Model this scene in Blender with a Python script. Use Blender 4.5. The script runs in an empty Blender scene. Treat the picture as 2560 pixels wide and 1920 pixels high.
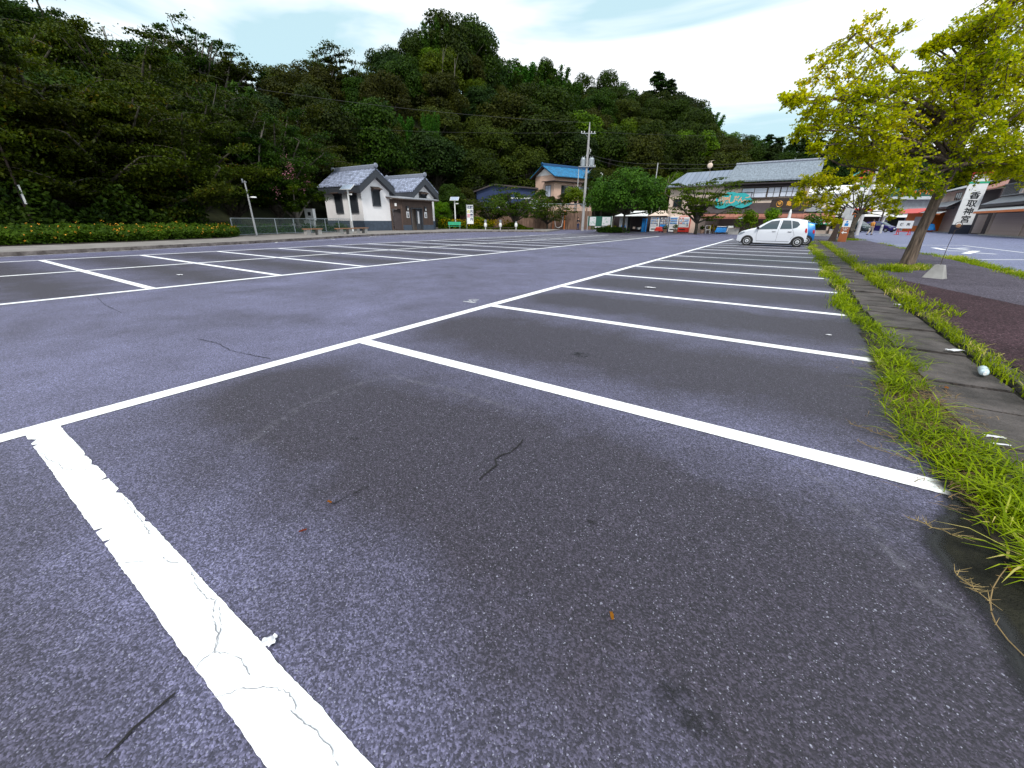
import bpy, math, random
import numpy as np
from mathutils import Vector, Matrix, Euler
PI = math.pi
C = bpy.context.scene.collection
SC = bpy.context.scene

# ---------------------------------------------------------------- camera
FPX, PITCH, ROLL, AZ, CAMH = 985.9175, .3939, -.0077, .5822, 1.294
cp, sp, ca, sa = math.cos(PITCH), math.sin(PITCH), math.cos(AZ), math.sin(AZ)
fwd = Vector((-sa*cp, ca*cp, -sp)); upv = Vector((-sa*sp, ca*sp, cp)); rgt = Vector((ca, sa, 0))
cr, sr = math.cos(ROLL), math.sin(ROLL)
r2 = rgt*cr - upv*sr*1.0
u2 = rgt*sr + upv*cr
cam_d = bpy.data.cameras.new('camera'); cam = bpy.data.objects.new('camera', cam_d); C.objects.link(cam)
cam_d.sensor_width = 36; cam_d.lens = FPX/2560*36; cam_d.clip_start = .05; cam_d.clip_end = 2000
M = Matrix.Identity(4)
for i in range(3):
    M[i][0] = r2[i]; M[i][1] = u2[i]; M[i][2] = -fwd[i]
M[0][3], M[1][3], M[2][3] = 0, 0, CAMH
cam.matrix_world = M
SC.camera = cam

# ---------------------------------------------------------------- light
SUN_EL, SUN_AZ = math.radians(52), math.radians(150)      # bearing from +Y towards +X
w = bpy.data.worlds.new('World'); SC.world = w; w.use_nodes = True
nt = w.node_tree; nt.nodes.clear()
def N(t, ty, **k):
    n = t.nodes.new(ty)
    for a, b in k.items():
        if a.startswith('i_'):
            kk = a[2:]; n.inputs[int(kk) if kk.isdigit() else kk.replace('_', ' ')].default_value = b
        else: setattr(n, a, b)
    return n
out = N(nt, 'ShaderNodeOutputWorld'); bg = N(nt, 'ShaderNodeBackground', i_Strength=.13)
sky = N(nt, 'ShaderNodeTexSky', sky_type='NISHITA', sun_disc=False, sun_elevation=SUN_EL, sun_rotation=SUN_AZ)
tc = N(nt, 'ShaderNodeTexCoord'); mp = N(nt, 'ShaderNodeMapping')
mp.inputs['Rotation'].default_value = (0, 0, math.radians(25)); mp.inputs['Scale'].default_value = (.8, 2.2, 7.0)
nz = N(nt, 'ShaderNodeTexNoise', i_Scale=1.25, i_Detail=5.0, i_Roughness=.5, i_Distortion=.35)
rp = N(nt, 'ShaderNodeValToRGB'); rp.color_ramp.elements[0].position = .40; rp.color_ramp.elements[1].position = .56
rp.color_ramp.elements[0].color = (3.9, 5.5, 6.0, 1); rp.color_ramp.elements[1].color = (8.3, 8.5, 8.7, 1)
mx = N(nt, 'ShaderNodeMix', data_type='RGBA'); mx.inputs[0].default_value = .90
L = nt.links.new
L(tc.outputs['Generated'], mp.inputs[0]); L(mp.outputs[0], nz.inputs['Vector']); L(nz.outputs['Fac'], rp.inputs[0])
L(sky.outputs[0], mx.inputs[6]); L(rp.outputs[0], mx.inputs[7]); L(mx.outputs[2], bg.inputs[0]); L(bg.outputs[0], out.inputs[0])
sd = bpy.data.lights.new('sun', 'SUN'); sd.energy = 2.3; sd.angle = math.radians(14); sd.color = (1, .96, .9)
so = bpy.data.objects.new('sun', sd); C.objects.link(so)
sdir = Vector((math.sin(SUN_AZ)*math.cos(SUN_EL), math.cos(SUN_AZ)*math.cos(SUN_EL), math.sin(SUN_EL)))
so.rotation_euler = sdir.to_track_quat('Z', 'Y').to_euler(); so.location = (0, 0, 60)
SC.view_settings.view_transform = 'Standard'; SC.view_settings.look = 'None'
SC.view_settings.exposure = 0.32; SC.view_settings.gamma = 1
SC.cycles.max_bounces = 6; SC.cycles.diffuse_bounces = 3; SC.cycles.glossy_bounces = 2
SC.cycles.transmission_bounces = 4; SC.cycles.transparent_max_bounces = 8

# ---------------------------------------------------------------- survey helpers: a sight line of the survey -> world point
def ray(x, y):
    a, b = x-1280, 960-y
    rx = a*cr + b*sr; up = -a*sr + b*cr
    Y = FPX*cp + up*sp; Z = -FPX*sp + up*cp
    return Vector((rx*ca - Y*sa, rx*sa + Y*ca, Z))
def G(x, y, z=0.):
    d = ray(x, y); k = (z-CAMH)/d.z
    return Vector((d.x*k, d.y*k, z))
def V(x, y, D):
    d = ray(x, y); k = D/(-d.x*sa + d.y*ca)
    return d*k + Vector((0, 0, CAMH))
def Q(X, D, z=0): return Vector((X*ca - D*sa, X*sa + D*ca, z))     # right / forward of the viewpoint -> world

# ---------------------------------------------------------------- mesh helpers
def setp(o, label=None, cat=None, group=None, kind=None):
    if label: o['label'] = label
    if cat: o['category'] = cat
    if group: o['group'] = group
    if kind: o['kind'] = kind
    return o
class MB:
    def __init__(s): s.v = []; s.f = []; s.mi = []; s.cur = 0; s.sm = []; s.smooth = False
    def add(s, vs, fs):
        b = len(s.v); s.v += [tuple(v) for v in vs]
        for f in fs: s.f.append(tuple(i+b for i in f)); s.mi.append(s.cur); s.sm.append(s.smooth)
        return s
    def box(s, c, d, rz=0, rx=0, ry=0):
        x, y, z = d[0]/2, d[1]/2, d[2]/2
        R = Euler((rx, ry, rz)).to_matrix(); c = Vector(c)
        vs = [R @ Vector(p) + c for p in ((-x,-y,-z),(x,-y,-z),(x,y,-z),(-x,y,-z),(-x,-y,z),(x,-y,z),(x,y,z),(-x,y,z))]
        return s.add(vs, [(0,3,2,1),(4,5,6,7),(0,1,5,4),(1,2,6,5),(2,3,7,6),(3,0,4,7)])
    def bb(s, x0, x1, y0, y1, z0, z1): return s.box(((x0+x1)/2,(y0+y1)/2,(z0+z1)/2), (abs(x1-x0),abs(y1-y0),abs(z1-z0)))
    def quad(s, a, b, c, d): return s.add([a, b, c, d], [(0,1,2,3)])
    def prism(s, pts, off):
        n = len(pts); off = Vector(off); P = [Vector(p) for p in pts]
        return s.add(P + [p+off for p in P], [tuple(range(n-1,-1,-1)), tuple(range(n,2*n))] + [(i,(i+1)%n,n+(i+1)%n,n+i) for i in range(n)])
    def tube(s, pts, rad, n=7, cap=True):
        P = [Vector(p) for p in pts]; k = len(P)
        if not hasattr(rad, '__len__'): rad = [rad]*k
        vs = []; t0 = None
        for i, p in enumerate(P):
            d = (P[min(i+1,k-1)] - P[max(i-1,0)])
            d = d.normalized() if d.length > 1e-9 else Vector((0,0,1))
            a = d.orthogonal().normalized() if t0 is None else (t0 - d*t0.dot(d)).normalized()
            t0 = a; b = d.cross(a)
            for j in range(n):
                an = 2*PI*j/n; vs.append(p + (a*math.cos(an)+b*math.sin(an))*rad[i])
        fs = [(i*n+j, i*n+(j+1)%n, (i+1)*n+(j+1)%n, (i+1)*n+j) for i in range(k-1) for j in range(n)]
        if cap: fs += [tuple(range(n-1,-1,-1)), tuple(range((k-1)*n, k*n))]
        return s.add(vs, fs)
    def lathe(s, prof, c=(0,0,0), n=14, axis='z'):
        vs = []; c = Vector(c)
        for r, h in prof:
            for j in range(n):
                a = 2*PI*j/n
                p = (r*math.cos(a), r*math.sin(a), h) if axis == 'z' else ((r*math.cos(a), h, r*math.sin(a)) if axis == 'y' else (h, r*math.cos(a), r*math.sin(a)))
                vs.append(Vector(p)+c)
        k = len(prof)
        fs = [(i*n+j, i*n+(j+1)%n, (i+1)*n+(j+1)%n, (i+1)*n+j) for i in range(k-1) for j in range(n)]
        fs += [tuple(range(n-1,-1,-1)), tuple(range((k-1)*n, k*n))]
        return s.add(vs, fs)
    def mesh(s, name, mats):
        me = bpy.data.meshes.new(name); me.from_pydata(s.v, [], s.f)
        for m in (mats if isinstance(mats, (list, tuple)) else [mats]): me.materials.append(m)
        me.polygons.foreach_set('material_index', s.mi); me.polygons.foreach_set('use_smooth', s.sm); me.update()
        return me
    def build(s, name, mats, parent=None, loc=None, **k):
        me = s.mesh(name, mats)
        bm = __import__('bmesh').new(); bm.from_mesh(me)
        __import__('bmesh').ops.recalc_face_normals(bm, faces=bm.faces); bm.to_mesh(me); bm.free()
        return link(name, me, parent, loc, **k)
def link(name, me, parent=None, loc=None, **k):
    o = bpy.data.objects.new(name, me); C.objects.link(o)
    if parent is not None: o.parent = parent
    if loc is not None: o.location = loc
    return setp(o, **k)
def thing(name, loc, rz, label, cat, group=None):
    o = bpy.data.objects.new(name, None); o.empty_display_size = .3; C.objects.link(o)
    o.location = loc; o.rotation_euler = (0, 0, rz)
    return setp(o, label, cat, group)
def copy_tree(o, parent=None):
    c = o.copy(); C.objects.link(c)
    if parent is not None: c.parent = parent
    for ch in list(o.children):
        copy_tree(ch, c)
    return c
def quads_mesh(name, P, mat, cols=None):
    # P: (n,4,3)
    n = len(P); me = bpy.data.meshes.new(name)
    me.vertices.add(n*4); me.vertices.foreach_set('co', P.astype(np.float32).ravel())
    me.loops.add(n*4); me.loops.foreach_set('vertex_index', np.arange(n*4, dtype=np.int32))
    me.polygons.add(n); me.polygons.foreach_set('loop_start', np.arange(0, n*4, 4, dtype=np.int32))
    me.polygons.foreach_set('loop_total', np.full(n, 4, dtype=np.int32))
    for m in (mat if isinstance(mat, (list, tuple)) else [mat]): me.materials.append(m)
    if cols is not None: me.polygons.foreach_set('material_index', cols.astype(np.int32))
    me.update(calc_edges=True); return me
def text(s, size, m, parent, loc, rot, name='lettering', bold=0., ext=.004, sx=1., align='CENTER'):
    cu = bpy.data.curves.new('t', 'FONT'); cu.body = s; cu.size = size; cu.align_x = align; cu.align_y = 'CENTER'
    cu.extrude = ext; cu.offset = bold; cu.resolution_u = 3
    t = bpy.data.objects.new('t', cu); C.objects.link(t)
    dg = bpy.context.evaluated_depsgraph_get(); me = bpy.data.meshes.new_from_object(t.evaluated_get(dg))
    bpy.data.objects.remove(t); me.name = name; me.materials.clear(); me.materials.append(m)
    o = link(name, me, parent, loc); o.rotation_euler = rot; o.scale = (sx, 1, 1)
    return o
FR = (PI/2, 0, 0)       # upright, facing local -Y

# ---------------------------------------------------------------- materials
def base(name):
    m = bpy.data.materials.new(name); m.use_nodes = True; t = m.node_tree
    return m, t, t.nodes['Principled BSDF']
def mat(name, col, rough=.7, metal=0., var=.18, scale=2.5, bump=.0, bs=30., spec=.4, stretch=None, col2=None):
    m, t, b = base(name); b.inputs['Roughness'].default_value = rough; b.inputs['Metallic'].default_value = metal
    b.inputs['Specular IOR Level'].default_value = spec
    if var or col2:
        c = N(t, 'ShaderNodeTexCoord'); n = N(t, 'ShaderNodeTexNoise', i_Scale=scale, i_Detail=6.0, i_Roughness=.62)
        mpn = N(t, 'ShaderNodeMapping')
        if stretch: mpn.inputs['Scale'].default_value = stretch
        r = N(t, 'ShaderNodeValToRGB'); e = r.color_ramp.elements; e[0].position = .3; e[1].position = .7
        e[0].color = (*[x*(1-var) for x in col], 1); e[1].color = (*[min(1, x*(1+var)) for x in (col2 or col)], 1)
        t.links.new(c.outputs['Object'], mpn.inputs[0]); t.links.new(mpn.outputs[0], n.inputs['Vector'])
        t.links.new(n.outputs['Fac'], r.inputs[0]); t.links.new(r.outputs[0], b.inputs['Base Color'])
        if bump:
            n2 = N(t, 'ShaderNodeTexNoise', i_Scale=bs, i_Detail=4.0); bp = N(t, 'ShaderNodeBump', i_Strength=bump, i_Distance=.02)
            t.links.new(mpn.outputs[0], n2.inputs['Vector']); t.links.new(n2.outputs['Fac'], bp.inputs['Height']); t.links.new(bp.outputs[0], b.inputs['Normal'])
    else: b.inputs['Base Color'].default_value = (*col, 1)
    return m
def banded(name, col, dark, scale, axis='X', rough=.6, thr=.12, var=.15, metal=0., bump=.4):
    # strips (planks, corrugation, shutter slats) along one axis, with joints
    m, t, b = base(name); b.inputs['Roughness'].default_value = rough; b.inputs['Metallic'].default_value = metal
    c = N(t, 'ShaderNodeTexCoord'); s = N(t, 'ShaderNodeSeparateXYZ'); t.links.new(c.outputs['Object'], s.inputs[0])
    mu = N(t, 'ShaderNodeMath', operation='MULTIPLY', i_1=scale); t.links.new(s.outputs[axis], mu.inputs[0])
    fr = N(t, 'ShaderNodeMath', operation='FRACT'); t.links.new(mu.outputs[0], fr.inputs[0])
    lt = N(t, 'ShaderNodeMath', operation='LESS_THAN', i_1=thr); t.links.new(fr.outputs[0], lt.inputs[0])
    fl = N(t, 'ShaderNodeMath', operation='FLOOR'); t.links.new(mu.outputs[0], fl.inputs[0])
    wn = N(t, 'ShaderNodeTexWhiteNoise', noise_dimensions='1D'); t.links.new(fl.outputs[0], wn.inputs['W'])
    nz = N(t, 'ShaderNodeTexNoise', i_Scale=3.0, i_Detail=5.0); t.links.new(c.outputs['Object'], nz.inputs['Vector'])
    ad = N(t, 'ShaderNodeMath', operation='ADD'); t.links.new(wn.outputs['Value'], ad.inputs[0]); t.links.new(nz.outputs['Fac'], ad.inputs[1])
    r = N(t, 'ShaderNodeValToRGB'); e = r.color_ramp.elements; e[0].position = .3; e[1].position = 1.0
    mr = N(t, 'ShaderNodeMath', operation='MULTIPLY', i_1=.6); t.links.new(ad.outputs[0], mr.inputs[0]); t.links.new(mr.outputs[0], r.inputs[0])
    e[0].color = (*[x*(1-var) for x in col], 1); e[1].color = (*[min(1, x*(1+var)) for x in col], 1)
    mi = N(t, 'ShaderNodeMix', data_type='RGBA'); mi.inputs[7].default_value = (*dark, 1)
    t.links.new(lt.outputs[0], mi.inputs[0]); t.links.new(r.outputs[0], mi.inputs[6]); t.links.new(mi.outputs[2], b.inputs['Base Color'])
    return m
def leafmat(name, c1, c2, tr=.3, c3=None, rough=.6, c3p=.97):
    m = bpy.data.materials.new(name); m.use_nodes = True; t = m.node_tree; t.nodes.clear()
    o = N(t, 'ShaderNodeOutputMaterial'); g = N(t, 'ShaderNodeNewGeometry'); oi = N(t, 'ShaderNodeObjectInfo')
    r = N(t, 'ShaderNodeValToRGB'); e = r.color_ramp.elements
    e[0].color = (*c1, 1); e[1].color = (*c2, 1); e[0].position = .1; e[1].position = min(.85, c3p-.08)
    if c3: x = e.new(c3p); x.color = (*c3, 1)
    nz = N(t, 'ShaderNodeTexNoise', i_Scale=.55, i_Detail=2.0); tcx = N(t, 'ShaderNodeTexCoord'); t.links.new(tcx.outputs['Object'], nz.inputs['Vector'])
    m1 = N(t, 'ShaderNodeMath', operation='MULTIPLY_ADD', i_1=.55); t.links.new(g.outputs['Random Per Island'], m1.inputs[0])
    m2 = N(t, 'ShaderNodeMath', operation='MULTIPLY_ADD', i_1=1.1, i_2=-.3); t.links.new(nz.outputs['Fac'], m2.inputs[0]); t.links.new(m2.outputs[0], m1.inputs[2])
    t.links.new(m1.outputs[0], r.inputs[0])
    hs = N(t, 'ShaderNodeHueSaturation', i_Saturation=1.12)
    mh = N(t, 'ShaderNodeMapRange'); mh.inputs[3].default_value = .475; mh.inputs[4].default_value = .52; t.links.new(oi.outputs['Random'], mh.inputs[0])
    mv = N(t, 'ShaderNodeMapRange'); mv.inputs[3].default_value = .7; mv.inputs[4].default_value = 1.35; t.links.new(oi.outputs['Random'], mv.inputs[0])
    t.links.new(mh.outputs[0], hs.inputs['Hue']); t.links.new(mv.outputs[0], hs.inputs['Value']); t.links.new(r.outputs[0], hs.inputs['Color'])
    p = N(t, 'ShaderNodeBsdfPrincipled', i_Roughness=rough); p.inputs['Specular IOR Level'].default_value = .12
    tl = N(t, 'ShaderNodeBsdfTranslucent'); ms = N(t, 'ShaderNodeMixShader', i_0=tr)
    t.links.new(hs.outputs[0], p.inputs['Base Color']); t.links.new(hs.outputs[0], tl.inputs[0])
    t.links.new(p.outputs[0], ms.inputs[1]); t.links.new(tl.outputs[0], ms.inputs[2]); t.links.new(ms.outputs[0], o.inputs[0])
    return m
def asphalt(name, c_lo, c_hi, stall=False, cell=150., bright=.10, stone=(.33,.33,.38), rough=.62, red=0.):
    m, t, b = base(name); lk = t.links.new
    c = N(t, 'ShaderNodeTexCoord').outputs['Object']
    def noise(sc, de=4.0, ro=.6, di=0.):
        n = N(t, 'ShaderNodeTexNoise', i_Scale=sc, i_Detail=de, i_Roughness=ro, i_Distortion=di); lk(c, n.inputs['Vector']); return n.outputs['Fac']
    def math_(op, a, b_=None, c_=None):
        n = N(t, 'ShaderNodeMath', operation=op)
        for i, q in enumerate((a, b_, c_)):
            if q is None: continue
            if isinstance(q, (int, float)): n.inputs[i].default_value = q
            else: lk(q, n.inputs[i])
        return n.outputs[0]
    n1 = noise(.45, 5, .6, .6); n2 = noise(2.2, 5, .6); n3 = noise(60, 3, .7)
    f = math_('ADD', math_('MULTIPLY', n1, .65), math_('MULTIPLY', n2, .35))
    f = math_('MULTIPLY_ADD', f, 2.0, -.42)
    if stall:
        sx = N(t, 'ShaderNodeSeparateXYZ'); lk(c, sx.inputs[0])
        wob = math_('MULTIPLY_ADD', n2, .5, -.25)
        x = math_('ADD', sx.outputs['X'], wob)
        mr = N(t, 'ShaderNodeMapRange', interpolation_type='SMOOTHSTEP'); lk(x, mr.inputs[0]); mr.inputs[1].default_value = -4.3; mr.inputs[2].default_value = -3.2
        ml = N(t, 'ShaderNodeMapRange', interpolation_type='SMOOTHSTEP'); lk(x, ml.inputs[0]); ml.inputs[1].default_value = -9.7; ml.inputs[2].default_value = -10.7
        ml2 = N(t, 'ShaderNodeMapRange', interpolation_type='SMOOTHSTEP'); lk(x, ml2.inputs[0]); ml2.inputs[1].default_value = -20.3; ml2.inputs[2].default_value = -19.3
        s_ = math_('ADD', mr.outputs[0], math_('MULTIPLY', math_('MULTIPLY', ml.outputs[0], ml2.outputs[0]), .75))
        # oil and tyre darkening centred in each bay
        y = math_('FRACT', math_('MULTIPLY', math_('SUBTRACT', sx.outputs['Y'], .198), .4))
        bay = math_('SUBTRACT', 1.0, math_('MULTIPLY', math_('ABSOLUTE', math_('SUBTRACT', y, .5)), 2.0))
        s2 = math_('MULTIPLY', s_, math_('MULTIPLY_ADD', math_('MULTIPLY', bay, n1), 2.1, .02))
        f = math_('SUBTRACT', f, math_('MULTIPLY_ADD', s2, .75, math_('MULTIPLY', s_, .09)))
    r = N(t, 'ShaderNodeValToRGB'); e = r.color_ramp.elements; e[0].position = 0.; e[1].position = 1.
    e[0].color = (*c_lo, 1); e[1].color = (*c_hi, 1); lk(f, r.inputs[0])
    wn_ = N(t, 'ShaderNodeTexNoise', i_Scale=cell*.9, i_Detail=2.0); lk(c, wn_.inputs['Vector'])
    wm = N(t, 'ShaderNodeVectorMath', operation='SCALE'); wm.inputs['Scale'].default_value = .9/cell; lk(wn_.outputs['Color'], wm.inputs[0])
    wa = N(t, 'ShaderNodeVectorMath', operation='ADD'); lk(c, wa.inputs[0]); lk(wm.outputs[0], wa.inputs[1])
    def vor(sc):
        v = N(t, 'ShaderNodeTexVoronoi', i_Scale=sc, i_Randomness=1.0); lk(wa.outputs[0], v.inputs['Vector']); s = N(t, 'ShaderNodeSeparateColor'); lk(v.outputs['Color'], s.inputs[0])
        return v, s
    v1, s1 = vor(cell); v2, s2c = vor(cell*.42)
    # dark binder / mid stones / bright stones
    v3, s3 = vor(cell*.55)
    k = math_('MULTIPLY_ADD', math_('POWER', s1.outputs[0], 1.9), 1.7, .46)
    k = math_('MULTIPLY', k, math_('MULTIPLY_ADD', s3.outputs[0], .45, .78))
    k = math_('MULTIPLY', k, math_('MULTIPLY_ADD', n3, .8, .6))
    mu = N(t, 'ShaderNodeMix', data_type='RGBA', blend_type='MULTIPLY'); mu.inputs[0].default_value = 1
    cc = N(t, 'ShaderNodeCombineColor'); lk(k, cc.inputs[0]); lk(k, cc.inputs[1]); lk(k, cc.inputs[2])
    lk(r.outputs[0], mu.inputs[6]); lk(cc.outputs[0], mu.inputs[7])
    br = math_('MULTIPLY', math_('LESS_THAN', s1.outputs[1], bright), math_('LESS_THAN', v1.outputs['Distance'], math_('MULTIPLY_ADD', s1.outputs[0], .42, .12)))
    br2 = math_('MULTIPLY', math_('LESS_THAN', s2c.outputs[1], bright*.20), math_('LESS_THAN', v2.outputs['Distance'], math_('MULTIPLY_ADD', s2c.outputs[0], .34, .08)))
    br = math_('MAXIMUM', br, br2)
    br = math_('MULTIPLY', br, math_('MULTIPLY_ADD', s1.outputs[2], .7, .3))
    mi = N(t, 'ShaderNodeMix', data_type='RGBA'); mi.inputs[7].default_value = (*stone, 1); lk(br, mi.inputs[0]); lk(mu.outputs[2], mi.inputs[6])
    col = mi.outputs[2]
    lk(col, b.inputs['Base Color'])
    b.inputs['Specular IOR Level'].default_value = .45 if rough < .9 else .12
    lk(math_('MULTIPLY_ADD', n3, .3, rough-.15), b.inputs['Roughness'])
    bp = N(t, 'ShaderNodeBump', i_Strength=.38, i_Distance=.004)
    hh = math_('SUBTRACT', math_('MULTIPLY', n3, .5), v1.outputs['Distance']); lk(hh, bp.inputs['Height']); lk(bp.outputs[0], b.inputs['Normal'])
    return m
def paint(name, wear=0.):
    m, t, b = base(name); lk = t.links.new
    c = N(t, 'ShaderNodeTexCoord').outputs['Object']
    n = N(t, 'ShaderNodeTexNoise', i_Scale=2.5, i_Detail=6.0, i_Roughness=.7); lk(c, n.inputs['Vector'])
    n2 = N(t, 'ShaderNodeTexNoise', i_Scale=90., i_Detail=4.0, i_Roughness=.7); lk(c, n2.inputs['Vector'])
    a = N(t, 'ShaderNodeMath', operation='MULTIPLY_ADD', i_1=.5); lk(n.outputs['Fac'], a.inputs[0]); 
    h = N(t, 'ShaderNodeMath', operation='MULTIPLY', i_1=.5); lk(n2.outputs['Fac'], h.inputs[0]); lk(h.outputs[0], a.inputs[2])
    r = N(t, 'ShaderNodeValToRGB'); e = r.color_ramp.elements; e[0].position = .30+wear*.18; e[1].position = .36+wear*.2
    e[0].color = (.28, .28, .3, 1) if wear else (.6, .6, .62, 1); e[1].color = (.86, .86, .87, 1)
    lk(a.outputs[0], r.inputs[0]); lk(r.outputs[0], b.inputs['Base Color']); b.inputs['Roughness'].default_value = .6
    bp = N(t, 'ShaderNodeBump', i_Strength=.3, i_Distance=.002); lk(n2.outputs['Fac'], bp.inputs['Height']); lk(bp.outputs[0], b.inputs['Normal'])
    return m
def glass(name, col=(.02,.03,.035), rough=.05):
    m, t, b = base(name); b.inputs['Base Color'].default_value = (*col, 1); b.inputs['Roughness'].default_value = rough
    b.inputs['Specular IOR Level'].default_value = .8; return m
def tiles(name, col, dark, sx=3.4, sy=3.4):
    # roof tiles in local X / (run) coordinates : uses UV
    m, t, b = base(name); lk = t.links.new; b.inputs['Roughness'].default_value = .42; b.inputs['Specular IOR Level'].default_value = .6
    c = N(t, 'ShaderNodeUVMap'); s = N(t, 'ShaderNodeSeparateXYZ'); lk(c.outputs[0], s.inputs[0])
    def mm(op, a, v=None, x=None):
        n = N(t, 'ShaderNodeMath', operation=op)
        for i, q in enumerate((a, v, x)):
            if q is None: continue
            if isinstance(q, (int, float)): n.inputs[i].default_value = q
            else: lk(q, n.inputs[i])
        return n.outputs[0]
    fx = mm('FRACT', mm('MULTIPLY', s.outputs[0], sx)); fy = mm('FRACT', mm('MULTIPLY', s.outputs[1], sy))
    ix = mm('FLOOR', mm('MULTIPLY', s.outputs[0], sx)); iy = mm('FLOOR', mm('MULTIPLY', s.outputs[1], sy))
    wn = N(t, 'ShaderNodeTexWhiteNoise', noise_dimensions='2D'); cx = N(t, 'ShaderNodeCombineXYZ'); lk(ix, cx.inputs[0]); lk(iy, cx.inputs[1]); lk(cx.outputs[0], wn.inputs['Vector'])
    j = mm('MAXIMUM', mm('LESS_THAN', fx, .2), mm('LESS_THAN', fy, .2))
    r = N(t, 'ShaderNodeValToRGB'); e = r.color_ramp.elements; e[0].color = (*[x*.55 for x in col], 1); e[1].color = (*[min(1, x*1.3) for x in col], 1)
    lk(wn.outputs['Value'], r.inputs[0]); mi = N(t, 'ShaderNodeMix', data_type='RGBA'); mi.inputs[7].default_value = (*dark, 1)
    lk(j, mi.inputs[0]); lk(r.outputs[0], mi.inputs[6]); lk(mi.outputs[2], b.inputs['Base Color'])
    bp = N(t, 'ShaderNodeBump', i_Strength=.8, i_Distance=.05); lk(mm('SINE', mm('MULTIPLY', fx, PI)), bp.inputs['Height']); lk(bp.outputs[0], b.inputs['Normal'])
    return m
X = {}
X['lot'] = asphalt('lot_asphalt', (.033,.0275,.042), (.142,.140,.238), stall=True, bright=.075, stone=(.31,.31,.39), cell=185.)
X['road'] = asphalt('road_asphalt', (.095,.105,.185), (.15,.16,.27), bright=.05, cell=110)
X['walk'] = asphalt('sidewalk_asphalt', (.040,.034,.046), (.105,.093,.122), bright=.05, cell=90, stone=(.2,.17,.19), rough=.95)
X['redwalk'] = asphalt('reddish_asphalt', (.016,.008,.010), (.060,.034,.042), bright=.07, cell=80, stone=(.22,.16,.18), rough=.95)
X['slab'] = mat('gutter_concrete', (.028,.022,.019), .85, var=.5, scale=2.6, bump=.9, bs=45, col2=(.078,.066,.063))
X['moss'] = mat('wet_mossy_asphalt', (.008,.008,.008), .75, var=.4, scale=7, bump=.9, bs=120, col2=(.022,.021,.014), spec=.15)
X['paint'] = paint('road_paint'); X['oldpaint'] = paint('worn_road_paint', 1.)
X['crack'] = mat('crack_dark', (.012,.011,.012), .9, var=0)
X['pcrack'] = mat('paint_crack', (.22,.22,.24), .9, var=0)
X['concrete'] = mat('concrete', (.32,.31,.30), .85, var=.25, scale=2, bump=.4, bs=40)
X['kerb'] = mat('kerb_concrete', (.075,.055,.05), .9, var=.45, scale=3, bump=.5, bs=30, col2=(.19,.165,.155))
X['pave'] = mat('pavement_concrete', (.22,.20,.19), .88, var=.25, scale=1.2, bump=.4, bs=50)
X['soil'] = mat('soil', (.024,.018,.012), .95, var=.4, scale=4, bump=.8, bs=20)
X['hill'] = mat('forest_floor', (.012,.016,.006), .95, var=.5, scale=.6, col2=(.03,.035,.012), bump=1, bs=3)
X['ground'] = mat('far_ground', (.06,.07,.03), .95, var=.3, scale=.2)
X['plaster'] = mat('white_plaster', (.90,.87,.88), .8, var=.05, scale=1.2, bump=.1)
X['cream'] = mat('cream_plaster', (.70,.56,.47), .8, var=.08, scale=1.2)
X['pink'] = mat('salmon_plaster', (.68,.46,.36), .85, var=.1, scale=1.5)
X['char'] = mat('charcoal_trim', (.045,.05,.062), .6, var=.15, scale=4)
X['basegrey'] = mat('blue_grey_render', (.06,.08,.115), .75, var=.25, scale=2.5)
X['tile'] = tiles('silver_roof_tile', (.34,.38,.52), (.03,.035,.06))
X['bluetile'] = tiles('blue_roof_tile', (.002,.20,.42), (.001,.06,.17), 3., 3.2)
X['ridge'] = mat('ridge_tile', (.22,.24,.30), .5, var=.3, scale=8)
X['plank'] = banded('brown_planks', (.075,.045,.035), (.012,.008,.007), 7., 'X')
X['wood'] = mat('dark_wood', (.05,.032,.025), .7, var=.3, scale=6, stretch=(1,1,8))
X['benchwood'] = mat('reddish_bench_top', (.30,.15,.08), .6, var=.2, scale=6)
X['dark'] = mat('dark_interior', (.012,.012,.014), .8, var=0)
X['glass'] = glass('window_glass'); X['paleglass'] = mat('curtained_glass', (.62,.66,.78), .2, var=.12, scale=1.5, spec=.7)
X['white'] = mat('white_paint', (.78,.78,.78), .45, var=.05, scale=3)
X['grey'] = mat('grey_metal', (.33,.35,.38), .45, .4, var=.12, scale=6)
X['lgrey'] = mat('light_grey_pole', (.46,.46,.47), .6, var=.12, scale=5)
X['galv'] = mat('galvanised', (.42,.46,.50), .4, .5, var=.12, scale=8)
X['carpurple0'] = None; X['black'] = mat('black_paint', (.015,.015,.02), .5, var=0)
X['navy'] = mat('navy_cladding', (.016,.032,.10), .6, var=.15); X['navyblack'] = mat('blue_black_base', (.008,.012,.028), .6, var=.1)
X['metalroof'] = banded('standing_seam_roof', (.22,.255,.33), (.08,.10,.13), 1.9, 'X', .45, .1, .12, .3)
X['slate'] = mat('weathered_slate_roof', (.14,.165,.20), .6, var=.28, scale=3, stretch=(2.5,1,.4), col2=(.20,.235,.28))
X['rust'] = banded('rust_awning', (.33,.13,.09), (.16,.06,.045), 2.2, 'X', .6, .06, .12)
X['redpaint'] = mat('red_paint', (.60,.03,.02), .4, var=.08); X['orange'] = mat('orange_paint', (.72,.18,.03), .5, var=.1)
X['blue'] = mat('blue_cloth', (.01,.22,.62), .6, var=.3, scale=8, bump=.5, bs=9)
X['turq'] = mat('turquoise_board', (.035,.40,.42), .5, var=.15, scale=3)
X['copper'] = mat('orange_lettering', (.85,.42,.24), .5, var=0); X['gold'] = mat('gold_lettering', (.75,.36,.06), .4, .3, var=0)
X['signbrown'] = mat('brown_signboard', (.045,.028,.022), .55, var=.25, scale=5)
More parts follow.
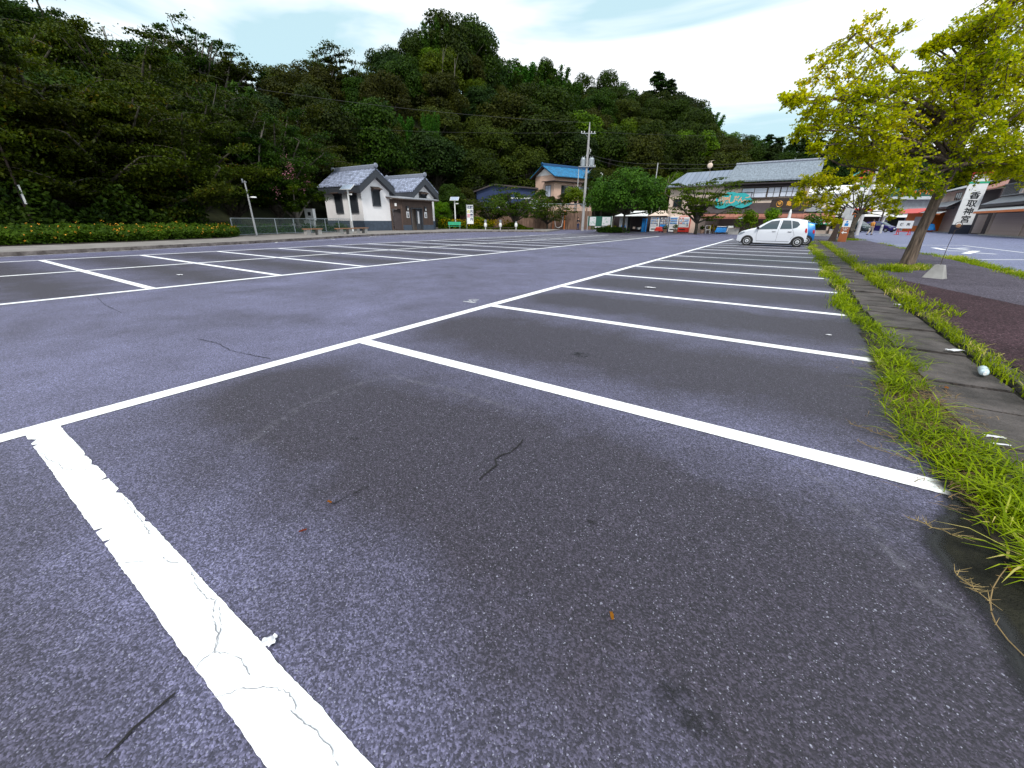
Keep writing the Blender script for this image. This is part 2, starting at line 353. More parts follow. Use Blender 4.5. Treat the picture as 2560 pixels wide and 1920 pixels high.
X['rustsign'] = mat('brown_sign_panel', (.33,.10,.035), .5, var=.08); X['yel'] = mat('yellow_lettering', (.65,.55,.08), .6, var=0)
X['dbrown'] = mat('dark_brown_roof', (.055,.042,.045), .7, var=.2, scale=3)
X['shutter'] = banded('beige_shutter', (.42,.32,.29), (.30,.22,.20), 9., 'Z', .6, .15, .06)
X['beige'] = mat('beige_wall', (.47,.38,.33), .8, var=.12)
X['greyroof'] = mat('grey_sheet_roof', (.30,.31,.34), .6, var=.22, scale=2.5)
X['rwall'] = mat('stained_retaining_wall', (.11,.062,.042), .9, var=.45, scale=2.2, stretch=(2.5,2.5,.3), col2=(.20,.125,.09), bump=.5)
X['bark'] = mat('furrowed_bark', (.012,.009,.008), .95, var=.5, scale=15, stretch=(1,1,.13), col2=(.15,.11,.085), bump=1., bs=22)
X['bark2'] = mat('pale_bark', (.13,.115,.10), .9, var=.45, scale=5, stretch=(1,1,.3), bump=.8, bs=14)
X['darkbark'] = mat('dark_bark', (.022,.017,.014), .9, var=.5, scale=6, col2=(.07,.06,.045), bump=.8)
X['poleconc'] = mat('pole_concrete', (.36,.35,.35), .8, var=.12, scale=3)
X['wire'] = mat('black_cable', (.05,.05,.055), .6, var=0)
X['terra'] = mat('terracotta_pot', (.34,.22,.16), .8, var=.2, scale=6)
X['skin'] = mat('skin', (.55,.32,.22), .6, var=0); X['hairm'] = mat('dark_hair', (.015,.012,.01), .6, var=0)
X['greenp'] = mat('green_paint', (.02,.38,.20), .4, var=.08); X['dgreen'] = mat('dark_green_board', (.015,.10,.07), .6, var=.15)
X['paper'] = mat('paper', (.62,.62,.65), .7, var=.2, scale=20)
X['straw'] = leafmat('dry_straw', (.13,.10,.045), (.42,.31,.17), .2)
X['brownleaf'] = leafmat('brown_leaf', (.09,.030,.014), (.24,.085,.03), .2)
def lm(n, a, b, tr=.3, c3=None, p=.97): X[n] = leafmat(n, a, b, tr, c3, .6, p)
lm('leaf_ever', (0.0052,0.0146,0.0026), (0.0387,0.0636,0.0086)); lm('leaf_brown', (0.0095,0.0163,0.0034), (0.0533,0.0636,0.0095)); lm('leaf_deep', (0.0052,0.0138,0.0043), (0.0284,0.0516,0.0103))
lm('leaf_bamboo', (0.0120,0.0387,0.0060), (0.0602,0.1204,0.0189)); lm('leaf_bright', (.020,.048,.006), (.105,.165,.018)); lm('leaf_cherry', (0.0077,0.0189,0.0034), (0.0671,0.0929,0.0112), .3, (.15,.10,.02))
lm('leaf_ginkgo', (.13,.21,.006), (.60,.58,.010), .5, (.80,.60,.02)); lm('leaf_maki', (.014,.032,.006), (.070,.120,.020)); lm('leaf_bush', (.035,.08,.012), (.17,.25,.03))
lm('grass_blade', (.05,.09,.010), (.30,.37,.04), .38, (.55,.46,.19), .84); lm('hedge_leaf', (.015,.045,.008), (.075,.15,.02)); lm('yellow_leaf', (.22,.20,.02), (.55,.42,.03), .4)
X['marigold'] = mat('marigold', (.70,.18,.015), .6, var=.2, scale=1.0, col2=(.9,.45,.03)); X['pinkflower'] = mat('pink_blossom', (.70,.30,.36), .7, var=.1)

# ================================================================ THE SETTING
S = dict(kind='structure')
MB().box((0, 60, -.30), (2400, 2400, .2)).build('ground', X['ground'], **S)
# the lot, one asphalt sheet (fine grid not needed: flat)
MB().quad((-40,-20,0), (70,-20,0), (70,150,0), (-40,150,0)).build('parking_lot', X['lot'], **S)
MB().quad((5.15,-20,.004), (69,-20,.004), (69,149,.004), (5.15,149,.004)).build('road', X['road'], **S)
rnd = random.Random(5)
def strip(mb, pts, wd, z, jit=0., seg=.05, wj=0., rr=random.Random(3)):
    # ribbon along a polyline on the ground, edges slightly ragged
    P = [Vector((p[0], p[1])) for p in pts]; out_ = []
    for a, b in zip(P, P[1:]):
        n = max(1, int((b-a).length/seg))
        out_ += [a.lerp(b, i/n) for i in range(n)]
    out_.append(P[-1])
    vs = []
    for i, p in enumerate(out_):
        d = (out_[min(i+1,len(out_)-1)] - out_[max(i-1,0)]).normalized(); nrm = Vector((-d.y, d.x))
        p = p + nrm*rr.uniform(-jit, jit); h = wd/2*(1+rr.uniform(-wj, wj))
        h2 = wd/2*(1+rr.uniform(-wj, wj))
        vs += [(p.x+nrm.x*h, p.y+nrm.y*h, z), (p.x-nrm.x*h2, p.y-nrm.y*h2, z)]
    mb.add(vs, [(2*i, 2*i+1, 2*i+3, 2*i+2) for i in range(len(out_)-1)])
UA, T0, WD = -3.868, .198, 2.5
lines = MB(); Z1 = .004
strip(lines, [(UA,-8),(UA,2.6)], .15, Z1, seg=.015, wj=.02); strip(lines, [(UA,2.6),(UA,38.4)], .15, Z1, seg=.2, wj=.02)
for i in range(-1, 16):
    t = T0 + i*WD
    e = .99 + rnd.uniform(-.05,.04) + (-.03 if i == 1 else 0)
    if i == 0: continue
    strip(lines, [(UA+.076,t),(e,t)], .15, Z1, seg=.015 if i < 3 else .3, wj=.02)
# the nearest divider: thick, chipped paint
ch = random.Random(8); vs = []; n = 1400; e1 = np.interp(np.arange(n+1), np.arange(0, n+9, 5), [ch.uniform(-1,1) for _ in range(0, n+9, 5)]); e2 = np.interp(np.arange(n+1), np.arange(0, n+40, 23), [ch.uniform(-1,1) for _ in range(0, n+40, 23)]); e3 = np.interp(np.arange(n+1), np.arange(0, n+9, 4), [ch.uniform(-1,1) for _ in range(0, n+9, 4)]); e4 = np.interp(np.arange(n+1), np.arange(0, n+60, 31), [ch.uniform(-1,1) for _ in range(0, n+60, 31)])
chips = {0: (.05,.06,.045), 1: (.62,.12,.05), 2: (.995,.02,.05), 3: (1.28,.05,.06)}
for i in range(n+1):
    x = UA+.076 + (1.0-(UA+.076))*i/n; dl = x-(UA+.076)
    lo = T0-.077+.0016*e1[i]+.0022*e2[i]; hi = T0+.077+.0018*e3[i]+.0030*e4[i]
    for c0, hw, dp in ((.13,.045,.03),(.22,.02,.02)):
        if abs(dl-c0) < hw: lo += dp*(1-abs(dl-c0)/hw)
    for c0, hw, dp in ((.78,.05,.012),(1.02,.014,.03),(1.22,.03,.018),(1.6,.02,.01),(.62,.02,.01)):
        if abs(dl-c0) < hw: hi -= dp*(1-abs(dl-c0)/hw)
    for c0, hw, dp in ((1.50,.012,.03),(1.62,.012,.025)):
        if abs(dl-c0) < hw: lo += dp*(1-abs(dl-c0)/hw)
    vs += [(x, lo, Z1), (x, hi, Z1)]
lines.add(vs, [(2*i, 2*i+2, 2*i+3, 2*i+1) for i in range(n)])
UB, UC, UD, TB = -10.20, -15.09, -19.82, 2.66
for u in (UB, UC, UD): strip(lines, [(u,-14),(u,TB+15*WD+.07 if u != UC else TB+15*WD)], .15, Z1, seg=.5, wj=.02)
for i in range(-6, 16):
    t = TB+i*WD
    strip(lines, [(UB-.076,t),(UC+.076,t)], .15, Z1, seg=.4, wj=.02)
    strip(lines, [(UC-.076,t),(UD+.076,t)], .15, Z1, seg=.4, wj=.02)
lines.build('parking_lines', X['paint'], **S)
old = MB()
strip(old, [(-22.1,-14),(-22.35,2),(-23.1,6.6),(-23.9,9.9),(-24.6,14),(-27,22),(-29,32)], .10, Z1, seg=.5, wj=.1)
for t, u in ((12.5,-24.3),(17,-25.6),(21.5,-26.9),(26,-28)): strip(old, [(u,t),(u-1.6,t+.6)], .12, Z1, wj=.1)
old.build('worn_kerbside_line', X['oldpaint'], **S)
# small spray-painted mark beside the aisle line
mk = MB(); g = lambda a, b: G(1130+a/17.01, 730+b/17.01)
strip(mk, [g(700,350),(g(850,320)),(g(1140,335))], .035, Z1, wj=.3); strip(mk, [g(720,352), g(830,405), g(940,380), g(1080,365)], .035, Z1, wj=.3)
strip(mk, [g(480,400), g(800,440), g(900,455), g(1020,425)], .045, Z1, wj=.3)
mk.build('sprayed_mark', X['oldpaint'], **S)
# cracks in paint and asphalt
g6 = lambda a, b: G(a/1.803, 1000+b/1.803)
pc = MB(); rc = random.Random(2)
for pl in ([(975,905),(960,960),(968,1020),(985,1060),(968,1140),(905,1185),(890,1215)], [(990,940),(1000,1010),(975,1140)], [(968,1145),(1040,1150),(1080,1170),(1110,1210),(1130,1245)],
           [(970,1345),(1040,1330),(1080,1305),(1130,1312),(1170,1303),(1250,1308),(1305,1328),(1330,1370),(1332,1410)],
           [(1310,1408),(1345,1440),(1375,1465),(1430,1500),(1440,1525),(1500,1570),(1500,1610),(1525,1659)],
           [(530,740),(640,735),(735,716),(760,735),(805,740)], [(170,240),(205,250),(215,275),(265,285),(285,315),(330,320),(440,318)], [(560,450),(600,500),(640,550),(680,610)], [(865,780),(890,850),(935,900),(970,905)]):
    strip(pc, [g6(*q) for q in pl], (.0022), .008, jit=.0028, seg=.009, wj=1., rr=rc)
pc.build('paint_cracks', X['pcrack'], **S)
ac = MB(); g7 = lambda a, b: G(1000+a/2.023, 1100+b/2.023); g2 = lambda a, b: G(a*1.1573, b*1.1573)
for pl, wd in (([g7(622,0), g7(600,25), g7(560,62), g7(520,74), g7(495,82), g7(480,100), g7(492,130), g7(440,165), g7(400,200)], .008), ([g6(480,1620), g6(540,1550), g6(605,1480), g6(700,1400), g6(790,1320)], .007),
               ([g2(425,732), g2(470,742), g2(500,758), g2(530,765), g2(585,775)], .007), ([g2(212,645), g2(228,660), g2(262,676)], .006), ([g7(0,640-100), g6(1660,390), g6(1500,470)][1:], .005)):
    strip(ac, pl, wd, .005, jit=wd*.8, seg=.03, wj=.8, rr=rc)
ac.build('asphalt_cracks', X['crack'], **S)
# soft stains (dried puddle rim, oil)
def stain(name, col, a, thr, sc):
    m, t, b = base(name); lk = t.links.new; b.inputs['Base Color'].default_value = (*col, 1); b.inputs['Roughness'].default_value = .75
    uv = N(t, 'ShaderNodeUVMap'); s = N(t, 'ShaderNodeSeparateXYZ'); lk(uv.outputs[0], s.inputs[0])
    c = N(t, 'ShaderNodeTexCoord'); n = N(t, 'ShaderNodeTexNoise', i_Scale=sc, i_Detail=6.0, i_Roughness=.7); lk(c.outputs['Object'], n.inputs['Vector'])
    p = N(t, 'ShaderNodeMapRange'); lk(n.outputs['Fac'], p.inputs[0]); p.inputs[1].default_value = thr; p.inputs[2].default_value = thr+.25
    q = N(t, 'ShaderNodeMath', operation='MULTIPLY'); lk(p.outputs[0], q.inputs[0]); lk(s.outputs[0], q.inputs[1])
    q2 = N(t, 'ShaderNodeMath', operation='MULTIPLY', i_1=a); lk(q.outputs[0], q2.inputs[0]); lk(q2.outputs[0], b.inputs['Alpha']); return m
def soft_strip(name, pts, wd, z, m):
    P = [Vector((p[0], p[1])) for p in pts]; vs = []; al = []
    for i, p in enumerate(P):
        d = (P[min(i+1,len(P)-1)]-P[max(i-1,0)]).normalized(); nn = Vector((-d.y, d.x))
        for k, aa in ((-1,0),(-.25,1),(.1,.8),(1,0)): vs.append((p.x+nn.x*wd*k, p.y+nn.y*wd*k, z)); al.append(aa if 0 < i < len(P)-1 else 0)
    fs = [(4*i+k, 4*i+k+1, 4*i+5+k, 4*i+4+k) for i in range(len(P)-1) for k in range(3)]
    me = bpy.data.meshes.new(name); me.from_pydata(vs, [], fs); me.materials.append(m); uv = me.uv_layers.new(name='UVMap')
    for l in me.loops: uv.data[l.index].uv = (al[l.vertex_index], 0)
    return link(name, me, None, **S)
def soft_disc(name, c, rx, ry, z, m):
    vs = [(c[0], c[1], z)]; al = [1]; fs = []
    for k, (q, aa) in enumerate(((.5,.9),(1,0))):
        for j in range(20): a = 2*PI*j/20; vs.append((c[0]+rx*q*math.cos(a), c[1]+ry*q*math.sin(a), z)); al.append(aa)
    for j in range(20): fs += [(0, 1+j, 1+(j+1)%20), (1+j, 21+j, 21+(j+1)%20, 1+(j+1)%20)]
    me = bpy.data.meshes.new(name); me.from_pydata(vs, [], fs); me.materials.append(m); uv = me.uv_layers.new(name='UVMap')
    for l in me.loops: uv.data[l.index].uv = (al[l.vertex_index], 0)
    return link(name, me, None, **S)
pale = stain('dust_rim', (.24,.23,.28), .34, .42, 16.); oil = stain('oil_stain', (.008,.008,.009), .8, .40, 14.); red = stain('rusty_tint', (.09,.045,.04), .35, .35, 6.)
soft_strip('dried_puddle_rim', [g2(500,985), g2(520,965), g2(580,925), g2(640,885), g2(720,848), g2(800,822), g2(850,812), g2(900,826), g2(960,838), g2(1040,862), g2(1120,885), g2(1190,905)], .055, .0025, pale)
soft_strip('dried_puddle_rim', [g2(1700,1000), g2(1780,1040), g2(1860,1110), g2(1920,1190), g2(1990,1260), g2(2080,1340), g2(2170,1440)], .05, .0025, pale)
for (x, y), a, b in (((1255,767),.12,.10), ((1480,1530),.12,.075), ((1280,1128),.035,.02), ((765,948),.04,.03), ((1500,1165),.03,.012)):
    soft_disc('oil_spot', g2(x, y), a, b, .003, oil)

# ---- left kerb, pavement and planting bed
K = [(-21.9,-20),(-22.3,-6),(-22.5,2.2),(-23.2,6.2),(-24.6,11.5),(-26.6,17.),(-28.6,22.),(-30.,29.),(-30.2,35.5),(-29.4,39),(-27.4,41.5),(-24.5,44.2),(-19.8,46.8),(-15.,48.6),(-13,49)]
kb = MB(); zz = .14
for a, b in zip(K[:12], K[1:12]):
    d = (Vector(b)-Vector(a)).normalized(); nn = Vector((-d.y, d.x))*.16
    kb.prism([(a[0],a[1],-.02),(b[0],b[1],-.02),(b[0]+nn.x,b[1]+nn.y,-.02),(a[0]+nn.x,a[1]+nn.y,-.02)], (0,0,zz+.022))
kb.build('kerb', X['kerb'], **S)
pv = MB(); pts = [(a[0]-.15, a[1]) for a in K[:12]]
pv.prism([(x, y, -.02) for x, y in pts] + [(-24.5,44.8,-.02),(-27.5,54,-.02),(-60,54,-.02),(-60,-20,-.02)], (0,0,zz+.02-.003))
pv.build('pavement', X['pave'], **S)
bed = MB(); bed.prism([(-26.6,-20,.1),(-26.9,2,.1),(-27.6,7,.1),(-29.2,12.2,.1),(-31.6,13.6,.1),(-60,13.6,.1),(-60,-20,.1)], (0,0,.07)); bed.build('planting_bed', X['soil'], **S)

# ---- right verge: gutter slabs, raised walk
rg = random.Random(4)
lip = [tuple(G(x, y)[:2]) for x, y in ((2800,2200),(2650,1850),(2560,1690),(2530,1620),(2490,1545),(2450,1500),(2410,1465),(2385,1430),(2345,1390),(2325,1362),(2330,1340),(2355,1310),(2372,1275),(2385,1245))]
for i in range(90):
    t = 2.75 + i*.45
    lip.append((1.02 + .06*math.sin(t*2.1)+rg.uniform(-.04,.04) + 0, t))
lp2 = []
for a, b in zip(lip, lip[1:]):
    nn_ = max(1, int((Vector(b)-Vector(a)).length/.02)) if a[1] < 9 else 1
    for k_ in range(nn_): lp2.append((a[0]+(b[0]-a[0])*k_/nn_+rg.uniform(-.007,.007)+.012*math.sin(k_*1.1+a[1]*9)*math.sin(k_*.37), a[1]+(b[1]-a[1])*k_/nn_))
lip = lp2
soft_strip('wet_edge', [p for p in lip if p[1] < 9][::3], .05, .0048, stain('wet_fringe', (.012,.012,.013), .95, .18, 30.))
soil = MB(); sv = []; tt = 1.3; 
while tt < 6.5:
    a0 = 1.0+(.14*max(0, 2.6-tt)); a1 = 1.24 + .45*max(0, min(1, (3.9-tt)/1.2)) + rg.uniform(-.04,.04); sv += [(a0+rg.uniform(-.02,.02), tt, .0065), (a0*.5+a1*.5, tt, .028+rg.uniform(0,.012)), (a1, tt, .018)]; tt += .05
soil.add(sv, [(3*i+k, 3*i+k+1, 3*i+4+k, 3*i+3+k) for i in range(len(sv)//3-1) for k in (0,1)]); soil.smooth = True; soil.build('verge_soil', X['soil'], **S)
vg = MB(); vs = []
for u, t in lip: vs += [(u, t, .0035), (2.6, t, .0035)]
vg.add(vs, [(2*i, 2*i+1, 2*i+3, 2*i+2) for i in range(len(lip)-1)]); vg.build('mossy_asphalt_edge', X['moss'], **S)
t = 2.0; k = 0; sl = MB()
while t < 42:
    ln = .58 if t > 4 else .7
    dz = rg.uniform(.004,.022)
    ju = [rg.uniform(-.02,.05) for _ in range(4)]; tl = rg.uniform(-.012,.012)
    top_ = [(1.22+ju[0], t+.01, .016+dz), (1.42, t+.008+ju[3]*.25, .018+dz), (1.79, t+.012, .016+dz+tl), (1.78, t+ln-.012, .015+dz+tl*.6), (1.5, t+ln-.008-abs(ju[2])*.3, .014+dz), (1.22+ju[1], t+ln-.010, .013+dz)]
    nb_ = len(top_); sl.add([(a, b_, -.01) for a, b_, c_ in top_] + top_, [tuple(range(nb_, 2*nb_))] + [(i_, (i_+1) % nb_, nb_+(i_+1) % nb_, nb_+i_) for i_ in range(nb_)])
    t += ln
sl.build('gutter_slabs', X['slab'], **S)
MB().prism([(1.86,-6,0),(1.98,-6,0),(1.98,40,0),(1.86,40,0)], (0,0,.06)).build('verge_kerb', X['slab'], **S)
MB().prism([(1.98,-6,0),(5.1,-6,0),(5.1,36,0),(4.2,41,0),(1.98,41,0)], (0,0,.07)).build('sidewalk', X['walk'], **S)
MB().add([(1.985,-6,.074),(5.095,-6,.074),(5.095,6.6,.074),(4.3,7.9,.074),(3.6,9.3,.074),(2.8,11.6,.074),(2.25,13.2,.074),(1.985,13.5,.074)], [tuple(range(8))]).build('reddish_patch', X['redwalk'], **S)
# road markings on the far side
rm = MB(); ZR = .0085
def rline(a, b, wd=.12): strip(rm, [a, b], wd, ZR, seg=.5, wj=.03)
P_ = lambda x, y: tuple(G(x, y)[:2]); m5 = lambda a, b: P_(2100+a/4.809, 380+b/4.809)
rline(m5(590,1119), m5(1470,1124)); rline(m5(1470,1124), m5(2212,1212)); rline(m5(1480,1294), m5(2260,1298))
rline(m5(1125,1152), m5(1260,1178), .28); rline(m5(1262,1153), m5(1550,1180), .22); rline(m5(1400,1160), m5(1535,1156), .22)
rline(m5(1290,1190), m5(1640,1194), .2); rline(m5(1510,1224), m5(1640,1190), .3); rline(m5(1600,1212), m5(1880,1230), .25)
rm.build('road_markings', X['paint'], **S)

# ---- terrain: wooded hill wrapping the lot
PXT = [-900,-300,0,400,800,1100,1300,1500,1800,2050,2300,2600,3400]
D0T = [10,15,21.5,29,47,69,82,84,72,80,95,105,110]
D1T = [30,38,44,58,82,108,124,130,140,165,180,185,190]
SIL = [(-900,60),(-300,0),(0,10),(60,25),(140,60),(240,95),(330,140),(440,55),(540,85),(580,150),(620,200),(660,180),(700,160),(740,120),(830,95),(895,120),(915,190),(945,130),(960,115),(1000,95),(1050,68),(1100,28),(1150,26),(1200,60),(1240,120),(1250,190),(1270,190),(1300,160),(1360,150),(1395,185),(1450,190),(1490,200),(1530,180),(1570,200),(1600,228),(1645,195),(1680,222),(1720,228),(1755,255),(1790,290),(1830,320),(1870,345),(1910,345),(1960,350),(2040,362),(2200,375),(2400,385),(2560,392),(3400,400)]
qv = [(x-1280)/1067. for x in PXT]
def sil(px): return float(np.interp(px, [a for a, b in SIL], [b for a, b in SIL]))
def ridge_z(px, D): return V(px, sil(px), D).z
def hill(q, D):
    px = 1280+q*1067; d0 = float(np.interp(q, qv, D0T)); d1 = float(np.interp(q, qv, D1T))
    top = max(1., float(np.mean([ridge_z(px+k, d1) for k in (-120,-60,0,60,120)])) - 11.)
    s = (D-d0)/(d1-d0); b = 0.
    if -.17 < q < .22: b = 2.6*min(1, max(0, (D-65.9)*2))*min(1, (.22-q)*40)*min(1, (q+.17)*25)
    if s <= 0: return -.06 + max(0, b)
    s = min(s, 1.0); f_ = s*s*(3-2*s)*.55 + s*.45
    return max(b-.06, -.06) + (top-b)*f_ - (0 if D < d1 else (D-d1)*.12)
nq, nD = 90, 46; vs = []; fs = []
for i in range(nq+1):
    q = -2.05 + 4.0*i/nq
    for j in range(nD+1):
        d0 = min(float(np.interp(q, qv, D0T)), 300)
        st = 65.85 if -.19 < q < .24 else d0-1.
        D = st + (j/nD)**1.3*(260-st); p = Q(q*D, D)
        h = hill(q, D)
        if j == 0: h = -.4
        vs.append((p.x, p.y, h + (rnd.uniform(-.4,.4) if D > d0+4 else 0)))
for i in range(nq):
    for j in range(nD):
        a = i*(nD+1)+j; fs.append((a, a+nD+1, a+nD+2, a+1))
me = bpy.data.meshes.new('hill'); me.from_pydata(vs, [], fs); me.materials.append(X['hill'])
for p in me.polygons: p.use_smooth = True
link('hill', me, None, **S)

# ================================================================ BUILDINGS
def roof_uv(me, sx=1.):
    uv = me.uv_layers.new(name='UVMap')
    for p in me.polygons:
        n = p.normal; dn = Vector((n.x, n.y, 0)); 
        a = Vector((-dn.y, dn.x, 0)).normalized() if dn.length > .01 else Vector((1,0,0)); b = n.cross(a)
        for li in p.loop_indices:
            v = me.vertices[me.loops[li].vertex_index].co; uv.data[li].uv = (v.dot(a), v.dot(b))
def gable_roof(name, x0, x1, y0, y1, ze, zr, m, par, th=.12, along='y', ridge=True, rm='ridge', up=.0):
    # ridge along y (default) or x; eaves at the given outline; slightly concave optional
    mb = MB()
    if along == 'y':
        xm = (x0+x1)/2
        sec = [(x0,ze),(xm,zr),(x1,ze),(x1,ze-th),(xm,zr-th),(x0,ze-th)]
        for A in ((0,1,4,5),(1,2,3,4)): mb.prism([(sec[i][0], y0, sec[i][1]) for i in A], (0, y1-y0, 0))
        rl = ((xm, y0, zr), (xm, y1, zr))
    else:
        ym = (y0+y1)/2
        sec = [(y0,ze),(ym,zr),(y1,ze),(y1,ze-th),(ym,zr-th),(y0,ze-th)]
        for A in ((0,1,4,5),(1,2,3,4)): mb.prism([(x0, sec[i][0], sec[i][1]) for i in A], (x1-x0, 0, 0))
        rl = ((x0, ym, zr), (x1, ym, zr))
    o = mb.build(name, X[m], par); roof_uv(o.data)
    if ridge:
        r = MB(); a, b = Vector(rl[0]), Vector(rl[1])
        sz = (.24, abs(y1-y0)-.1, .26) if along == 'y' else (abs(x1-x0)-.1, .24, .26)
        r.box((a+b)/2+Vector((0,0,.08)), sz); r.tube([a+Vector((0,0,.24)), b+Vector((0,0,.24))], .09, 8)
        for e in (a, b): r.lathe([(.05,-.14),(.2,-.12),(.24,.0),(.2,.1),(.05,.12)], e+Vector((0,0,.2)), 10, 'y' if along == 'y' else 'x')
        r.build('ridge', X[rm], o)
    return o
def window(par, x0, x1, z0, z1, y=0., fm='wood', gm='glass', mull=1, rails=0, proud=.05, fw=.06, hood=False, n='window', side=None):
    # front-facing (-Y) window proud of the wall face at y; side='x-' for a wall facing -X (x,y swapped)
    f = MB(); gq = MB()
    def B(mb, a0, a1, y0, y1, c0, c1):
        if side == 'x-': mb.bb(y0, y1, a0, a1, c0, c1)
        else: mb.bb(a0, a1, y0, y1, c0, c1)
    B(f, x0-fw, x1+fw, y-proud, y+.02, z1, z1+fw); B(f, x0-fw, x1+fw, y-proud, y+.02, z0-fw, z0)
    B(f, x0-fw, x0, y-proud, y+.02, z0, z1); B(f, x1, x1+fw, y-proud, y+.02, z0, z1)
    for i in range(1, mull+1):
        c = x0+(x1-x0)*i/(mull+1); B(f, c-.025, c+.025, y-proud+.01, y+.02, z0, z1)
    for i in range(1, rails+1):
        c = z0+(z1-z0)*i/(rails+1); B(f, x0, x1, y-proud+.014, y+.02, c-.012, c+.012)
    B(gq, x0, x1, y-.018, y+.01, z0, z1)
    o = f.build(n, X[fm], par); gq.build('pane', X[gm], o)
    if hood:
        h = MB()
        if side == 'x-': h.prism([(y-.02, x0-.15, z1+.42), (y-.55, x0-.15, z1+.2), (y-.55, x0-.15, z1+.14), (y-.02, x0-.15, z1+.3)], (0, x1-x0+.3, 0)); 
        else: h.prism([(x0-.15, y-.02, z1+.42), (x0-.15, y-.55, z1+.2), (x0-.15, y-.55, z1+.14), (x0-.15, y-.02, z1+.3)], (x1-x0+.3, 0, 0))
        for xx in (x0-.08, x1+.08):
            if side == 'x-': h.prism([(y-.02,xx-.03,z1+.25),(y-.4,xx-.03,z1+.2),(y-.02,xx-.03,z1-.15)], (0,.06,0))
            else: h.prism([(xx-.03,y-.02,z1+.25),(xx-.03,y-.4,z1+.2),(xx-.03,y-.02,z1-.15)], (.06,0,0))
        h.build('hood', X['wood'], o)
    return o

# ---- public toilet in storehouse style : local x along +Y of the world, local -y faces the lot
tb = thing('public_toilet', (-37.3, 28.5, .14), PI/2, 'white plastered toilet block with two silver tiled gables and a brown plank porch', 'building')
wl = MB()
def gable_box(mb, x0, x1, y0, y1, z, zp):
    xm = (x0+x1)/2; mb.prism([(x0,y0,0),(x1,y0,0),(x1,y0,z),(xm,y0,zp),(x0,y0,z)], (0, y1-y0, 0))
gable_box(wl, 0, 3.65, 0, 6.3, 3.95, 5.35); gable_box(wl, 7.0, 10.45, .0, 5.6, 3.75, 5.1); wl.bb(3.65, 7.0, 1.4, 5.2, 0, 3.5)
wo = wl.build('wall', X['plaster'], tb)
for x0, x1, y1 in ((-.03,3.68,6.33),(6.97,10.48,5.63)):
    b = MB(); b.bb(x0, x1, -.03, 0, 0, .98); b.bb(x0, x0+.029, 0, y1, 0, .98); b.bb(x1-.029, x1, 0, y1, 0, .98)
    b.build('plinth', X['basegrey'], wo)
for x0, x1, y0, y1, ze, zr in ((-.45, 4.1, -.5, 6.7, 4.15, 6.0), (6.6, 10.85, -.5, 6.0, 3.95, 5.75)):
    gable_roof('roof', x0, x1, y0, y1, ze+.2, zr, 'tile', tb)
    f = MB(); xm = (x0+x1)/2
    for s_ in (0, 1):
        xa = x0+.03 if s_ == 0 else x1-.03
        f.prism([(xa, y0+.03, ze+.06), (xm, y0+.03, zr-.14), (xm, y0+.03, zr-.86), (xa+(.0 if s_ else 0), y0+.03, ze-.62)], (0, .47, 0))
        xs = x0+.05 if s_ == 0 else x1-.05-.42
        f.bb(xs, xs+.42, y0+.505, y1-.1, ze-.55, ze+.04)
    f.build('eaves_band', X['char'], tb)
wi = window(tb, 1.42, 2.2, 2.52, 3.85, 0, 'char', 'glass', 4, 0, .10, .13, True)
window(tb, 8.15, 9.05, 3.0, 3.75, 0, 'char', 'glass', 4, 0, .10, .12, True)
for a, c in ((.75, 1.75), (3.3, 4.3)): window(tb, a, c, 1.85, 3.45, 0, 'char', 'glass', 5, 0, .10, .13, True, side='x-')
# porch
pf = [(3.55, 0), (4.25, -1.15), (8.95, -1.15), (8.95, 0)]
po = MB(); po.prism([(x, y, 0) for x, y in [(3.7,1.39),(3.7,-.1),(4.25,-1.0),(8.9,-1.0),(8.9,1.39)]], (0,0,.05)); 
po.bb(4.25, 5.45, -1.15, -1.05, 0, 3.2); po.bb(7.25, 8.95, -1.15, -1.05, 0, 3.2); po.bb(5.45, 7.25, -1.15, -1.05, 2.25, 3.2)
po.bb(8.85, 8.95, -1.05, -.04, 0, 3.2)
a_, b_ = Vector((3.55, -.04, 0)), Vector((4.25, -1.15, 0)); d_ = (b_-a_)
def wallseg(mb, s0, s1, z0, z1, th=.1):
    p, q = a_+d_*s0, a_+d_*s1; nn = Vector((d_.y, -d_.x, 0)).normalized()*-th
    mb.prism([p+Vector((0,0,z0)), q+Vector((0,0,z0)), q+nn+Vector((0,0,z0)), p+nn+Vector((0,0,z0))], (0,0,z1-z0))
wallseg(po, 0, .12, 0, 3.2); wallseg(po, .86, .99, 0, 3.2); wallseg(po, .12, .86, 2.2, 3.2)
pw = po.build('porch_wall', X['plank'], tb)
MB().bb(4.2, 5.44, -1.18, -1.152, 0, .55).build('plinth', X['basegrey'], pw); MB().bb(7.26, 8.98, -1.18, -1.152, 0, .55).build('plinth', X['basegrey'], pw)
MB().bb(4.3, 8.8, -.35, -.30, .05, 3.1).build('inner_wall', X['beige'], pw)
MB().prism([(3.9,-.1,.06),(4.55,-.9,.06),(4.6,-.86,.06),(3.95,-.06,.06)], (0,0,2.1)).build('inner_door', X['dbrown'], pw)
fr_ = MB(); fr_.bb(5.45, 5.55, -1.2, -1.04, 0, 2.35); fr_.bb(7.15, 7.25, -1.2, -1.04, 0, 2.35); fr_.bb(5.55, 7.15, -1.2, -1.04, 2.25, 2.35); fr_.bb(6.4,7.15,-1.0,-.96,.05,2.25)
fr_.build('doorway', X['char'], pw)
MB().bb(5.75, 6.3, -.36, -.345, .05, 1.2).build('dark_opening', X['dark'], pw)
MB().bb(6.62, 6.84, -1.03, -1.002, .7, 2.0).build('notice', X['paper'], pw)
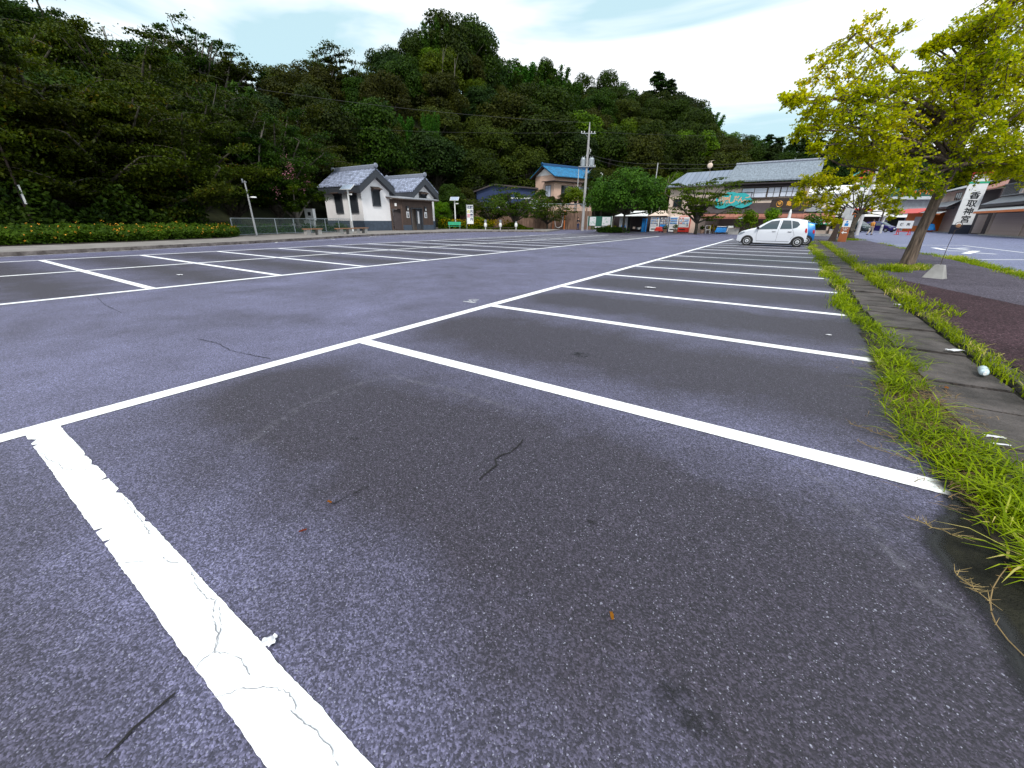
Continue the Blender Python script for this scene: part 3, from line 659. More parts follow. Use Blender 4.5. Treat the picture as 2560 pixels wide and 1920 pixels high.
for x in (5.0, 7.75):
    MB().bb(x-.2, x+.2, -1.185, -1.155, 1.3, 1.95).build('notice', X['paper'], pw)
    p_ = MB(); p_.lathe([(.09,0),(.09,.01)], (x, -1.19, 1.70), 12, 'y'); p_.bb(x-.09, x+.09, -1.2, -1.19, 1.38, 1.6); p_.build('pictogram', X['char'], pw)
    lp = MB(); lp.bb(x-.13, x+.13, -1.26, -1.155, 2.05, 2.5); o_ = lp.build('wall_lamp', X['char'], pw); MB().bb(x-.07, x+.07, -1.27, -1.262, 2.08, 2.3).build('diffuser', X['white'], o_)
sl_ = MB(); sl_.bb(4.2, 4.21, -1.17,-1.16,2.5,2.51)
MB().box((3.86, -.62, 2.62), (.22,.05,.3), rz=-1.0).build('wall_lamp', X['white'], pw)
rr_ = MB(); rr_.prism([(2.9,.35,3.42),(4.05,-1.65,3.20),(9.6,-1.65,3.20),(9.6,.35,3.42)], (0,0,.1)); ro = rr_.build('porch_roof', X['greyroof'], tb)
fa = MB(); fa.prism([(2.9,.35,3.30),(4.05,-1.65,3.08),(9.6,-1.65,3.08),(9.6,.35,3.30)], (0,0,.118)); fa.build('fascia', X['wood'], ro)
an = MB(); an.tube([(10.2,1.5,5.2),(10.2,1.5,6.2)], .02); an.tube([(9.9,1.5,5.7),(11.0,1.5,5.75)], .015); an.tube([(10.6,1.2,5.74),(10.6,1.8,5.74)], .01); an.build('antenna', X['grey'], tb)

# ---- blue-roofed house on the terrace
HZ = 2.6
hs = thing('blue_roofed_house', tuple(Q(6.9, 74.3, 1.9)), -math.radians(21.6)+PI/2, 'two storey salmon pink house with a bright blue tiled gable roof', 'house')
# local x along the long side, -y faces the lot's right
LH = 9.2; W2 = 2.6
hb = MB(); hb.prism([(0,0,-2),(0,0,6.3),(0,W2,7.75),(0,2*W2,6.3),(0,2*W2,-2)], (LH,0,0)); hw = hb.build('wall', X['pink'], hs)
MB().prism([(-.02,.15,6.5),(-.02,W2,7.68),(-.02,2*W2-.15,6.5)], (.019,0,0)).build('gable_panel', X['plaster'], hw)
gable_roof('roof', -.7, LH+.8, -.75, 2*W2+.75, 6.25, 8.05, 'bluetile', hs, .10, 'x', True, 'bluetile')
gable_roof('eaves_boards', -.68, LH+.78, -.72, 2*W2+.72, 6.14, 7.94, 'wood', hs, .08, 'x', False)
ev = MB(); ev.bb(-.5, LH+.3, -.7, -.02, 5.45, 5.55); ev.bb(-.7, -.02, -.7, 2.6, 5.45, 5.55); ev.build('lower_eaves', X['dbrown'], hs)
for a, c in ((1.6, 4.2), (4.6, 6.8), (7.4, 8.6)): window(hs, a, c, 3.2, 4.9, 0, 'black', 'paleglass' if a > 4 else 'glass', 2, 0, .06, .06)
window(hs, .9, 2.3, 3.2, 4.9, 0, 'black', 'paleglass', 1, 0, .06, .06, side='x-')
ds = MB(); ds.lathe([(.02,-.06),(.2,-.04),(.4,.04),(.41,.05),(.02,.0)], (LH+.9,-.9,6.9), 14, 'y'); ds.tube([(LH+.9,-.9,6.9),(LH+.3,-.3,6.3)], .025); ds.build('satellite_dish', X['white'], hs)

# ---- navy shed left of it
sh = thing('navy_shed', tuple(Q(-6.0, 71, HZ)), -AZ*0+AZ*1.0, 'dark blue metal shed with a brown edged low roof behind the shrubs', 'shed')
sb = MB(); sb.prism([(0,0,-.6),(9.5,0,-.6),(9.5,0,3.3),(2.7,0,3.9),(0,0,3.0)], (0,5,0)); sb.build('wall', X['navy'], sh)
sr_ = MB(); sr_.prism([(-.5,-.4,2.95),(2.7,-.4,4.05),(2.7,-.4,3.85),(-.5,-.4,2.75)], (0,5.8,0)); sr_.prism([(2.7,-.4,4.05),(10,-.4,3.5),(10,-.4,3.3),(2.7,-.4,3.85)], (0,5.8,0)); sr_.build('roof', X['dbrown'], sh)
MB().bb(3.2, 9.2, -.03, .0, 1.9, 2.1).build('white_trim', X['white'], sh)

# ---- retaining wall with its rail
rw = thing('retaining_wall', tuple(Q(-8.2, 65.8, 0)), AZ, 'long brown stained concrete retaining wall across the back of the lot', 'wall')
r_ = MB(); r_.bb(0, 20.2, 0, .35, -.2, 2.65); 
for i in range(11): r_.bb(i*2, i*2+.1, -.03, 0, -.2, 2.62)
r_.build('wall_face', X['rwall'], rw)
gf = MB()
for i in range(12): gf.bb(8+i*1.06, 8.05+i*1.06, .1, .15, 2.65, 3.65)
gf.bb(8, 19.9, .1, .15, 3.6, 3.66); gf.bb(8, 19.9, .11, .14, 3.15, 3.18); gf.build('guard_rail', X['galv'], rw)

# ---- dumpling shop : facade at t = 56 faces the lot (-Y)
sp_ = thing('dumpling_shop', (-13.6, 56, 0), 0, 'two storey cream sweets shop with weathered grey roofs and rusty awnings', 'shop')
k_ = MB(); k_.bb(0, 5.9, 0, 6, 0, 5.2); k_.bb(5.9, 14.2, .0, 6, 3.0, 5.3); k_.bb(5.9, 16.8, .9, 6, 0, 3.05); kw = k_.build('wall', X['cream'], sp_)
# left wing roof (mono slope up to the back), right wing roof higher
lr = MB(); lr.prism([(-.5,-.6,5.12),(6.15,-.6,5.22),(6.15,3.2,6.95),(.95,3.2,6.88)], (0,0,.1)); o = lr.build('left_roof', X['metalroof'], sp_)
MB().prism([(-.5,-.62,5.0),(6.15,-.62,5.1),(6.15,-.55,5.1),(-.5,-.55,5.0)], (0,0,.12)).build('gutter', X['dbrown'], o)
rrf = MB(); rrf.prism([(5.9,-.75,5.42),(14.75,-.75,5.42),(14.9,2.9,7.42),(6.45,2.9,7.38)], (0,0,.14)); o = rrf.build('right_roof', X['slate'], sp_)
MB().tube([(6.4,2.9,7.58),(14.9,2.9,7.62)], .12, 8).build('ridge', X['ridge'], o)
bk = MB(); bk.prism([(14.1,0,5.3),(14.1,2.9,7.35),(14.1,6,5.3)], (.1,0,0)); bk.bb(6.0,14.6,-.62,.0,5.16,5.3); bk.bb(6.0,14.4,-.3,-.001,4.86,4.95); bk.bb(6.0,14.3,-.02,-.001,4.95,5.16); bk.build('eaves', X['dbrown'], sp_)
wx = [(7.95,9.2),(9.25,10.35),(10.45,11.45),(11.5,12.45),(12.5,13.3)]
window(sp_, 7.9, 10.3, 3.85, 4.78, 0, 'wood', 'paleglass', 1, 1, .06); window(sp_, 10.45, 11.55, 3.87, 4.80, 0, 'wood', 'paleglass', 1, 1, .06)
window(sp_, 11.65, 13.25, 3.9, 4.82, 0, 'wood', 'paleglass', 2, 1, .06)
window(sp_, .6, 1.5, 3.0, 3.8, 0, 'wood', 'glass', 1, 0, .05); MB().bb(3.3, 5.0, -.03, 0, 2.9, 4.1).build('wall_panel', X['beige'], kw)
MB().bb(6.2, 14.2, -.12, 0, 3.62, 3.76).build('window_ledge', X['wood'], sp_)
lf = MB(); lf.prism([(4.4,-1.5,2.12),(11.6,-1.5,2.12),(11.6,-.001,3.2),(4.4,-.001,3.15)], (0,0,.1)); lf.prism([(11.6,-1.5,2.12),(14.2,-1.5,2.12),(14.2,.89,3.2),(11.6,.89,3.2)], (0,0,.1)); lf.build('lower_roof', X['dbrown'], sp_)
gr = MB(); gr.prism([(14.25,-.6,2.35),(17.0,-.6,2.35),(17.0,-.45,2.42),(14.6,-.45,3.05)], (0,3.2,0)); gr.build('side_roof', X['greyroof'], sp_)
aw = MB(); aw.prism([(4.3,-2.1,1.72),(16.9,-2.1,1.80),(16.9,-1.45,2.12),(4.3,-1.45,2.08)], (0,0,.05)); aw.bb(4.3,16.9,-2.12,-2.08,1.60,1.80); aw.build('awning', X['rust'], sp_)
sh_ = MB(); sh_.bb(4.6, 5.85, -.08, -.03, 0, 2.0); sh_.bb(6.0, 13.6, .82, .88, 0, 2.2); sh_.build('shutter', X['shutter'], sp_)
MB().bb(13.7, 16.6, .6, .88, 0, 1.9).build('dark_counter', X['dark'], sp_)
for x in (5.9, 9.6, 13.6, 16.7): MB().bb(x-.07, x+.07, -2.0, -1.86, 0, 1.75).build('post', X['wood'], sp_)
# turquoise cloud shaped board
tq = MB(); oc = [(5.35,3.15),(5.45,3.75),(5.75,4.05),(6.2,4.05),(6.5,4.38),(7.1,4.42),(7.5,4.28),(8.3,4.28),(8.75,4.05),(8.95,3.75),(9.25,3.5),(9.2,3.2),(8.9,2.95),(8.3,2.72),(7.7,2.82),(7.2,3.02),(6.9,2.95),(6.5,2.72),(5.95,2.68),(5.55,2.85)]
tq.prism([(x,-1.02,z) for x, z in oc], (0,.1,0)); tqo = tq.build('turquoise_sign', X['turq'], sp_)
fb = MB(); fb.bb(7.6,9.0,-.9,-.82,4.3,4.36); fb.bb(8.94,9.0,-.9,-.02,4.3,4.36); fb.bb(8.94,9.0,-.9,-.82,3.5,4.3); fb.bb(6.0,6.08,-.9,-.0,3.2,3.26); fb.build('bracket', X['black'], tqo)
for s, x, z, sz in (('厄', 6.0, 3.62, .62), ('落', 6.55, 3.5, .72), ('し', 7.08, 3.58, .95), ('だ', 7.55, 3.72, .56), ('ん', 8.05, 3.56, .64), ('ご', 8.6, 3.62, .54)): text(s, sz, X['copper'], tqo, (x, -1.03, z), FR, 'lettering', .012)
text('亀甲', .2, X['rust'], tqo, (8.62, -1.03, 3.2), (PI/2, -.5, 0), 'stamp', .004)
# brown shop board
sbd = MB(); oc = [(11.15,2.68),(14.5,2.62),(14.75,2.72),(14.8,3.5),(14.65,3.58),(11.2,3.58),(11.05,3.46),(11.0,2.8)]
sbd.prism([(x,-1.62,z) for x, z in oc], (0,.16,0)); so_ = sbd.build('brown_sign', X['signbrown'], sp_)
eg = MB(); eg.bb(11.1,14.7,-1.66,-1.622,3.50,3.56); eg.bb(11.1,14.6,-1.66,-1.622,2.68,2.73); eg.build('rim', X['dbrown'], so_)
rgm = MB(); 
rgm.tube([(11.85+.28*math.cos(a), -1.64, 3.1+.28*math.sin(a)) for a in [2*PI*i/20 for i in range(21)]], .022, 5); rgm.build('crest_ring', X['gold'], so_)
text('甲', .34, X['gold'], so_, (11.85,-1.63,3.1), FR, 'crest', .012)
for s, x in (('亀', 12.7), ('甲', 13.45), ('堂', 14.2)): text(s, .5, X['gold'], so_, (x,-1.63,3.1), FR, 'lettering', .012)
# green banner row
bn = MB(); bn.bb(15.1, 16.75, -2.2, -2.17, 1.12, 1.52); bo = bn.build('green_banner', X['greenp'], sp_)
MB().tube([(14.4,-2.16,1.55),(16.8,-2.16,1.55)], .015).build('rod', X['white'], bo)
for i, s in enumerate('むらさき'):
    x = 15.32+i*.41; MB().lathe([(.165,0),(.165,.012)], (x,-2.215,1.32), 14, 'y').build('disc', X['white'], bo)
    text(s, .2, X['navy'] if i < 2 else X['redpaint'], bo, (x,-2.218,1.32), FR, 'lettering', .006)
text('おみやげ', .17, X['white'], bo, (15.5,-2.22,1.62), FR, 'lettering', .008)
MB().bb(8.3, 9.1, -2.16, -2.13, 1.62, 1.74).build('small_notice', X['paper'], sp_)
rd = MB(); rd.lathe([(.02,-.03),(.22,0),(.3,.06),(.02,.0)], (4.0,-.0,7.3), 14, 'y'); rd.tube([(4.0,1.2,6.2),(4.0,.1,7.3),(4.1,.2,7.85)], .02); rd.tube([(3.8,.2,7.75),(4.4,.2,7.85)], .012); rd.build('satellite_dish', X['cream'], sp_)
# small stall of white canopies beside the vending machines
st_ = thing('canopy_stall', (-20.4, 55.6, 0), 0, 'low stall with white canopies and a grey sliding door under the round tree', 'stall')
q_ = MB(); q_.prism([(.6,-1.4,1.85),(4.9,-1.4,1.85),(4.2,1.2,2.5),(1.6,1.2,2.5)], (0,0,.04)); q_.build('left_canopy', X['white'], st_)
q_ = MB(); q_.prism([(4.6,-.25,1.90),(7.2,-.25,1.92),(6.5,1.0,2.5),(5.5,1.0,2.5)], (0,0,.04)); q_.build('right_canopy', X['cream'], st_)
q_ = MB(); q_.bb(.3, 7.2, 1.2, 1.4, 0, 2.3); q_.bb(.3,.4,-.9,1.2,0,1.8); q_.build('back_wall', X['dbrown'], st_)
MB().bb(1.1, 2.2, -.75, -.7, 0.05, 1.7).build('sliding_door', X['lgrey'], st_); MB().bb(2.2, 2.7, -.72, -.68, .05, 1.7).build('doorway', X['dark'], st_)
for x in (.7, 2.8, 4.7): MB().tube([(x,-1.3,0),(x,-1.3,1.86)], .03).build('post', X['wood'], st_)
MB().bb(4.15, 4.65, -.9, -.4, 0, 1.6).build('blue_curtain', X['blue'], st_)
rr2 = random.Random(9)
for i in range(5): MB().box((3.1+i*.22, -.6+rr2.uniform(-.3,.3), .3+rr2.uniform(0,.2)+.1), (.28,.2,.25), rz=rr2.uniform(0,1)).build('stacked_goods', X[['cream','dbrown','grey','white','beige'][i]], st_)

# ---- right-hand row: facade at u = 20 faces -X ; local x -> world -Y
def rowshop(y_far, y_near, label, name, seed, upper='dbrown', ac=None, awn=True, sh='shutter', u=20., zc=(2.45,2.85,3.4,4.15,6.3)):
    z1, z2, z3, z4, z5 = zc; Lx = y_far-y_near
    o = thing(name, (u, y_far, 0), -PI/2, label, 'shop')
    m = MB(); m.bb(0, Lx, .0, 8, 0, z5); m.build('wall', X[upper], o)
    m = MB(); m.bb(.5, Lx-.5, -.05, -.001, .12, z1); s_ = m.build('shutter', X[sh], o)
    for x in (.0, .42, Lx-.45, Lx*.5): MB().bb(x, x+.14, -.14, -.051, .12, z1+.1).build('pillar', X['beige'], o)
    MB().bb(-.1, Lx+.1, -.7, -.001, 0, .12).build('step', X['concrete'], o)
    m = MB(); m.prism([(0,-1.5,z3+.0),(Lx,-1.5,z3),(Lx,-.001,z4),(0,-.001,z4)], (0,0,.07)); m.build('lower_roof', X['greyroof'], o)
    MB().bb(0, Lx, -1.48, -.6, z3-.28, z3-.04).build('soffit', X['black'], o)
    m = MB(); m.prism([(.1,-1.9,z2-.2),(Lx-.1,-1.9,z2-.2),(Lx-.1,-1.3,z2+.08),(.1,-1.3,z2+.08)], (0,0,.04)); ao = m.build('awning', X['white'], o)
    MB().bb(.1, Lx-.1, -1.91, -1.88, z2-.42, z2-.2).build('valance', X['orange'], ao)
    return o
r1 = rowshop(75.6, 57., 'shuttered beige shop with grey lower roof and dark wooden upper storey at the right edge', 'shuttered_shop', 1)
m = MB()
for i in range(46): m.bb(.8+i*.36, .84+i*.36, -.35, -.31, 4.35, 5.5)
m.bb(.6, 17.5, -.36, -.3, 5.5, 5.58); m.bb(.6, 17.5, -.36, -.3, 4.3, 4.36); m.build('balcony_rail', X['grey'], r1)
m = MB(); m.prism([(-.3,-1.2,5.9),(20.8,-1.2,5.9),(20.8,3,7.4),(-.3,3,7.4)], (0,0,.12)); m.build('upper_roof', X['dbrown'], r1)
def acu(par, x, z, y=-.5):
    a = MB().bb(x, x+.85, y, y+.32, z, z+.62).build('air_conditioner', X['cream'], par)
    MB().lathe([(.23,0),(.23,.02)], (x+.35, y-.021, z+.31), 16, 'y').build('fan_grille', X['grey'], a)
acu(r1, 7.5, 4.3, -.9)
r2s = rowshop(102, 89.9, 'beige shop behind the leaning trunk with white awning and orange valance', 'awning_shop', 2, upper='beige', zc=(2.4,2.9,3.6,4.5,6.0))
acu(r2s, 4.0, 4.5, -.9); window(r2s, 7.5, 10.5, 4.7, 5.6, 0, 'wood', 'glass', 2, 0, .05)
m = MB(); m.prism([(-.3,-.9,5.9),(12.6,-.9,5.9),(12.6,3,7.2),(-.3,3,7.2)], (0,0,.12)); m.build('upper_roof', X['greyroof'], r2s)
# infill behind the sign tower
r4 = thing('narrow_shop', (20.6, 89.7, 0), -PI/2, 'narrow dark house squeezed behind the white sign tower', 'house')
MB().bb(0, 10.8, 0, 7, 0, 5.4).build('wall', X['dbrown'], r4); MB().prism([(-.2,-.9,5.3),(11,-.9,5.3),(11,3,6.9),(-.2,3,6.9)], (0,0,.1)).build('roof', X['rust'], r4)
MB().bb(6.5, 9.8, -.06, -.001, .1, 2.4).build('shutter', X['shutter'], r4)
# sign towers
def tower(loc, sc, label, chars, rz=0):
    o = thing('sign_tower', loc, rz, label, 'sign')
    MB().bb(-.95*sc, .95*sc, -.35, .35, 1.15, 6.05).build('column', X['white'], o)
    MB().bb(-1.0*sc, 1.0*sc, -.4, .4, 0, 1.149).build('base', X['navyblack'], o)
    MB().bb(.8*sc, 1.02*sc, .36, .9, 0, 6.0).build('side_panel', X['navyblack'], o)
    MB().bb(-1.0*sc, 1.0*sc, -.38, .38, 6.06, 6.28).build('green_band', X['greenp'], o)
    MB().bb(-.9*sc, .9*sc, -.32, .32, 6.3, 7.15).build('lantern_box', X['white'], o)
    m = MB(); 
    for x in (-.9*sc, .8*sc): m.bb(x, x+.1, -.36, -.321, 6.3, 7.15)
    m.bb(-.95*sc, .95*sc, -.4, .4, 7.16, 7.36); m.build('lantern_trim', X['redpaint'], o)
    m = MB(); m.prism([(-1.5*sc,-.8,7.35),(0,-.8,8.3),(1.5*sc,-.8,7.35),(1.5*sc,-.8,7.22),(0,-.8,8.15),(-1.5*sc,-.8,7.22)], (0,1.6,0)); m.build('roof', X['redpaint'], o)
    m = MB(); m.tube([(-1.6*sc,-.85,7.45),(0,-.85,8.42)], .06); m.tube([(-1.6*sc,.85,7.45),(0,.85,8.42)], .06); m.build('verdigris_edge', X['turq'], o)
    for i, s in enumerate(chars): text(s, .92, X['black'], o, (.12*sc, -.36, 4.62-i*.95), FR, 'lettering', .02)
    return o
tower((18.7, 80.6, 0), .92, 'white sign tower lettered with shrine name in black behind the leaning tree', '香取神宮', -.16)
tower(tuple(Q(50.5, 64, -.0)), 1.05, 'white sign tower partly hidden behind the small gnarled tree', '香取神宮', math.radians(8))
for nm, X_, D_, w_, h_, z0, ma, lab in (('far_hall', 62, 78, 14, 6.2, 0, 'white', 'large pale building with white roof edge at the head of the street'),
        ('dark_storefront', 66, 84, 9, 3.4, 0, 'dbrown', 'dark open storefront with white awnings behind the parked car'),
        ('grey_storehouse', 78, 84, 10, 5.6, 0, 'greyroof', 'grey walled storehouse above the red awning kiosk')):
    o = thing(nm, tuple(Q(X_-3, D_, 0)), AZ*.4, lab, 'building')
    MB().bb(-w_/2, w_/2, 0, 6, z0, h_).build('wall', X[ma], o)
    MB().prism([(-w_/2-.5,-1.0,h_-.2),(w_/2+.5,-1.0,h_-.2),(w_/2+.5,3,h_+1.3),(-w_/2-.5,3,h_+1.3)], (0,0,.12)).build('roof', X['white' if nm == 'far_hall' else 'greyroof'], o)
    for i in range(3):
        MB().bb(-w_/2+.6+i*w_/3.1, -w_/2+.6+i*w_/3.1+w_/4, -.05, -.001, .2, 2.3).build('door', X['wood' if i != 1 else 'dark'], o)
    MB().prism([(-w_/2,-1.8,2.3),(w_/2,-1.8,2.3),(w_/2,-.001,2.7),(-w_/2,-.001,2.7)], (0,0,.06)).build('awning', X['white'], o)
kiosk = thing('kiosk', (17.0, 97.5, 0), -PI/2*.7, 'orange kiosk under a red awning left of the leaning trunk', 'kiosk')
MB().bb(-2.2, 2.2, 0, 3, 0, 2.9).build('wall', X['orange'], kiosk); MB().bb(-.3, 1.9, -.06, -.001, .9, 2.3).build('shutter', X['lgrey'], kiosk)
MB().prism([(-2.6,-2.0,2.75),(2.4,-2.0,2.75),(2.4,-.001,3.5),(-2.6,-.001,3.5)], (0,0,.08)).build('red_awning', X['redpaint'], kiosk)
MB().prism([(-5.8,-1.2,2.75),(-2.7,-1.2,2.9),(-2.7,.6,3.4),(-5.8,.6,3.2)], (0,0,.06)).build('white_awning', X['white'], kiosk)
gbd = thing('green_name_board', tuple(V(2293, 480, 68)), AZ*.3, 'green board with orange characters above the grey shop left of the trunk', 'sign')
MB().bb(-3.4, 3.4, 0, .2, -.6, .6).build('board', X['dgreen'], gbd); text('おみやげ', .95, X['orange'], gbd, (0,-.02,0), FR, 'lettering', .02)
MB().bb(-3.3, -3.1, .21, .35, -4.6, .5).build('post', X['wood'], gbd); MB().bb(3.1, 3.3, .21, .35, -4.6, .5).build('post', X['wood'], gbd)

# ================================================================ VEHICLES
X['carpaint'] = mat('pearl_white_paint', (.68,.70,.76), .22, .0, var=0, spec=.7)
X['carblue'] = mat('metallic_blue_paint', (.015,.17,.48), .25, .3, var=0, spec=.7)
X['cardark'] = mat('dark_green_car_paint', (.03,.05,.05), .25, .3, var=0, spec=.7); X['carpurple'] = mat('violet_car_paint', (.03,.02,.14), .25, .3, var=0)
X['carglass'] = glass('car_glass', (.045,.065,.08), .04); X['tyre'] = mat('tyre_rubber', (.018,.018,.019), .8, var=0); X['rim'] = mat('silver_wheel', (.62,.63,.66), .35, .5, var=0)
X['tail'] = mat('red_lens', (.45,.01,.02), .15, var=0); X['lens'] = mat('clear_lens', (.30,.34,.38), .1, .2, var=0); X['seam'] = mat('panel_gap', (.03,.03,.035), .8, var=0)
def hatchback(name, loc, rz, pm, label, Lc=3.40, Hs=1.0, W=1.475):
    o = thing(name, loc, rz, label, 'car')
    s = Lc/3.395
    topP = [(0,.42),(.02,.60),(.07,.70),(.2,.79),(.45,.87),(.80,.965),(.95,1.03),(1.15,1.17),(1.35,1.30),(1.55,1.40),(1.75,1.455),(2.05,1.49),(2.4,1.495),(2.8,1.465),(3.10,1.42),(3.26,1.37),(3.30,1.18),(3.345,1.0),(3.375,.85),(3.39,.6),(3.395,.42)]
    tx = [a for a, b in topP]; tz = [b*Hs for a, b in topP]
    ztop = lambda x: float(np.interp(x, tx, tz))
    wf, wr, rw = .62, 3.075-.0, .0
    wf, wr = .565, 3.02-.0; wr = wf+2.455; wr = min(wr, 3.02); RA = .315
    def z0(x):
        z = .19 + (.10*max(0,(.25-x)/.25)) + .13*max(0,(x-3.2)/.2)
        for wx in (wf, wr):
            d = abs(x-wx)
            if d < RA: z = max(z, .27+math.sqrt(RA*RA-d*d))
        return z
    def hw(x, z):
        e = abs(x-1.75)/1.68
        pl = 1 - .30*max(0, e-.62)**2/.145*.62
        belt = .86*Hs
        if z > belt: k = 1 - .30*((z-belt)/(.64*Hs))**1.25
        else: k = 1 - .07*((belt-z)/.7)**2*1.2 - .0
        # slight shoulder
        return W/2*pl*min(1.0, k)
    xs = sorted(set([round(v, 3) for v in list(np.linspace(0, 3.395, 46)) + [wf+RA*math.sin(a) for a in np.linspace(-PI/2, PI/2, 15)] + [wr+RA*math.sin(a) for a in np.linspace(-PI/2, PI/2, 15)] + tx]))
    nl = 11; m = MB(); m.smooth = True; vs = []
    for x in xs:
        zt = ztop(x); zb = min(z0(x), zt-.02); row = []
        for k in range(nl):
            z = zb + (zt-.05-zb)*k/(nl-1); row.append((x, hw(x, z), z))
        h = hw(x, zt-.05); 
        row += [(x, h*.93, zt-.015), (x, h*.6, zt), (x, 0, zt+.008)]
        full = row + [(a, -b, c) for a, b, c in row[-2::-1]]
        vs += full
    n = len(vs)//len(xs); fs = [(i*n+j, (i+1)*n+j, (i+1)*n+j+1, i*n+j+1) for i in range(len(xs)-1) for j in range(n-1)]
    fs += [tuple(range(n)), tuple(range(len(vs)-1, len(vs)-n-1, -1))]
    m.add([(a*s, b, c) for a, b, c in vs], fs); body = m.build('body', X[pm], o)
    ub = MB(); ub.bb(.15*s, 3.3*s, -W/2+.14, W/2-.14, .17, .75); ub.build('underbody', X['black'], body)
    for wx in (wf, wr):
        for sg in (-1, 1):
            ub2 = MB(); ub2.bb((wx-RA+.01)*s, (wx+RA-.01)*s, sg*(W/2-.25)-.1, sg*(W/2-.25)+.1, .25, .58); ub2.build('wheel_well', X['black'], body)
    def patch(poly, mname, pn, sides=(-1, 1), off=.006, par=None, ng=9):
        # polygon in (x, z) draped on the flank
        for sg in sides:
            mb = MB(); P = poly; k = len(P); cx = sum(p[0] for p in P)/k; cz = sum(p[1] for p in P)/k; vs = [(cx*s, sg*(hw(cx, cz)+off), cz)]; fs = []
            dn = []
            for a, b in zip(P, P[1:]+P[:1]):
                for i in range(5): dn.append((a[0]+(b[0]-a[0])*i/5, a[1]+(b[1]-a[1])*i/5))
            R = 4
            for r in range(1, R+1):
                for (px, pz) in dn:
                    qx = cx+(px-cx)*r/R; qz = cz+(pz-cz)*r/R; vs.append((qx*s, sg*(hw(qx, qz)+off), qz))
            nd = len(dn)
            for j in range(nd):
                fs.append((0, 1+j, 1+(j+1)%nd))
                for r in range(R-1): fs.append((1+r*nd+j, 1+(r+1)*nd+j, 1+(r+1)*nd+(j+1)%nd, 1+r*nd+(j+1)%nd))
            mb.add(vs, fs); mb.build(pn, X[mname], par or body)
    h = Hs
    patch([(1.02,.90*h),(1.05,.955*h),(1.35,1.19*h),(1.58,1.34*h),(1.98,1.39*h),(1.93,.93*h)], 'carglass', 'front_side_window')
    patch([(2.06,.93*h),(2.12,1.39*h),(2.5,1.385*h),(2.62,.955*h)], 'carglass', 'rear_side_window')
    patch([(2.65,.96*h),(2.54,1.38*h),(2.83,1.32*h),(2.95,1.18*h),(2.85,1.03*h)], 'carglass', 'quarter_window')
    def seam(pl, wd=.012):
        for sg in (-1, 1):
            mb = MB(); mb.tube([(x*s, sg*(hw(x, z)+.001), z) for x, z in pl], wd*.5, 4); mb.build('panel_gap', X['seam'], body)
    zz_ = lambda a, b: [(a[0]+(b[0]-a[0])*i/6, a[1]+(b[1]-a[1])*i/6) for i in range(7)]
    seam(zz_((1.02,.88*h),(.98,.60)) + zz_((.98,.60),(1.03,.30))); seam(zz_((2.01,.92*h),(1.99,.30))); seam(zz_((2.05,1.36*h),(2.01,.92*h)))
    seam(zz_((1.03,.285),(2.62,.285)), .02); seam(zz_((2.66,.93*h),(2.80,.62))); seam(zz_((2.80,.62),(2.66,.42)))
    for x in (1.80, 2.55): patch([(x-.1,.80*h),(x-.08,.83*h),(x+.08,.83*h),(x+.1,.80*h),(x+.08,.775*h),(x-.08,.775*h)], 'seam', 'handle_recess', off=.002); 
    for x in (1.80, 2.55):
        for sg in (-1, 1): MB().tube([((x-.09)*s, sg*(hw(x,.8)+.012), .80*h), (x*s, sg*(hw(x,.8)+.03), .808*h), ((x+.09)*s, sg*(hw(x,.8)+.012), .80*h)], .013, 6).build('door_handle', X[pm], body)
    patch([(.035,.60),(.10,.70),(.30,.78),(.40,.76),(.24,.64),(.07,.58)], 'lens', 'headlight', off=.01)
    patch([(3.24,.97*h),(3.29,1.0*h),(3.335,.93*h),(3.35,.78*h),(3.31,.74*h),(3.24,.84*h)], 'tail', 'tail_light', off=.012)
    def toppatch(x0, x1, f0, f1, mname, pn, up=.006):
        mb = MB(); K = 8; vs = []
        for i in range(K+1):
            x = x0+(x1-x0)*i/K; z = ztop(x)+.012; y = hw(x, ztop(x)-.05)*(f0+(f1-f0)*i/K)
            nx = (ztop(x+.01)-ztop(x-.01))/.02; nn = Vector((-nx, 0, 1)).normalized()*up if abs(nx) < 20 else Vector((up*2,0,0))
            for k in (-1,-.5,0,.5,1): vs.append(((x+nn.x)*s, y*k, z+nn.z-abs(k)**3*.016))
        mb.add(vs, [(5*i+j, 5*i+5+j, 5*i+6+j, 5*i+1+j) for i in range(K) for j in range(4)]); mb.build(pn, X[mname], body)
    toppatch(.90, 1.60, .92, .90, 'carglass', 'windscreen'); toppatch(3.275, 3.33, .86, .9, 'carglass', 'rear_window', .012)
    sp2 = MB(); sp2.prism([(3.08*s,-.50,1.425*h),(3.36*s,-.46,1.36*h),(3.37*s,-.46,1.335*h),(3.2*s,-.5,1.37*h)], (0,.96,0)); sp2.build('spoiler', X[pm], body)
    MB().bb(-.012, .02, -.35, .35, .30, .42).build('grille', X['black'], body); MB().bb(-.022*s, -.008, -.165, .165, .44, .60).build('number_plate', X['white'], body)
    MB().bb(3.385*s, 3.40*s, -.165, .165, .62, .78).build('number_plate', X['white'], body)
    for sg in (-1, 1):
        mm_ = MB(); mm_.box((1.0*s, sg*(W/2+.06), .99*h), (.12,.17,.11)); mm_.tube([(1.05*s, sg*(W/2-.1), .93*h), (1.02*s, sg*(W/2+.03), .96*h)], .02); mm_.build('mirror', X['black' if pm == 'carpaint' else pm], o)
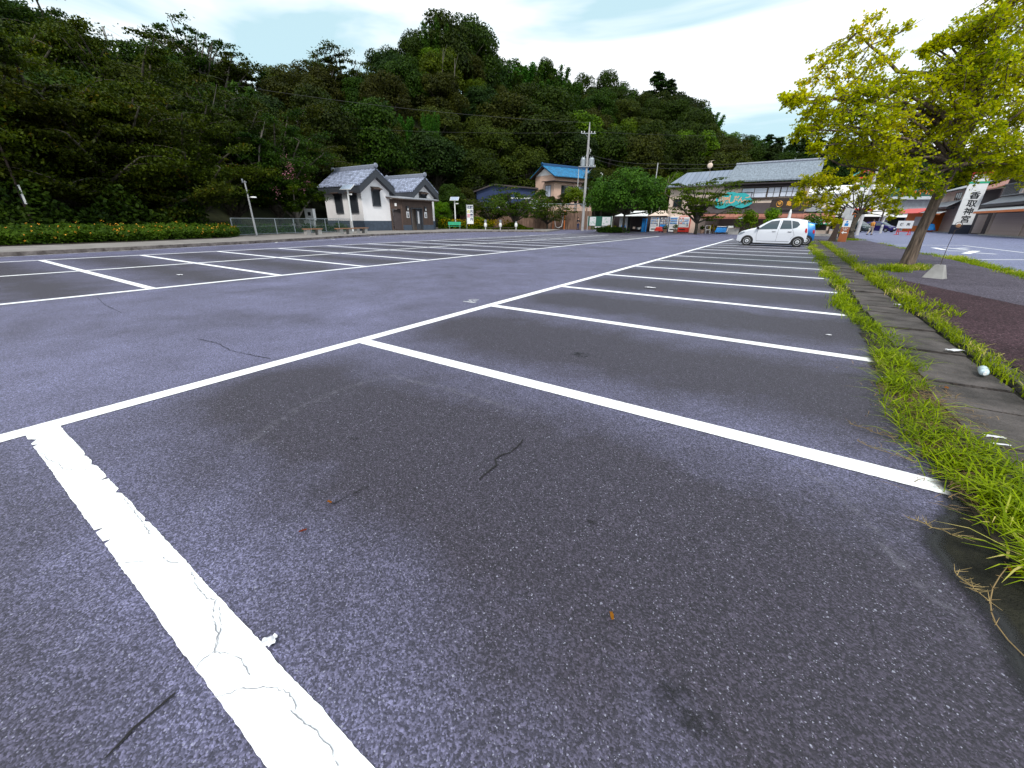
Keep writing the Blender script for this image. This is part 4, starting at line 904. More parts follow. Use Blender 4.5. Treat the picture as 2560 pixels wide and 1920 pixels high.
    for wx in (wf, wr):
        for sg in (-1, 1):
            wh = MB(); wh.smooth = False
            y = sg*(W/2-.085)
            wh.lathe([(.17,-.075),(.255,-.078),(.275,-.05),(.278,0),(.275,.05),(.255,.078),(.17,.075)], (wx*s, y, .278), 26, 'y'); w_ = wh.build('wheel', X['tyre'], o)
            ri = MB(); c = (wx*s, y+sg*.068, .278)
            ri.lathe([(.172,-.02*sg),(.178,.012*sg),(.165,.014*sg),(.15,-.012*sg),(.10,.004*sg),(.085,.016*sg),(.05,.016*sg),(.03,.02*sg)], c, 22, 'y'); ro_ = ri.build('rim', X['rim'], w_)
            hb_ = MB(); hb_.lathe([(.032,0),(.03,.012*sg)], (wx*s, y+sg*.09, .278), 12, 'y')
            for i in range(10):
                a = 2*PI*i/10; hb_.lathe([(.014,0),(.014,.004*sg)], (wx*s+.125*math.cos(a), y+sg*.068, .278+.125*math.sin(a)), 8, 'y')
            hb_.build('wheel_holes', X['black'], ro_)
    return o
hatchback('parked_car', (-2.66, 28.78, 0), 0, 'carpaint', 'small white hatchback parked alone in the right hand bays')
hatchback('parked_car', (-2.22, 31.35, 0), 0, 'carblue', 'bright blue hatchback parked just behind the white one', Hs=.90)
p = G(2190, 574); hatchback('parked_car', (9.2, 78.8, 0), -PI/2*.8+.35+PI, 'cardark', 'dark hatchback facing us up the street beside the orange figure', Lc=4.2, Hs=1.05, W=1.7)
hatchback('parked_car', (12.6, 84, 0), -PI/2*.7+.4+PI, 'carpurple', 'violet dark car half hidden by the grey post up the street', Lc=3.9)
def truck(loc, rz, label):
    o = thing('small_truck', loc, rz, label, 'truck')
    MB().prism([(0,-.73,.35),(0,-.73,1.0),(.25,-.73,1.75),(1.25,-.73,1.78),(1.25,-.73,.35)], (0,1.46,0)).build('cab', X['carpaint'], o)
    MB().prism([(-.01,-.62,1.05),(.22,-.62,1.68),(.2,-.62,1.7),(-.03,-.62,1.05)], (0,1.24,0)).build('windscreen', X['carglass'], o)
    m = MB(); m.bb(.35,1.1,-.745,-.731,1.1,1.62); m.bb(.35,1.1,.731,.745,1.1,1.62); m.build('side_window', X['carglass'], o)
    m = MB(); m.bb(1.3,3.3,-.7,.7,.6,.68); m.bb(1.3,3.3,-.72,-.68,.6,.95); m.bb(1.3,3.3,.68,.72,.6,.95); m.bb(3.27,3.3,-.68,.68,.6,.95); m.build('load_bed', X['carpaint'], o)
    for x in (.5, 2.6):
        for y in (-.66, .66): MB().lathe([(.15,-.07),(.27,-.07),(.28,0),(.27,.07),(.15,.07)], (x,y,.28), 18, 'y').build('wheel', X['tyre'], o)
    return o
truck(tuple(Q(-2.4, 69, HZ)), AZ+.1, 'white mini truck glimpsed through branches above the brown wall'); truck(tuple(Q(2.6, 68.5, HZ)), AZ-.2, 'white mini truck behind the shrubs nearer the salmon house')

# ================================================================ STREET THINGS
po = Vector((-24.1, 53.9, 0))
up_ = thing('utility_pole', tuple(po), AZ, 'tall grey concrete utility pole carrying two transformers at the back of the lot', 'utility pole')
MB().tube([(0,0,-.1),(0,0,11.4),(0,0,12.7)], [.19,.125,.05], 12).build('pole', X['poleconc'], up_)
ar = MB(); ar.bb(-1.0,.85,-.05,.05,11.45,11.53); ar.tube([(-.6,0,11.5),(0,0,11.0)], .02); ar.build('crossarm', X['grey'], up_)
ins = MB()
for x in (-.95,-.6,.3,.7): ins.lathe([(.03,0),(.06,.04),(.03,.08),(.06,.12),(.03,.2)], (x,0,11.53), 8)
ins.build('insulators', X['white'], up_)
pl_ = MB(); pl_.bb(-1.1,1.1,-.3,.3,7.72,7.82); pl_.tube([(-.9,0,7.75),(0,0,6.9)], .03); pl_.tube([(.9,0,7.75),(0,0,6.9)], .03); pl_.build('platform', X['grey'], up_)
for x, w_ in ((-.52,.27),(.55,.32)):
    tr = MB(); tr.lathe([(w_*.9,0),(w_,.05),(w_,.85),(w_*.85,.93),(w_*.3,.96)], (x,-.05,7.83), 14); t_ = tr.build('transformer', X['galv'], up_)
    f = MB()
    for i in range(9): a = PI+PI*i/8; f.box((x+math.cos(a)*(w_+.02), -.05+math.sin(a)*(w_+.02), 8.25), (.015,.06,.6), rz=a+PI/2)
    for k in (-.12,.12): f.lathe([(.03,0),(.055,.05),(.03,.1),(.04,.18)], (x+k,-.05,8.78), 8)
    f.build('fins', X['grey'], t_)
m = MB()
for i in range(5): m.lathe([(.03,0),(.055,.05),(.03,.12)], (.3+i*.18,-.25,7.83), 8)
m.build('fuse_row', X['white'], up_)
m = MB(); m.tube([(.15,0,10.0),(.3,-.05,9.6),(.25,0,9.2)], .03); m.lathe([(.02,-.05),(.05,0),(.05,.25),(.02,.3)], (.35,0,9.5), 8); m.tube([(-.1,-.15,9.3),(-.18,-.2,8.9)], .04); m.build('cable_boots', X['lgrey'], up_)
m = MB(); m.lathe([(.205,0),(.2,.05)], (0,0,4.6), 12); m.lathe([(.215,0),(.21,.4)], (0,0,3.0), 12); m.bb(-.08,.08,-.21,-.19,3.5,3.9); m.build('bands', X['grey'], up_)
def pole2(name, loc, h, r, label, mt='poleconc', arm=False, lamp=False, rz=0):
    o = thing(name, tuple(loc), rz, label, 'pole')
    MB().tube([(0,0,-.4),(0,0,h)], [r*1.25, r*.8], 9).build('shaft', X[mt], o)
    if arm:
        m = MB(); m.bb(-.75,.75,-.04,.04,h-.9,h-.82)
        for x in (-.7,-.35,.35,.7): m.lathe([(.04,0),(.07,.08),(.03,.2)], (x,0,h-.82), 7)
        m.build('crossarm', X['grey'], o)
    if lamp:
        m = MB(); m.tube([(0,0,h-1.1),(.35,0,h-1.0),(.6,0,h-1.02)], .025); m.lathe([(.16,0),(.2,-.08),(.05,-.02)], (.75,0,h-1.0), 10); m.build('lamp_head', X['white'], o)
        m = MB(); m.bb(-.35,.15,-.04,.04,h-.12,h-.06); m.lathe([(.04,0),(.06,.1),(.03,.2)], (-.3,0,h-.06), 7); m.build('bracket', X['grey'], o)
    return o
def to_ground(v, z=0): return (v.x, v.y, z)
vB = V(588, 212, 52); zb_ = hill((588-1280)/1067, 52); pB = pole2('utility_pole', (vB.x, vB.y, zb_), vB.z-zb_, .13, 'grey pole standing out of the treetops on the left slope', arm=False)
vC = V(256, 66, 62); zc_ = 12.; pC = pole2('utility_pole', (vC.x, vC.y, zc_), vC.z-zc_, .16, 'dark pole top with a crossarm above the far left treetops', arm=True, rz=AZ+.3)
vS = V(1645, 407, 58); pS = pole2('service_pole', (vS.x, vS.y, 0), vS.z, .06, 'thin grey service pole at the foot of the hill left of the sweets shop', 'lgrey')
ps = V(1447, 422, 68); pole2('flag_pole', (ps.x, ps.y, 2.5), ps.z-2.5, .06, 'slim grey pole standing before the salmon house', 'lgrey')
sl1 = Q(-18.6, 30.5, .15); v = V(626, 452, 30.5); pole2('light_pole', (sl1.x, sl1.y, .1), v.z-.1, .055, 'slim leaning looking grey pole with a small lamp behind the chain link fence', 'lgrey', lamp=True)
sl2 = G(82, 572, .15); sl2 = V(82, 560, 21.5); lp_ = pole2('light_pole', (sl2.x, sl2.y, .1), 6.5, .05, 'grey pole with a white and blue plate standing in the flower hedge', 'wood')
MB().bb(.16,.5,-.03,.03,1.75,2.6).build('sign_plate', X['white'], lp_); MB().bb(.16,.32,-.036,-.031,1.75,2.6).build('blue_stripe', X['navy'], lp_)
gp = V(2150, 560, 47); pole2('street_pole', (gp.x, gp.y, 0), 7.6, .15, 'wide grey steel pole rising through the small tree', 'lgrey')
def wire(pts, sag, label, r=.012):
    r = r*.62
    m = MB()
    for a, b, s_ in zip(pts, pts[1:], sag):
        a, b = Vector(a), Vector(b); n = 18
        m.tube([a.lerp(b, i/n) + Vector((0,0,-4*s_*(i/n)*(1-i/n))) for i in range(n+1)], r, 4, False)
    o = m.build('power_line', X['wire']); return setp(o, label, 'cable')
top = po+Vector((0,0,12.65)); far_r = V(2110, 338, 60)
wire([top, V(588, 214, 52)], [.5], 'upper cable running from the main pole up to the slope pole', .02)
wire([po+Vector((-.6,-.4,11.6)), V(840, 318, 62), V(560, 225, 56)], [.3,.2], 'second cable sagging left across the dark hillside', .016)
wire([po+Vector((.6,.4,11.65)), V(1905, 340, 70), far_r], [.15,.1], 'straight cable running right from the crossarm', .02)
wire([po+Vector((.1,0,9.2)), vS+Vector((0,0,-.1)), V(2060, 398, 62)], [.35,.3], 'lower cable looping past the thin service pole', .025)
wire([po+Vector((.1,0,9.0)), vS+Vector((0,0,-.6)), V(1850, 414, 58)], [.5,.2], 'lowest cable drooping toward the shop roof', .025)
wire([po+Vector((-.1,0,9.1)), tuple(Q(-2, 75, 7.6)), V(1130, 478, 66)], [.3,.3], 'cable dropping left past the blue roof gable', .018)
cps = [Vector(vC)+Vector((0,0,-.05)), V(420, 108, 58)]
wire([V(40, 8, 60), vC, V(560, 200, 56)], [.1,.4], 'top cable over the far left treetops', .018)
wire([V(90, 50, 60), V(290, 98, 62), V(600, 250, 54)], [.1,.5], 'lower cable over the far left treetops', .018)

def solar_lamp(loc, rz, label, sc=1.):
    o = thing('solar_lamp', loc, rz, label, 'lamp')
    MB().tube([(0,0,0),(0,0,3.25*sc)], [.085*sc,.07*sc], 12).build('post', X['white'], o)
    MB().lathe([(.13,0),(.13,.04)], (0,0,0), 12).build('base_plate', X['grey'], o)
    f = MB(); f.box((0,0,3.42*sc), (1.05*sc,.75*sc,.05), rx=math.radians(32)); f.tube([(0,0,3.2*sc),(0,0,3.4*sc)], .04); pn = f.build('panel_frame', X['white'], o)
    c = MB(); c.box((0,-.016,3.45*sc), (.97*sc,.67*sc,.01), rx=math.radians(32)); c.build('solar_cells', X['cells'], pn)
    l = MB(); l.tube([(0,0,2.85*sc),(.25,-.1,2.9*sc)], .03); l.box((.36,-.14,2.88*sc), (.32,.16,.12), rz=-.3); lo_ = l.build('lamp_head', X['white'], o)
    MB().box((.36,-.14,2.815*sc), (.26,.12,.008), rz=-.3).build('lens', X['lens'], lo_)
    MB().bb(-.11,.11,-.12,-.086,.3,.95).build('control_box', X['lgrey'], o)
X['cells'] = banded('solar_cells', (.30,.36,.48), (.6,.62,.66), 8., 'X', .2, .06, .1)
l1 = V(869, 583, 41); solar_lamp((-35.75, 25.85, .14), 0.3, 'tall white solar lamp in front of the left gable of the toilet block', 1.14)
l2 = G(1118, 575, .14); solar_lamp((-38.0, 43.6, .14), 0.5, 'white solar lamp right of the toilet block near the green bench', 1.08)

def low_bench(loc, rz, label, Lb=1.5):
    o = thing('low_bench', loc, rz, label, 'bench', 'low benches along the left pavement')
    MB().prism([(-Lb/2,-.22,.40),(Lb/2,-.22,.40),(Lb/2+.04,0,.40),(Lb/2,.22,.40),(-Lb/2,.22,.40),(-Lb/2-.04,0,.40)], (0,0,.06)).build('seat', X['benchwood'], o)
    for s_ in (-1, 1): MB().prism([(s_*.5-.17,-.17,0),(s_*.5+.17,-.17,0),(s_*.5+.17,.17,0),(s_*.5-.17,.17,0)], (0,0,.40)).build('leg', X['concrete'], o)
b1, b2, b3 = G(784, 587.5, .14), G(863, 585.5, .14), G(903, 583.3, .14)
low_bench(tuple(b1), PI/2+.14, 'low reddish topped bench in front of the electric cabinet, leftmost of three'); low_bench(tuple(b2), PI/2+.2, 'low reddish topped bench at the foot of the solar lamp', 1.7); low_bench(tuple(b3), PI/2+.22, 'low reddish topped bench beside the toilet block corner', 1.6)
gb = thing('green_bench', tuple(G(1137, 576, .14)), AZ+.15, 'bright green slatted garden bench right of the toilet block', 'bench')
for z in (.62,.74,.86): MB().box((0,.22,z), (1.45,.03,.09), rx=-.15).build('back_slat', X['greenp'], gb)
for y in (-.15,0,.14): MB().bb(-.72,.72,y-.055,y+.055,.42,.45).build('seat_slat', X['greenp'], gb)
for x in (-.6,.6): MB().tube([(x,-.2,0),(x,-.18,.42),(x,.2,.42),(x,.26,.92)], .022, 6).tube([(x,.2,.42),(x,.26,0)], .022, 6).build('leg', X['grey'], gb)

# chain link fence
X['mesh'] = None
def chainmat():
    m, t, b = base('chain_link'); lk = t.links.new; b.inputs['Base Color'].default_value = (.16,.22,.22,1); b.inputs['Metallic'].default_value = .3
    c = N(t, 'ShaderNodeTexCoord'); s = N(t, 'ShaderNodeSeparateXYZ'); lk(c.outputs['Object'], s.inputs[0])
    outs = []
    for sg in (1, -1):
        a = N(t, 'ShaderNodeMath', operation='MULTIPLY_ADD', i_1=sg*1.0); lk(s.outputs['Z'], a.inputs[0]); lk(s.outputs['X'], a.inputs[2])
        f = N(t, 'ShaderNodeMath', operation='MULTIPLY', i_1=14.0); lk(a.outputs[0], f.inputs[0]); g_ = N(t, 'ShaderNodeMath', operation='FRACT'); lk(f.outputs[0], g_.inputs[0])
        l = N(t, 'ShaderNodeMath', operation='LESS_THAN', i_1=.11); lk(g_.outputs[0], l.inputs[0]); outs.append(l)
    mx_ = N(t, 'ShaderNodeMath', operation='MAXIMUM'); lk(outs[0].outputs[0], mx_.inputs[0]); lk(outs[1].outputs[0], mx_.inputs[1]); lk(mx_.outputs[0], b.inputs['Alpha']); return m
X['chain'] = chainmat()
fa_, fb_ = Vector((-32.6, 13.9, .14)), Vector((-37.2, 26.8, .14)); fl = (fb_-fa_).length; fz = math.atan2(fb_.y-fa_.y, fb_.x-fa_.x)
fe = thing('chain_link_fence', tuple(fa_), fz, 'grey chain link fence on posts between the flower hedge and the toilet block', 'fence')
for i in range(8): MB().tube([(i*fl/7,0,0),(i*fl/7,0,1.14)], .035, 7).build('post', X['galv'], fe)
m = MB(); m.tube([(0,0,1.14),(fl,0,1.14)], .028, 6); m.tube([(0,0,.06),(fl,0,.06)], .02, 6); m.tube([(0,0,.6),(fl,0,.6)], .008, 4); m.build('rail', X['galv'], fe)
MB().quad((0,0,.06),(fl,0,.06),(fl,0,1.14),(0,0,1.14)).build('chain_link_mesh', X['chain'], fe)
cb = thing('electric_cabinet', tuple(V(781, 566, 40.5)*1), AZ, 'tall white electric cabinet with a meter window behind the fence', 'cabinet'); cb.location.z = .14
MB().bb(-.62,.28,-.2,.2,0.0,1.0).bb(-.38,.38,-.26,.26,1.0,1.95).build('cabinet_body', X['white'], cb); MB().bb(-.40,.40,-.3,.3,1.951,2.0).build('lid', X['white'], cb)
MB().bb(-.1,.18,-.275,-.262,1.4,1.72).build('meter_window', X['dark'], cb); MB().bb(-.36,.36,-.268,-.262,1.0,1.02).build('door_gap', X['grey'], cb)
lw = thing('low_white_wall', tuple(V(752, 566, 41.5)), AZ, 'short low white wall left of the electric cabinet', 'wall'); lw.location.z = .1
MB().bb(-1.1,.8,-.1,.1,0,.72).build('wall_face', X['plaster'], lw)

# bollard lamps
for i, (x, y, lab) in enumerate(((1214,576,'white globe bollard lamp nearest the green bench, left of the low chain'), (1251,576,'white bollard lamp with a grey cap in the middle of the low chain'), (1290,576,'white egg shaped bollard lamp at the right end of the low chain'))):
    q = G(x, y, .1); o = thing('bollard_lamp', (q.x, q.y, 0), 0, lab, 'lamp', 'bollard lamps before the shrubs')
    MB().tube([(0,0,0),(0,0,.42)], [.08,.06], 10).build('stem', X['lgrey'], o)
    MB().lathe([(.06,0),(.16,.12),(.19,.3),(.15,.5),(.07,.6)], (0,0,.42), 12).build('globe', X['white'], o)
    MB().lathe([(.12,0),(.13,.05),(.02,.14 if i == 2 else .3)] if i == 2 else [(.14,0),(.15,.1),(.15,.3)], (0,0,1.02), 12).build('cap', X['grey'], o)
qa, qb = G(1214,576,.1), G(1290,576,.1); ch_ = MB(); ch_.tube([(qa.x,qa.y,.42),(qb.x,qb.y,.42)], .03, 6)
for f in (.25,.5,.75): q = qa.lerp(qb, f); ch_.tube([(q.x,q.y,0),(q.x,q.y,.42)], .04, 6)
setp(ch_.build('low_rail', X['wood']), 'low brown wooden rail between the bollard lamps', 'rail')

# banner with writing at the left of the shrubs
nb = thing('vertical_banner', tuple(V(1176, 560, 50)), AZ, 'white vertical banner lettered in blue with yellow and pink among shrubs', 'banner'); nb.location.z = .1
MB().bb(-.37,.37,-.02,.02,.75,2.75).build('cloth', X['white'], nb); MB().tube([(-.42,0,0),(-.42,0,2.85)], .02, 6).tube([(-.42,0,2.8),(.4,0,2.8)], .015, 6).build('pole', X['grey'], nb)
for i, s in enumerate('観光案内'): text(s, .36, X['navy'], nb, (.17,-.03,2.5-i*.42), FR, 'lettering', .008)
text('花', .36, X['navy'], nb, (-.17,-.03,2.5), FR, 'lettering', .008); text('の', .4, X['yel'] if 'yel' in X else X['gold'], nb, (-.17,-.03,2.05), FR, 'lettering', .01); text('里', .4, X['pinkflower'], nb, (-.17,-.03,1.6), FR, 'lettering', .01)
# map board + little white table
q = G(1462, 578, 0); mb_ = thing('map_board', (-22.4, 55.6, 0), .52, 'dark green notice board with two pale maps right of the utility pole', 'notice board')
MB().bb(-1.55,1.65,0,.08,.62,1.85).build('board', X['dgreen'], mb_); MB().tube([(-1.6,.04,0),(-1.6,.04,1.9)], .05, 8).build('leg', X['lgrey'], mb_); MB().tube([(1.7,.04,0),(1.7,.04,1.9)], .05, 8).build('leg', X['lgrey'], mb_)
for x in (-.92, .78):
    a = MB().bb(x-.42,x+.42 if x < 0 else x+.72,-.02,-.001,.68,1.78).build('map_sheet', X['paper'], mb_); r5 = random.Random(int(x*10)); m = MB()
    for k in range(7):
        cx, cz = x+r5.uniform(-.3,.4), r5.uniform(.9,1.6); m.tube([(cx+r5.uniform(-.12,.12), -.026, cz+r5.uniform(-.1,.1)) for _ in range(5)], .012, 4)
    m.build('map_drawing', X['greenp'], a)
wt = thing('white_table', (-21.9, 54.6, 0), .52, 'small low white table in front of the map board', 'table')
MB().bb(-.65,.65,-.22,.22,.40,.56).build('table_top', X['white'], wt)
for x in (-.5,.5): MB().bb(x-.03,x+.03,-.18,.18,0,.40).build('leg', X['lgrey'], wt)
# red barrier frames near the wall
for (x0, h_, lab) in ((6.05, 2.9, 'rust red post with a yellow tip, left one before the brown wall'), (7.75, 3.6, 'taller rust red post with a yellow tip right of the hanging chain')):
    q = Q(x0-.02, 64.5); o = thing('red_post', tuple(q), AZ, lab, 'post')
    MB().tube([(0,0,0),(0,0,h_*.72)], .07, 8).build('shaft', X['orange'], o); MB().tube([(0,0,h_*.72),(0,0,h_)], .05, 8).build('tip', X['cream'], o); MB().lathe([(.2,0),(.2,.06)], (0,0,h_*.7), 8).build('collar', X['orange'], o); MB().lathe([(.25,0),(.25,.05)], (0,0,0), 8).build('foot', X['concrete'], o)
o = MB(); qa, qb = Q(6.2, 64.5), Q(7.55, 64.5)
o.tube([qa+Vector((0,0,1.6)), qa+Vector((.25,.1,.4)), qa.lerp(qb,.5)+Vector((0,0,.25)), qb+Vector((-.2,0,.5)), qb+Vector((0,0,2.3))], .05, 6); setp(o.build('white_chain', X['white']), 'white plastic chain drooping between the rust red posts', 'chain')

# vending machines (face -Y)
X['cans'] = banded('drink_rows', (.45,.50,.62), (.10,.14,.2), 11., 'X', .3, .3, .5)
def vending(x, y, bm_, fm_, label, lower='white', rz=0, cans=('blue','beige','grey'), accent=None, wv=1.1):
    o = thing('vending_machine', (x, y, 0), rz, label, 'vending machine', 'vending machines in a row before the shop')
    MB().bb(-wv/2, wv/2, 0, .7, .08, 1.83).build('cabinet', X[bm_], o)
    d = MB(); d.bb(-wv/2+.03, wv/2-.03, -.05, -.001, .62, 1.79); dr = d.build('display_window', X[fm_], o)
    r6 = random.Random(int(x*100))
    for k in range(3):
        z = 1.66-k*.27
        MB().bb(-wv/2+.07, wv/2-.1, -.075, -.051, z-.12, z-.10).build('shelf', X['white'], dr)
        for i in range(9):
            cx = -wv/2+.13+i*(wv-.3)/8; MB().lathe([(.032,0),(.035,.02),(.035,.13),(.025,.15)], (cx,-.085,z-.10), 8).build('drink_can', X[r6.choice(cans)], dr)
    MB().bb(-wv/2+.02, wv/2-.02, -.04, -.001, .10, .60).build('lower_panel', X[lower], o)
    MB().bb(-wv/2+.15, wv/2-.4, -.055, -.041, .30, .42).build('delivery_flap', X['dark'], o)
    m = MB(); m.bb(wv/2-.3, wv/2-.1, -.065, -.051, .72, .95); m.build('coin_panel', X['grey'], o)
    MB().bb(-wv/2+.06, wv/2-.35, -.062, -.051, .66, .9).build('advert_panel', X[accent or 'paper'], o)
    for s_ in (-1, 1): MB().bb(s_*wv/2*.8-.06, s_*wv/2*.8+.06, .05, .6, 0, .079).build('foot', X['black'], o)
    return o
vending(-14.9, 55.6, 'white', 'white', 'all white vending machine at the left end of the row')
vending(-13.7, 55.6, 'navy', 'cells', 'navy blue vending machine with silver drink rows, second in the row', 'navy', cans=('rust','grey','white'), accent='blue', wv=1.1)
vending(-12.55, 55.5, 'white', 'white', 'white vending machine with light blue drink rows, third in the row', 'white', cans=('blue','blue','turq'), wv=1.05)
vending(-11.3, 55.4, 'redpaint', 'white', 'red vending machine at the right end of the row', 'redpaint', cans=('blue','white','redpaint'), wv=1.25)

# planters, chair, covered stands before the shop
lr_ = random.Random(21)
def leafcloud(n, fpos, size, rr, up=.3, asp=1.6):
    # n leaf quads; fpos(rng)->(pos, normal)
    P = np.zeros((n, 4, 3))
    for i in range(n):
        p, nn = fpos(); 
        nn = Vector(nn) + Vector((rr.gauss(0,.5), rr.gauss(0,.5), rr.gauss(0,.5)+up)); nn.normalize()
        a = nn.orthogonal().normalized(); b = nn.cross(a); an = rr.uniform(0, 2*PI); a, b = a*math.cos(an)+b*math.sin(an), b*math.cos(an)-a*math.sin(an)
        s = size*rr.uniform(.6, 1.3); p = Vector(p)
        P[i] = [p-a*s*.5*asp, p-b*s*.5, p+a*s*.5*asp, p+b*s*.5]
    return P
def bush(name, loc, r, h, m, label, cat='shrub', n=700, ls=.09, group=None, pot=None, flowers=None, seed=1):
    rr = random.Random(seed); o = thing(name, loc, rr.uniform(0, 6), label, cat, group); z0 = 0
    if pot:
        z0 = .42; MB().lathe([(.2,0),(.28,.36),(.31,.42),(.27,.42),(.25,.36)], (0,0,0), 14).build('pot', X[pot], o)
    lob = [(rr.uniform(-.5,.5)*r, rr.uniform(-.5,.5)*r, z0+h*rr.uniform(.35,.8), r*rr.uniform(.35,.6)) for _ in range(9)]
    def fp():
        a, b, c, q = rr.choice(lob); d = Vector((rr.gauss(0,1), rr.gauss(0,1), rr.gauss(0,1))).normalized(); return (a+d.x*q, b+d.y*q, max(.05, c+d.z*q*.9)), d
    link('foliage', quads_mesh('foliage', leafcloud(n, fp, ls, rr), X[m]), o)
    st = MB()
    for k in range(5): a, b, c, q = lob[k]; st.tube([(a*.15,b*.15,z0*.9), (a*.6,b*.6,c*.6), (a,b,c)], [.03,.02,.01], 5)
    st.build('stem', X['darkbark'], o)
    if flowers: link('blossom', quads_mesh('blossom', leafcloud(50, fp, .07, rr, 1), X[flowers]), o)
    return o
bush('potted_plant', (-13.0, 53.6, 0), .32, .5, 'leaf_bush', 'clay pot with white topped flowers between the second and third machines', 'potted plant', 220, .08, None, 'terra', 'paper', 2)
bush('potted_plant', (-11.75, 53.4, 0), .34, .5, 'leaf_bush', 'clay pot with pale flowers in front of the third machine', 'potted plant', 220, .08, None, 'terra', 'paper', 3)
bush('potted_plant', (-8.9, 54.2, 0), .36, .35, 'leaf_ever', 'clay pot with a low dark plant beside the white chair', 'potted plant', 200, .08, None, 'terra', None, 4)
bush('potted_plant', (-20.5, 54.4, 0), .3, .3, 'leaf_bush', 'small pot of yellow green leaves under the round tree', 'potted plant', 160, .08, None, 'terra', 'yellow_leaf', 5)
bush('potted_plant', (-19.6, 54.2, 0), .28, .3, 'leaf_bush', 'small pot with orange flowers near the blue drape', 'potted plant', 160, .08, None, 'terra', 'marigold', 6)
bush('shrub', (-8.0, 54.9, .25), .55, .8, 'yellow_leaf', 'yellow leaved shrub behind the white chair', 'shrub', 500, .10, seed=7)
bush('shrub', (-4.3, 52.5, .3), 1.15, 2.3, 'leaf_bush', 'tall yellow green bamboo like shrub left of the white car roof', 'shrub', 1500, .12, seed=8)
bush('shrub', (-2.1, 52.2, .3), 1.0, 2.5, 'leaf_bush', 'tall feathery shrub right behind the bonnet of the white car', 'shrub', 1500, .12, seed=9)
bush('shrub', (1.5, 52.0, .2), .95, 2.1, 'leaf_maki', 'rounded green shrub above the rear of the white car', 'shrub', 1200, .11, seed=10)
bush('shrub', (3.9, 51.5, 0), .7, 1.9, 'yellow_leaf', 'yellow green climbing shrub beside the red frame', 'shrub', 900, .11, seed=11)
for x, y, lab in ((-5.4, 52.6, 'tall grey brown planter box at the foot of the left shrub'), (-3.2, 52.4, 'wide planter box hidden behind the white car')):
    o = thing('planter_box', (x, y, 0), 0, lab, 'planter'); MB().prism([(-.5,-.3,0),(.5,-.3,0),(.55,-.3,.62),(-.55,-.3,.62)], (0,.6,0)).build('box', X['concrete'], o); MB().bb(-.56,.56,-.33,.33,.62,.68).build('rim', X['beige'], o)
o = thing('white_chair', (-8.2, 53.7, 0), .3, 'small white slatted chair beside the clay pot', 'chair')
MB().bb(-.25,.25,-.22,.22,.40,.44).build('seat', X['white'], o); MB().tube([(-.25,.22,.44),(-.26,.3,.85),(.26,.3,.85),(.25,.22,.44)], .02, 6).build('backrest', X['white'], o)
for x in (-.22,.22): MB().tube([(x,-.2,.4),(x,-.28,0)], .018, 6).build('leg', X['white'], o); MB().tube([(x,.2,.4),(x,.28,0)], .018, 6).build('leg', X['white'], o)
def draped(loc, rz, dims, m, label, topm=None, seed=1, legs=True):
    rr = random.Random(seed); o = thing('covered_stand', loc, rz, label, 'stand'); w_, d_, h_ = dims
    me = MB(); me.smooth = True; nx = 16; ny = 10; vs = []
    for j in range(ny+1):
        for i in range(nx+1):
            u, v = i/nx*2-1, j/ny*2-1; r = max(abs(u), abs(v)); z = h_*(1-.75*max(0, r-.72)/.28) + rr.uniform(-.03,.03)
            k = .85+.15*(1-max(0, r-.72)); vs.append((u*w_/2*(1+.1*max(0,r-.7)), v*d_/2*(1+.1*max(0,r-.7)), max(.12, z)))
    me.add(vs, [(j*(nx+1)+i, j*(nx+1)+i+1, (j+1)*(nx+1)+i+1, (j+1)*(nx+1)+i) for j in range(ny) for i in range(nx)]); me.build('drape', X[m], o)
    if legs:
        for x in (-w_*.4, w_*.4): MB().bb(x-.03,x+.03,-d_*.4,-d_*.4+.05,0,h_*.8).build('leg', X['grey'], o)
    if topm: MB().bb(-w_*.38,w_*.38,-d_*.4,d_*.4,h_+.04,h_+.1).build('cloth_sign', X[topm], o)
    return o
draped((-6.75, 53.6, 0), 0, (1.25,.9,.72), 'blue', 'blue cloth covered stand with a white lettered sheet on top', 'white', 3)
draped((-5.85, 53.4, 0), .1, (.75,.7,.85), 'white', 'white sheet covered crate right of the blue stand', None, 4)
draped((-13.9, 54.1, 0), 0, (.9,.6,.62), 'redpaint', 'red cloth bench before the left vending machines', None, 5)
draped((-18.6, 54.6, 0), 0, (.6,.6,.75), 'blue', 'small blue draped stand in front of the grey sliding door', None, 6)
draped((17.6, 92.0, 0), 0, (1.9,1.3,1.2), 'blue', 'bright blue tarpaulin over a cart left of the leaning trunk', None, 7)
# folded parasol in white cover, behind the car
o = thing('folded_parasol', (-.55, 51.0, 0), 0, 'white folded parasol standing behind the car roof', 'parasol'); MB().lathe([(.03,.0),(.03,1.0),(.18,1.05),(.12,2.2),(.03,2.5)], (0,0,0), 10).build('cover', X['white'], o); MB().lathe([(.05,2.5),(.07,2.6),(.02,2.68)], (0,0,0), 8).build('finial', X['dark'], o); MB().lathe([(.25,0),(.25,.08)], (0,0,0), 12).build('base', X['concrete'], o)
# stone steps / low planks of the shop front seen right of the car
o = thing('low_stage', (3.3, 53.6, 0), 0, 'low pale stone edging across the shop front right of the cars', 'edging'); MB().bb(-2.2,1.6,-.25,.25,0,.22).build('slab', X['concrete'], o); MB().bb(-2.4,1.2,.6,.9,.0,.55).build('ledge', X['beige'], o)
# red torii like frame
o = thing('garden_gate', (4.6, 54.5, 0), .2, 'narrow orange red wooden frame right of the shop beside yellow leaves', 'frame')
for x in (-.45,.45): MB().bb(x-.09,x+.09,-.09,.09,0,2.35).build('post', X['redpaint'], o)
MB().bb(-.8,1.6,-.12,.12,2.35,2.6).build('lintel', X['redpaint'], o); MB().bb(-.4,.4,-.03,.03,.4,2.2).build('banner', X['orange'], o)
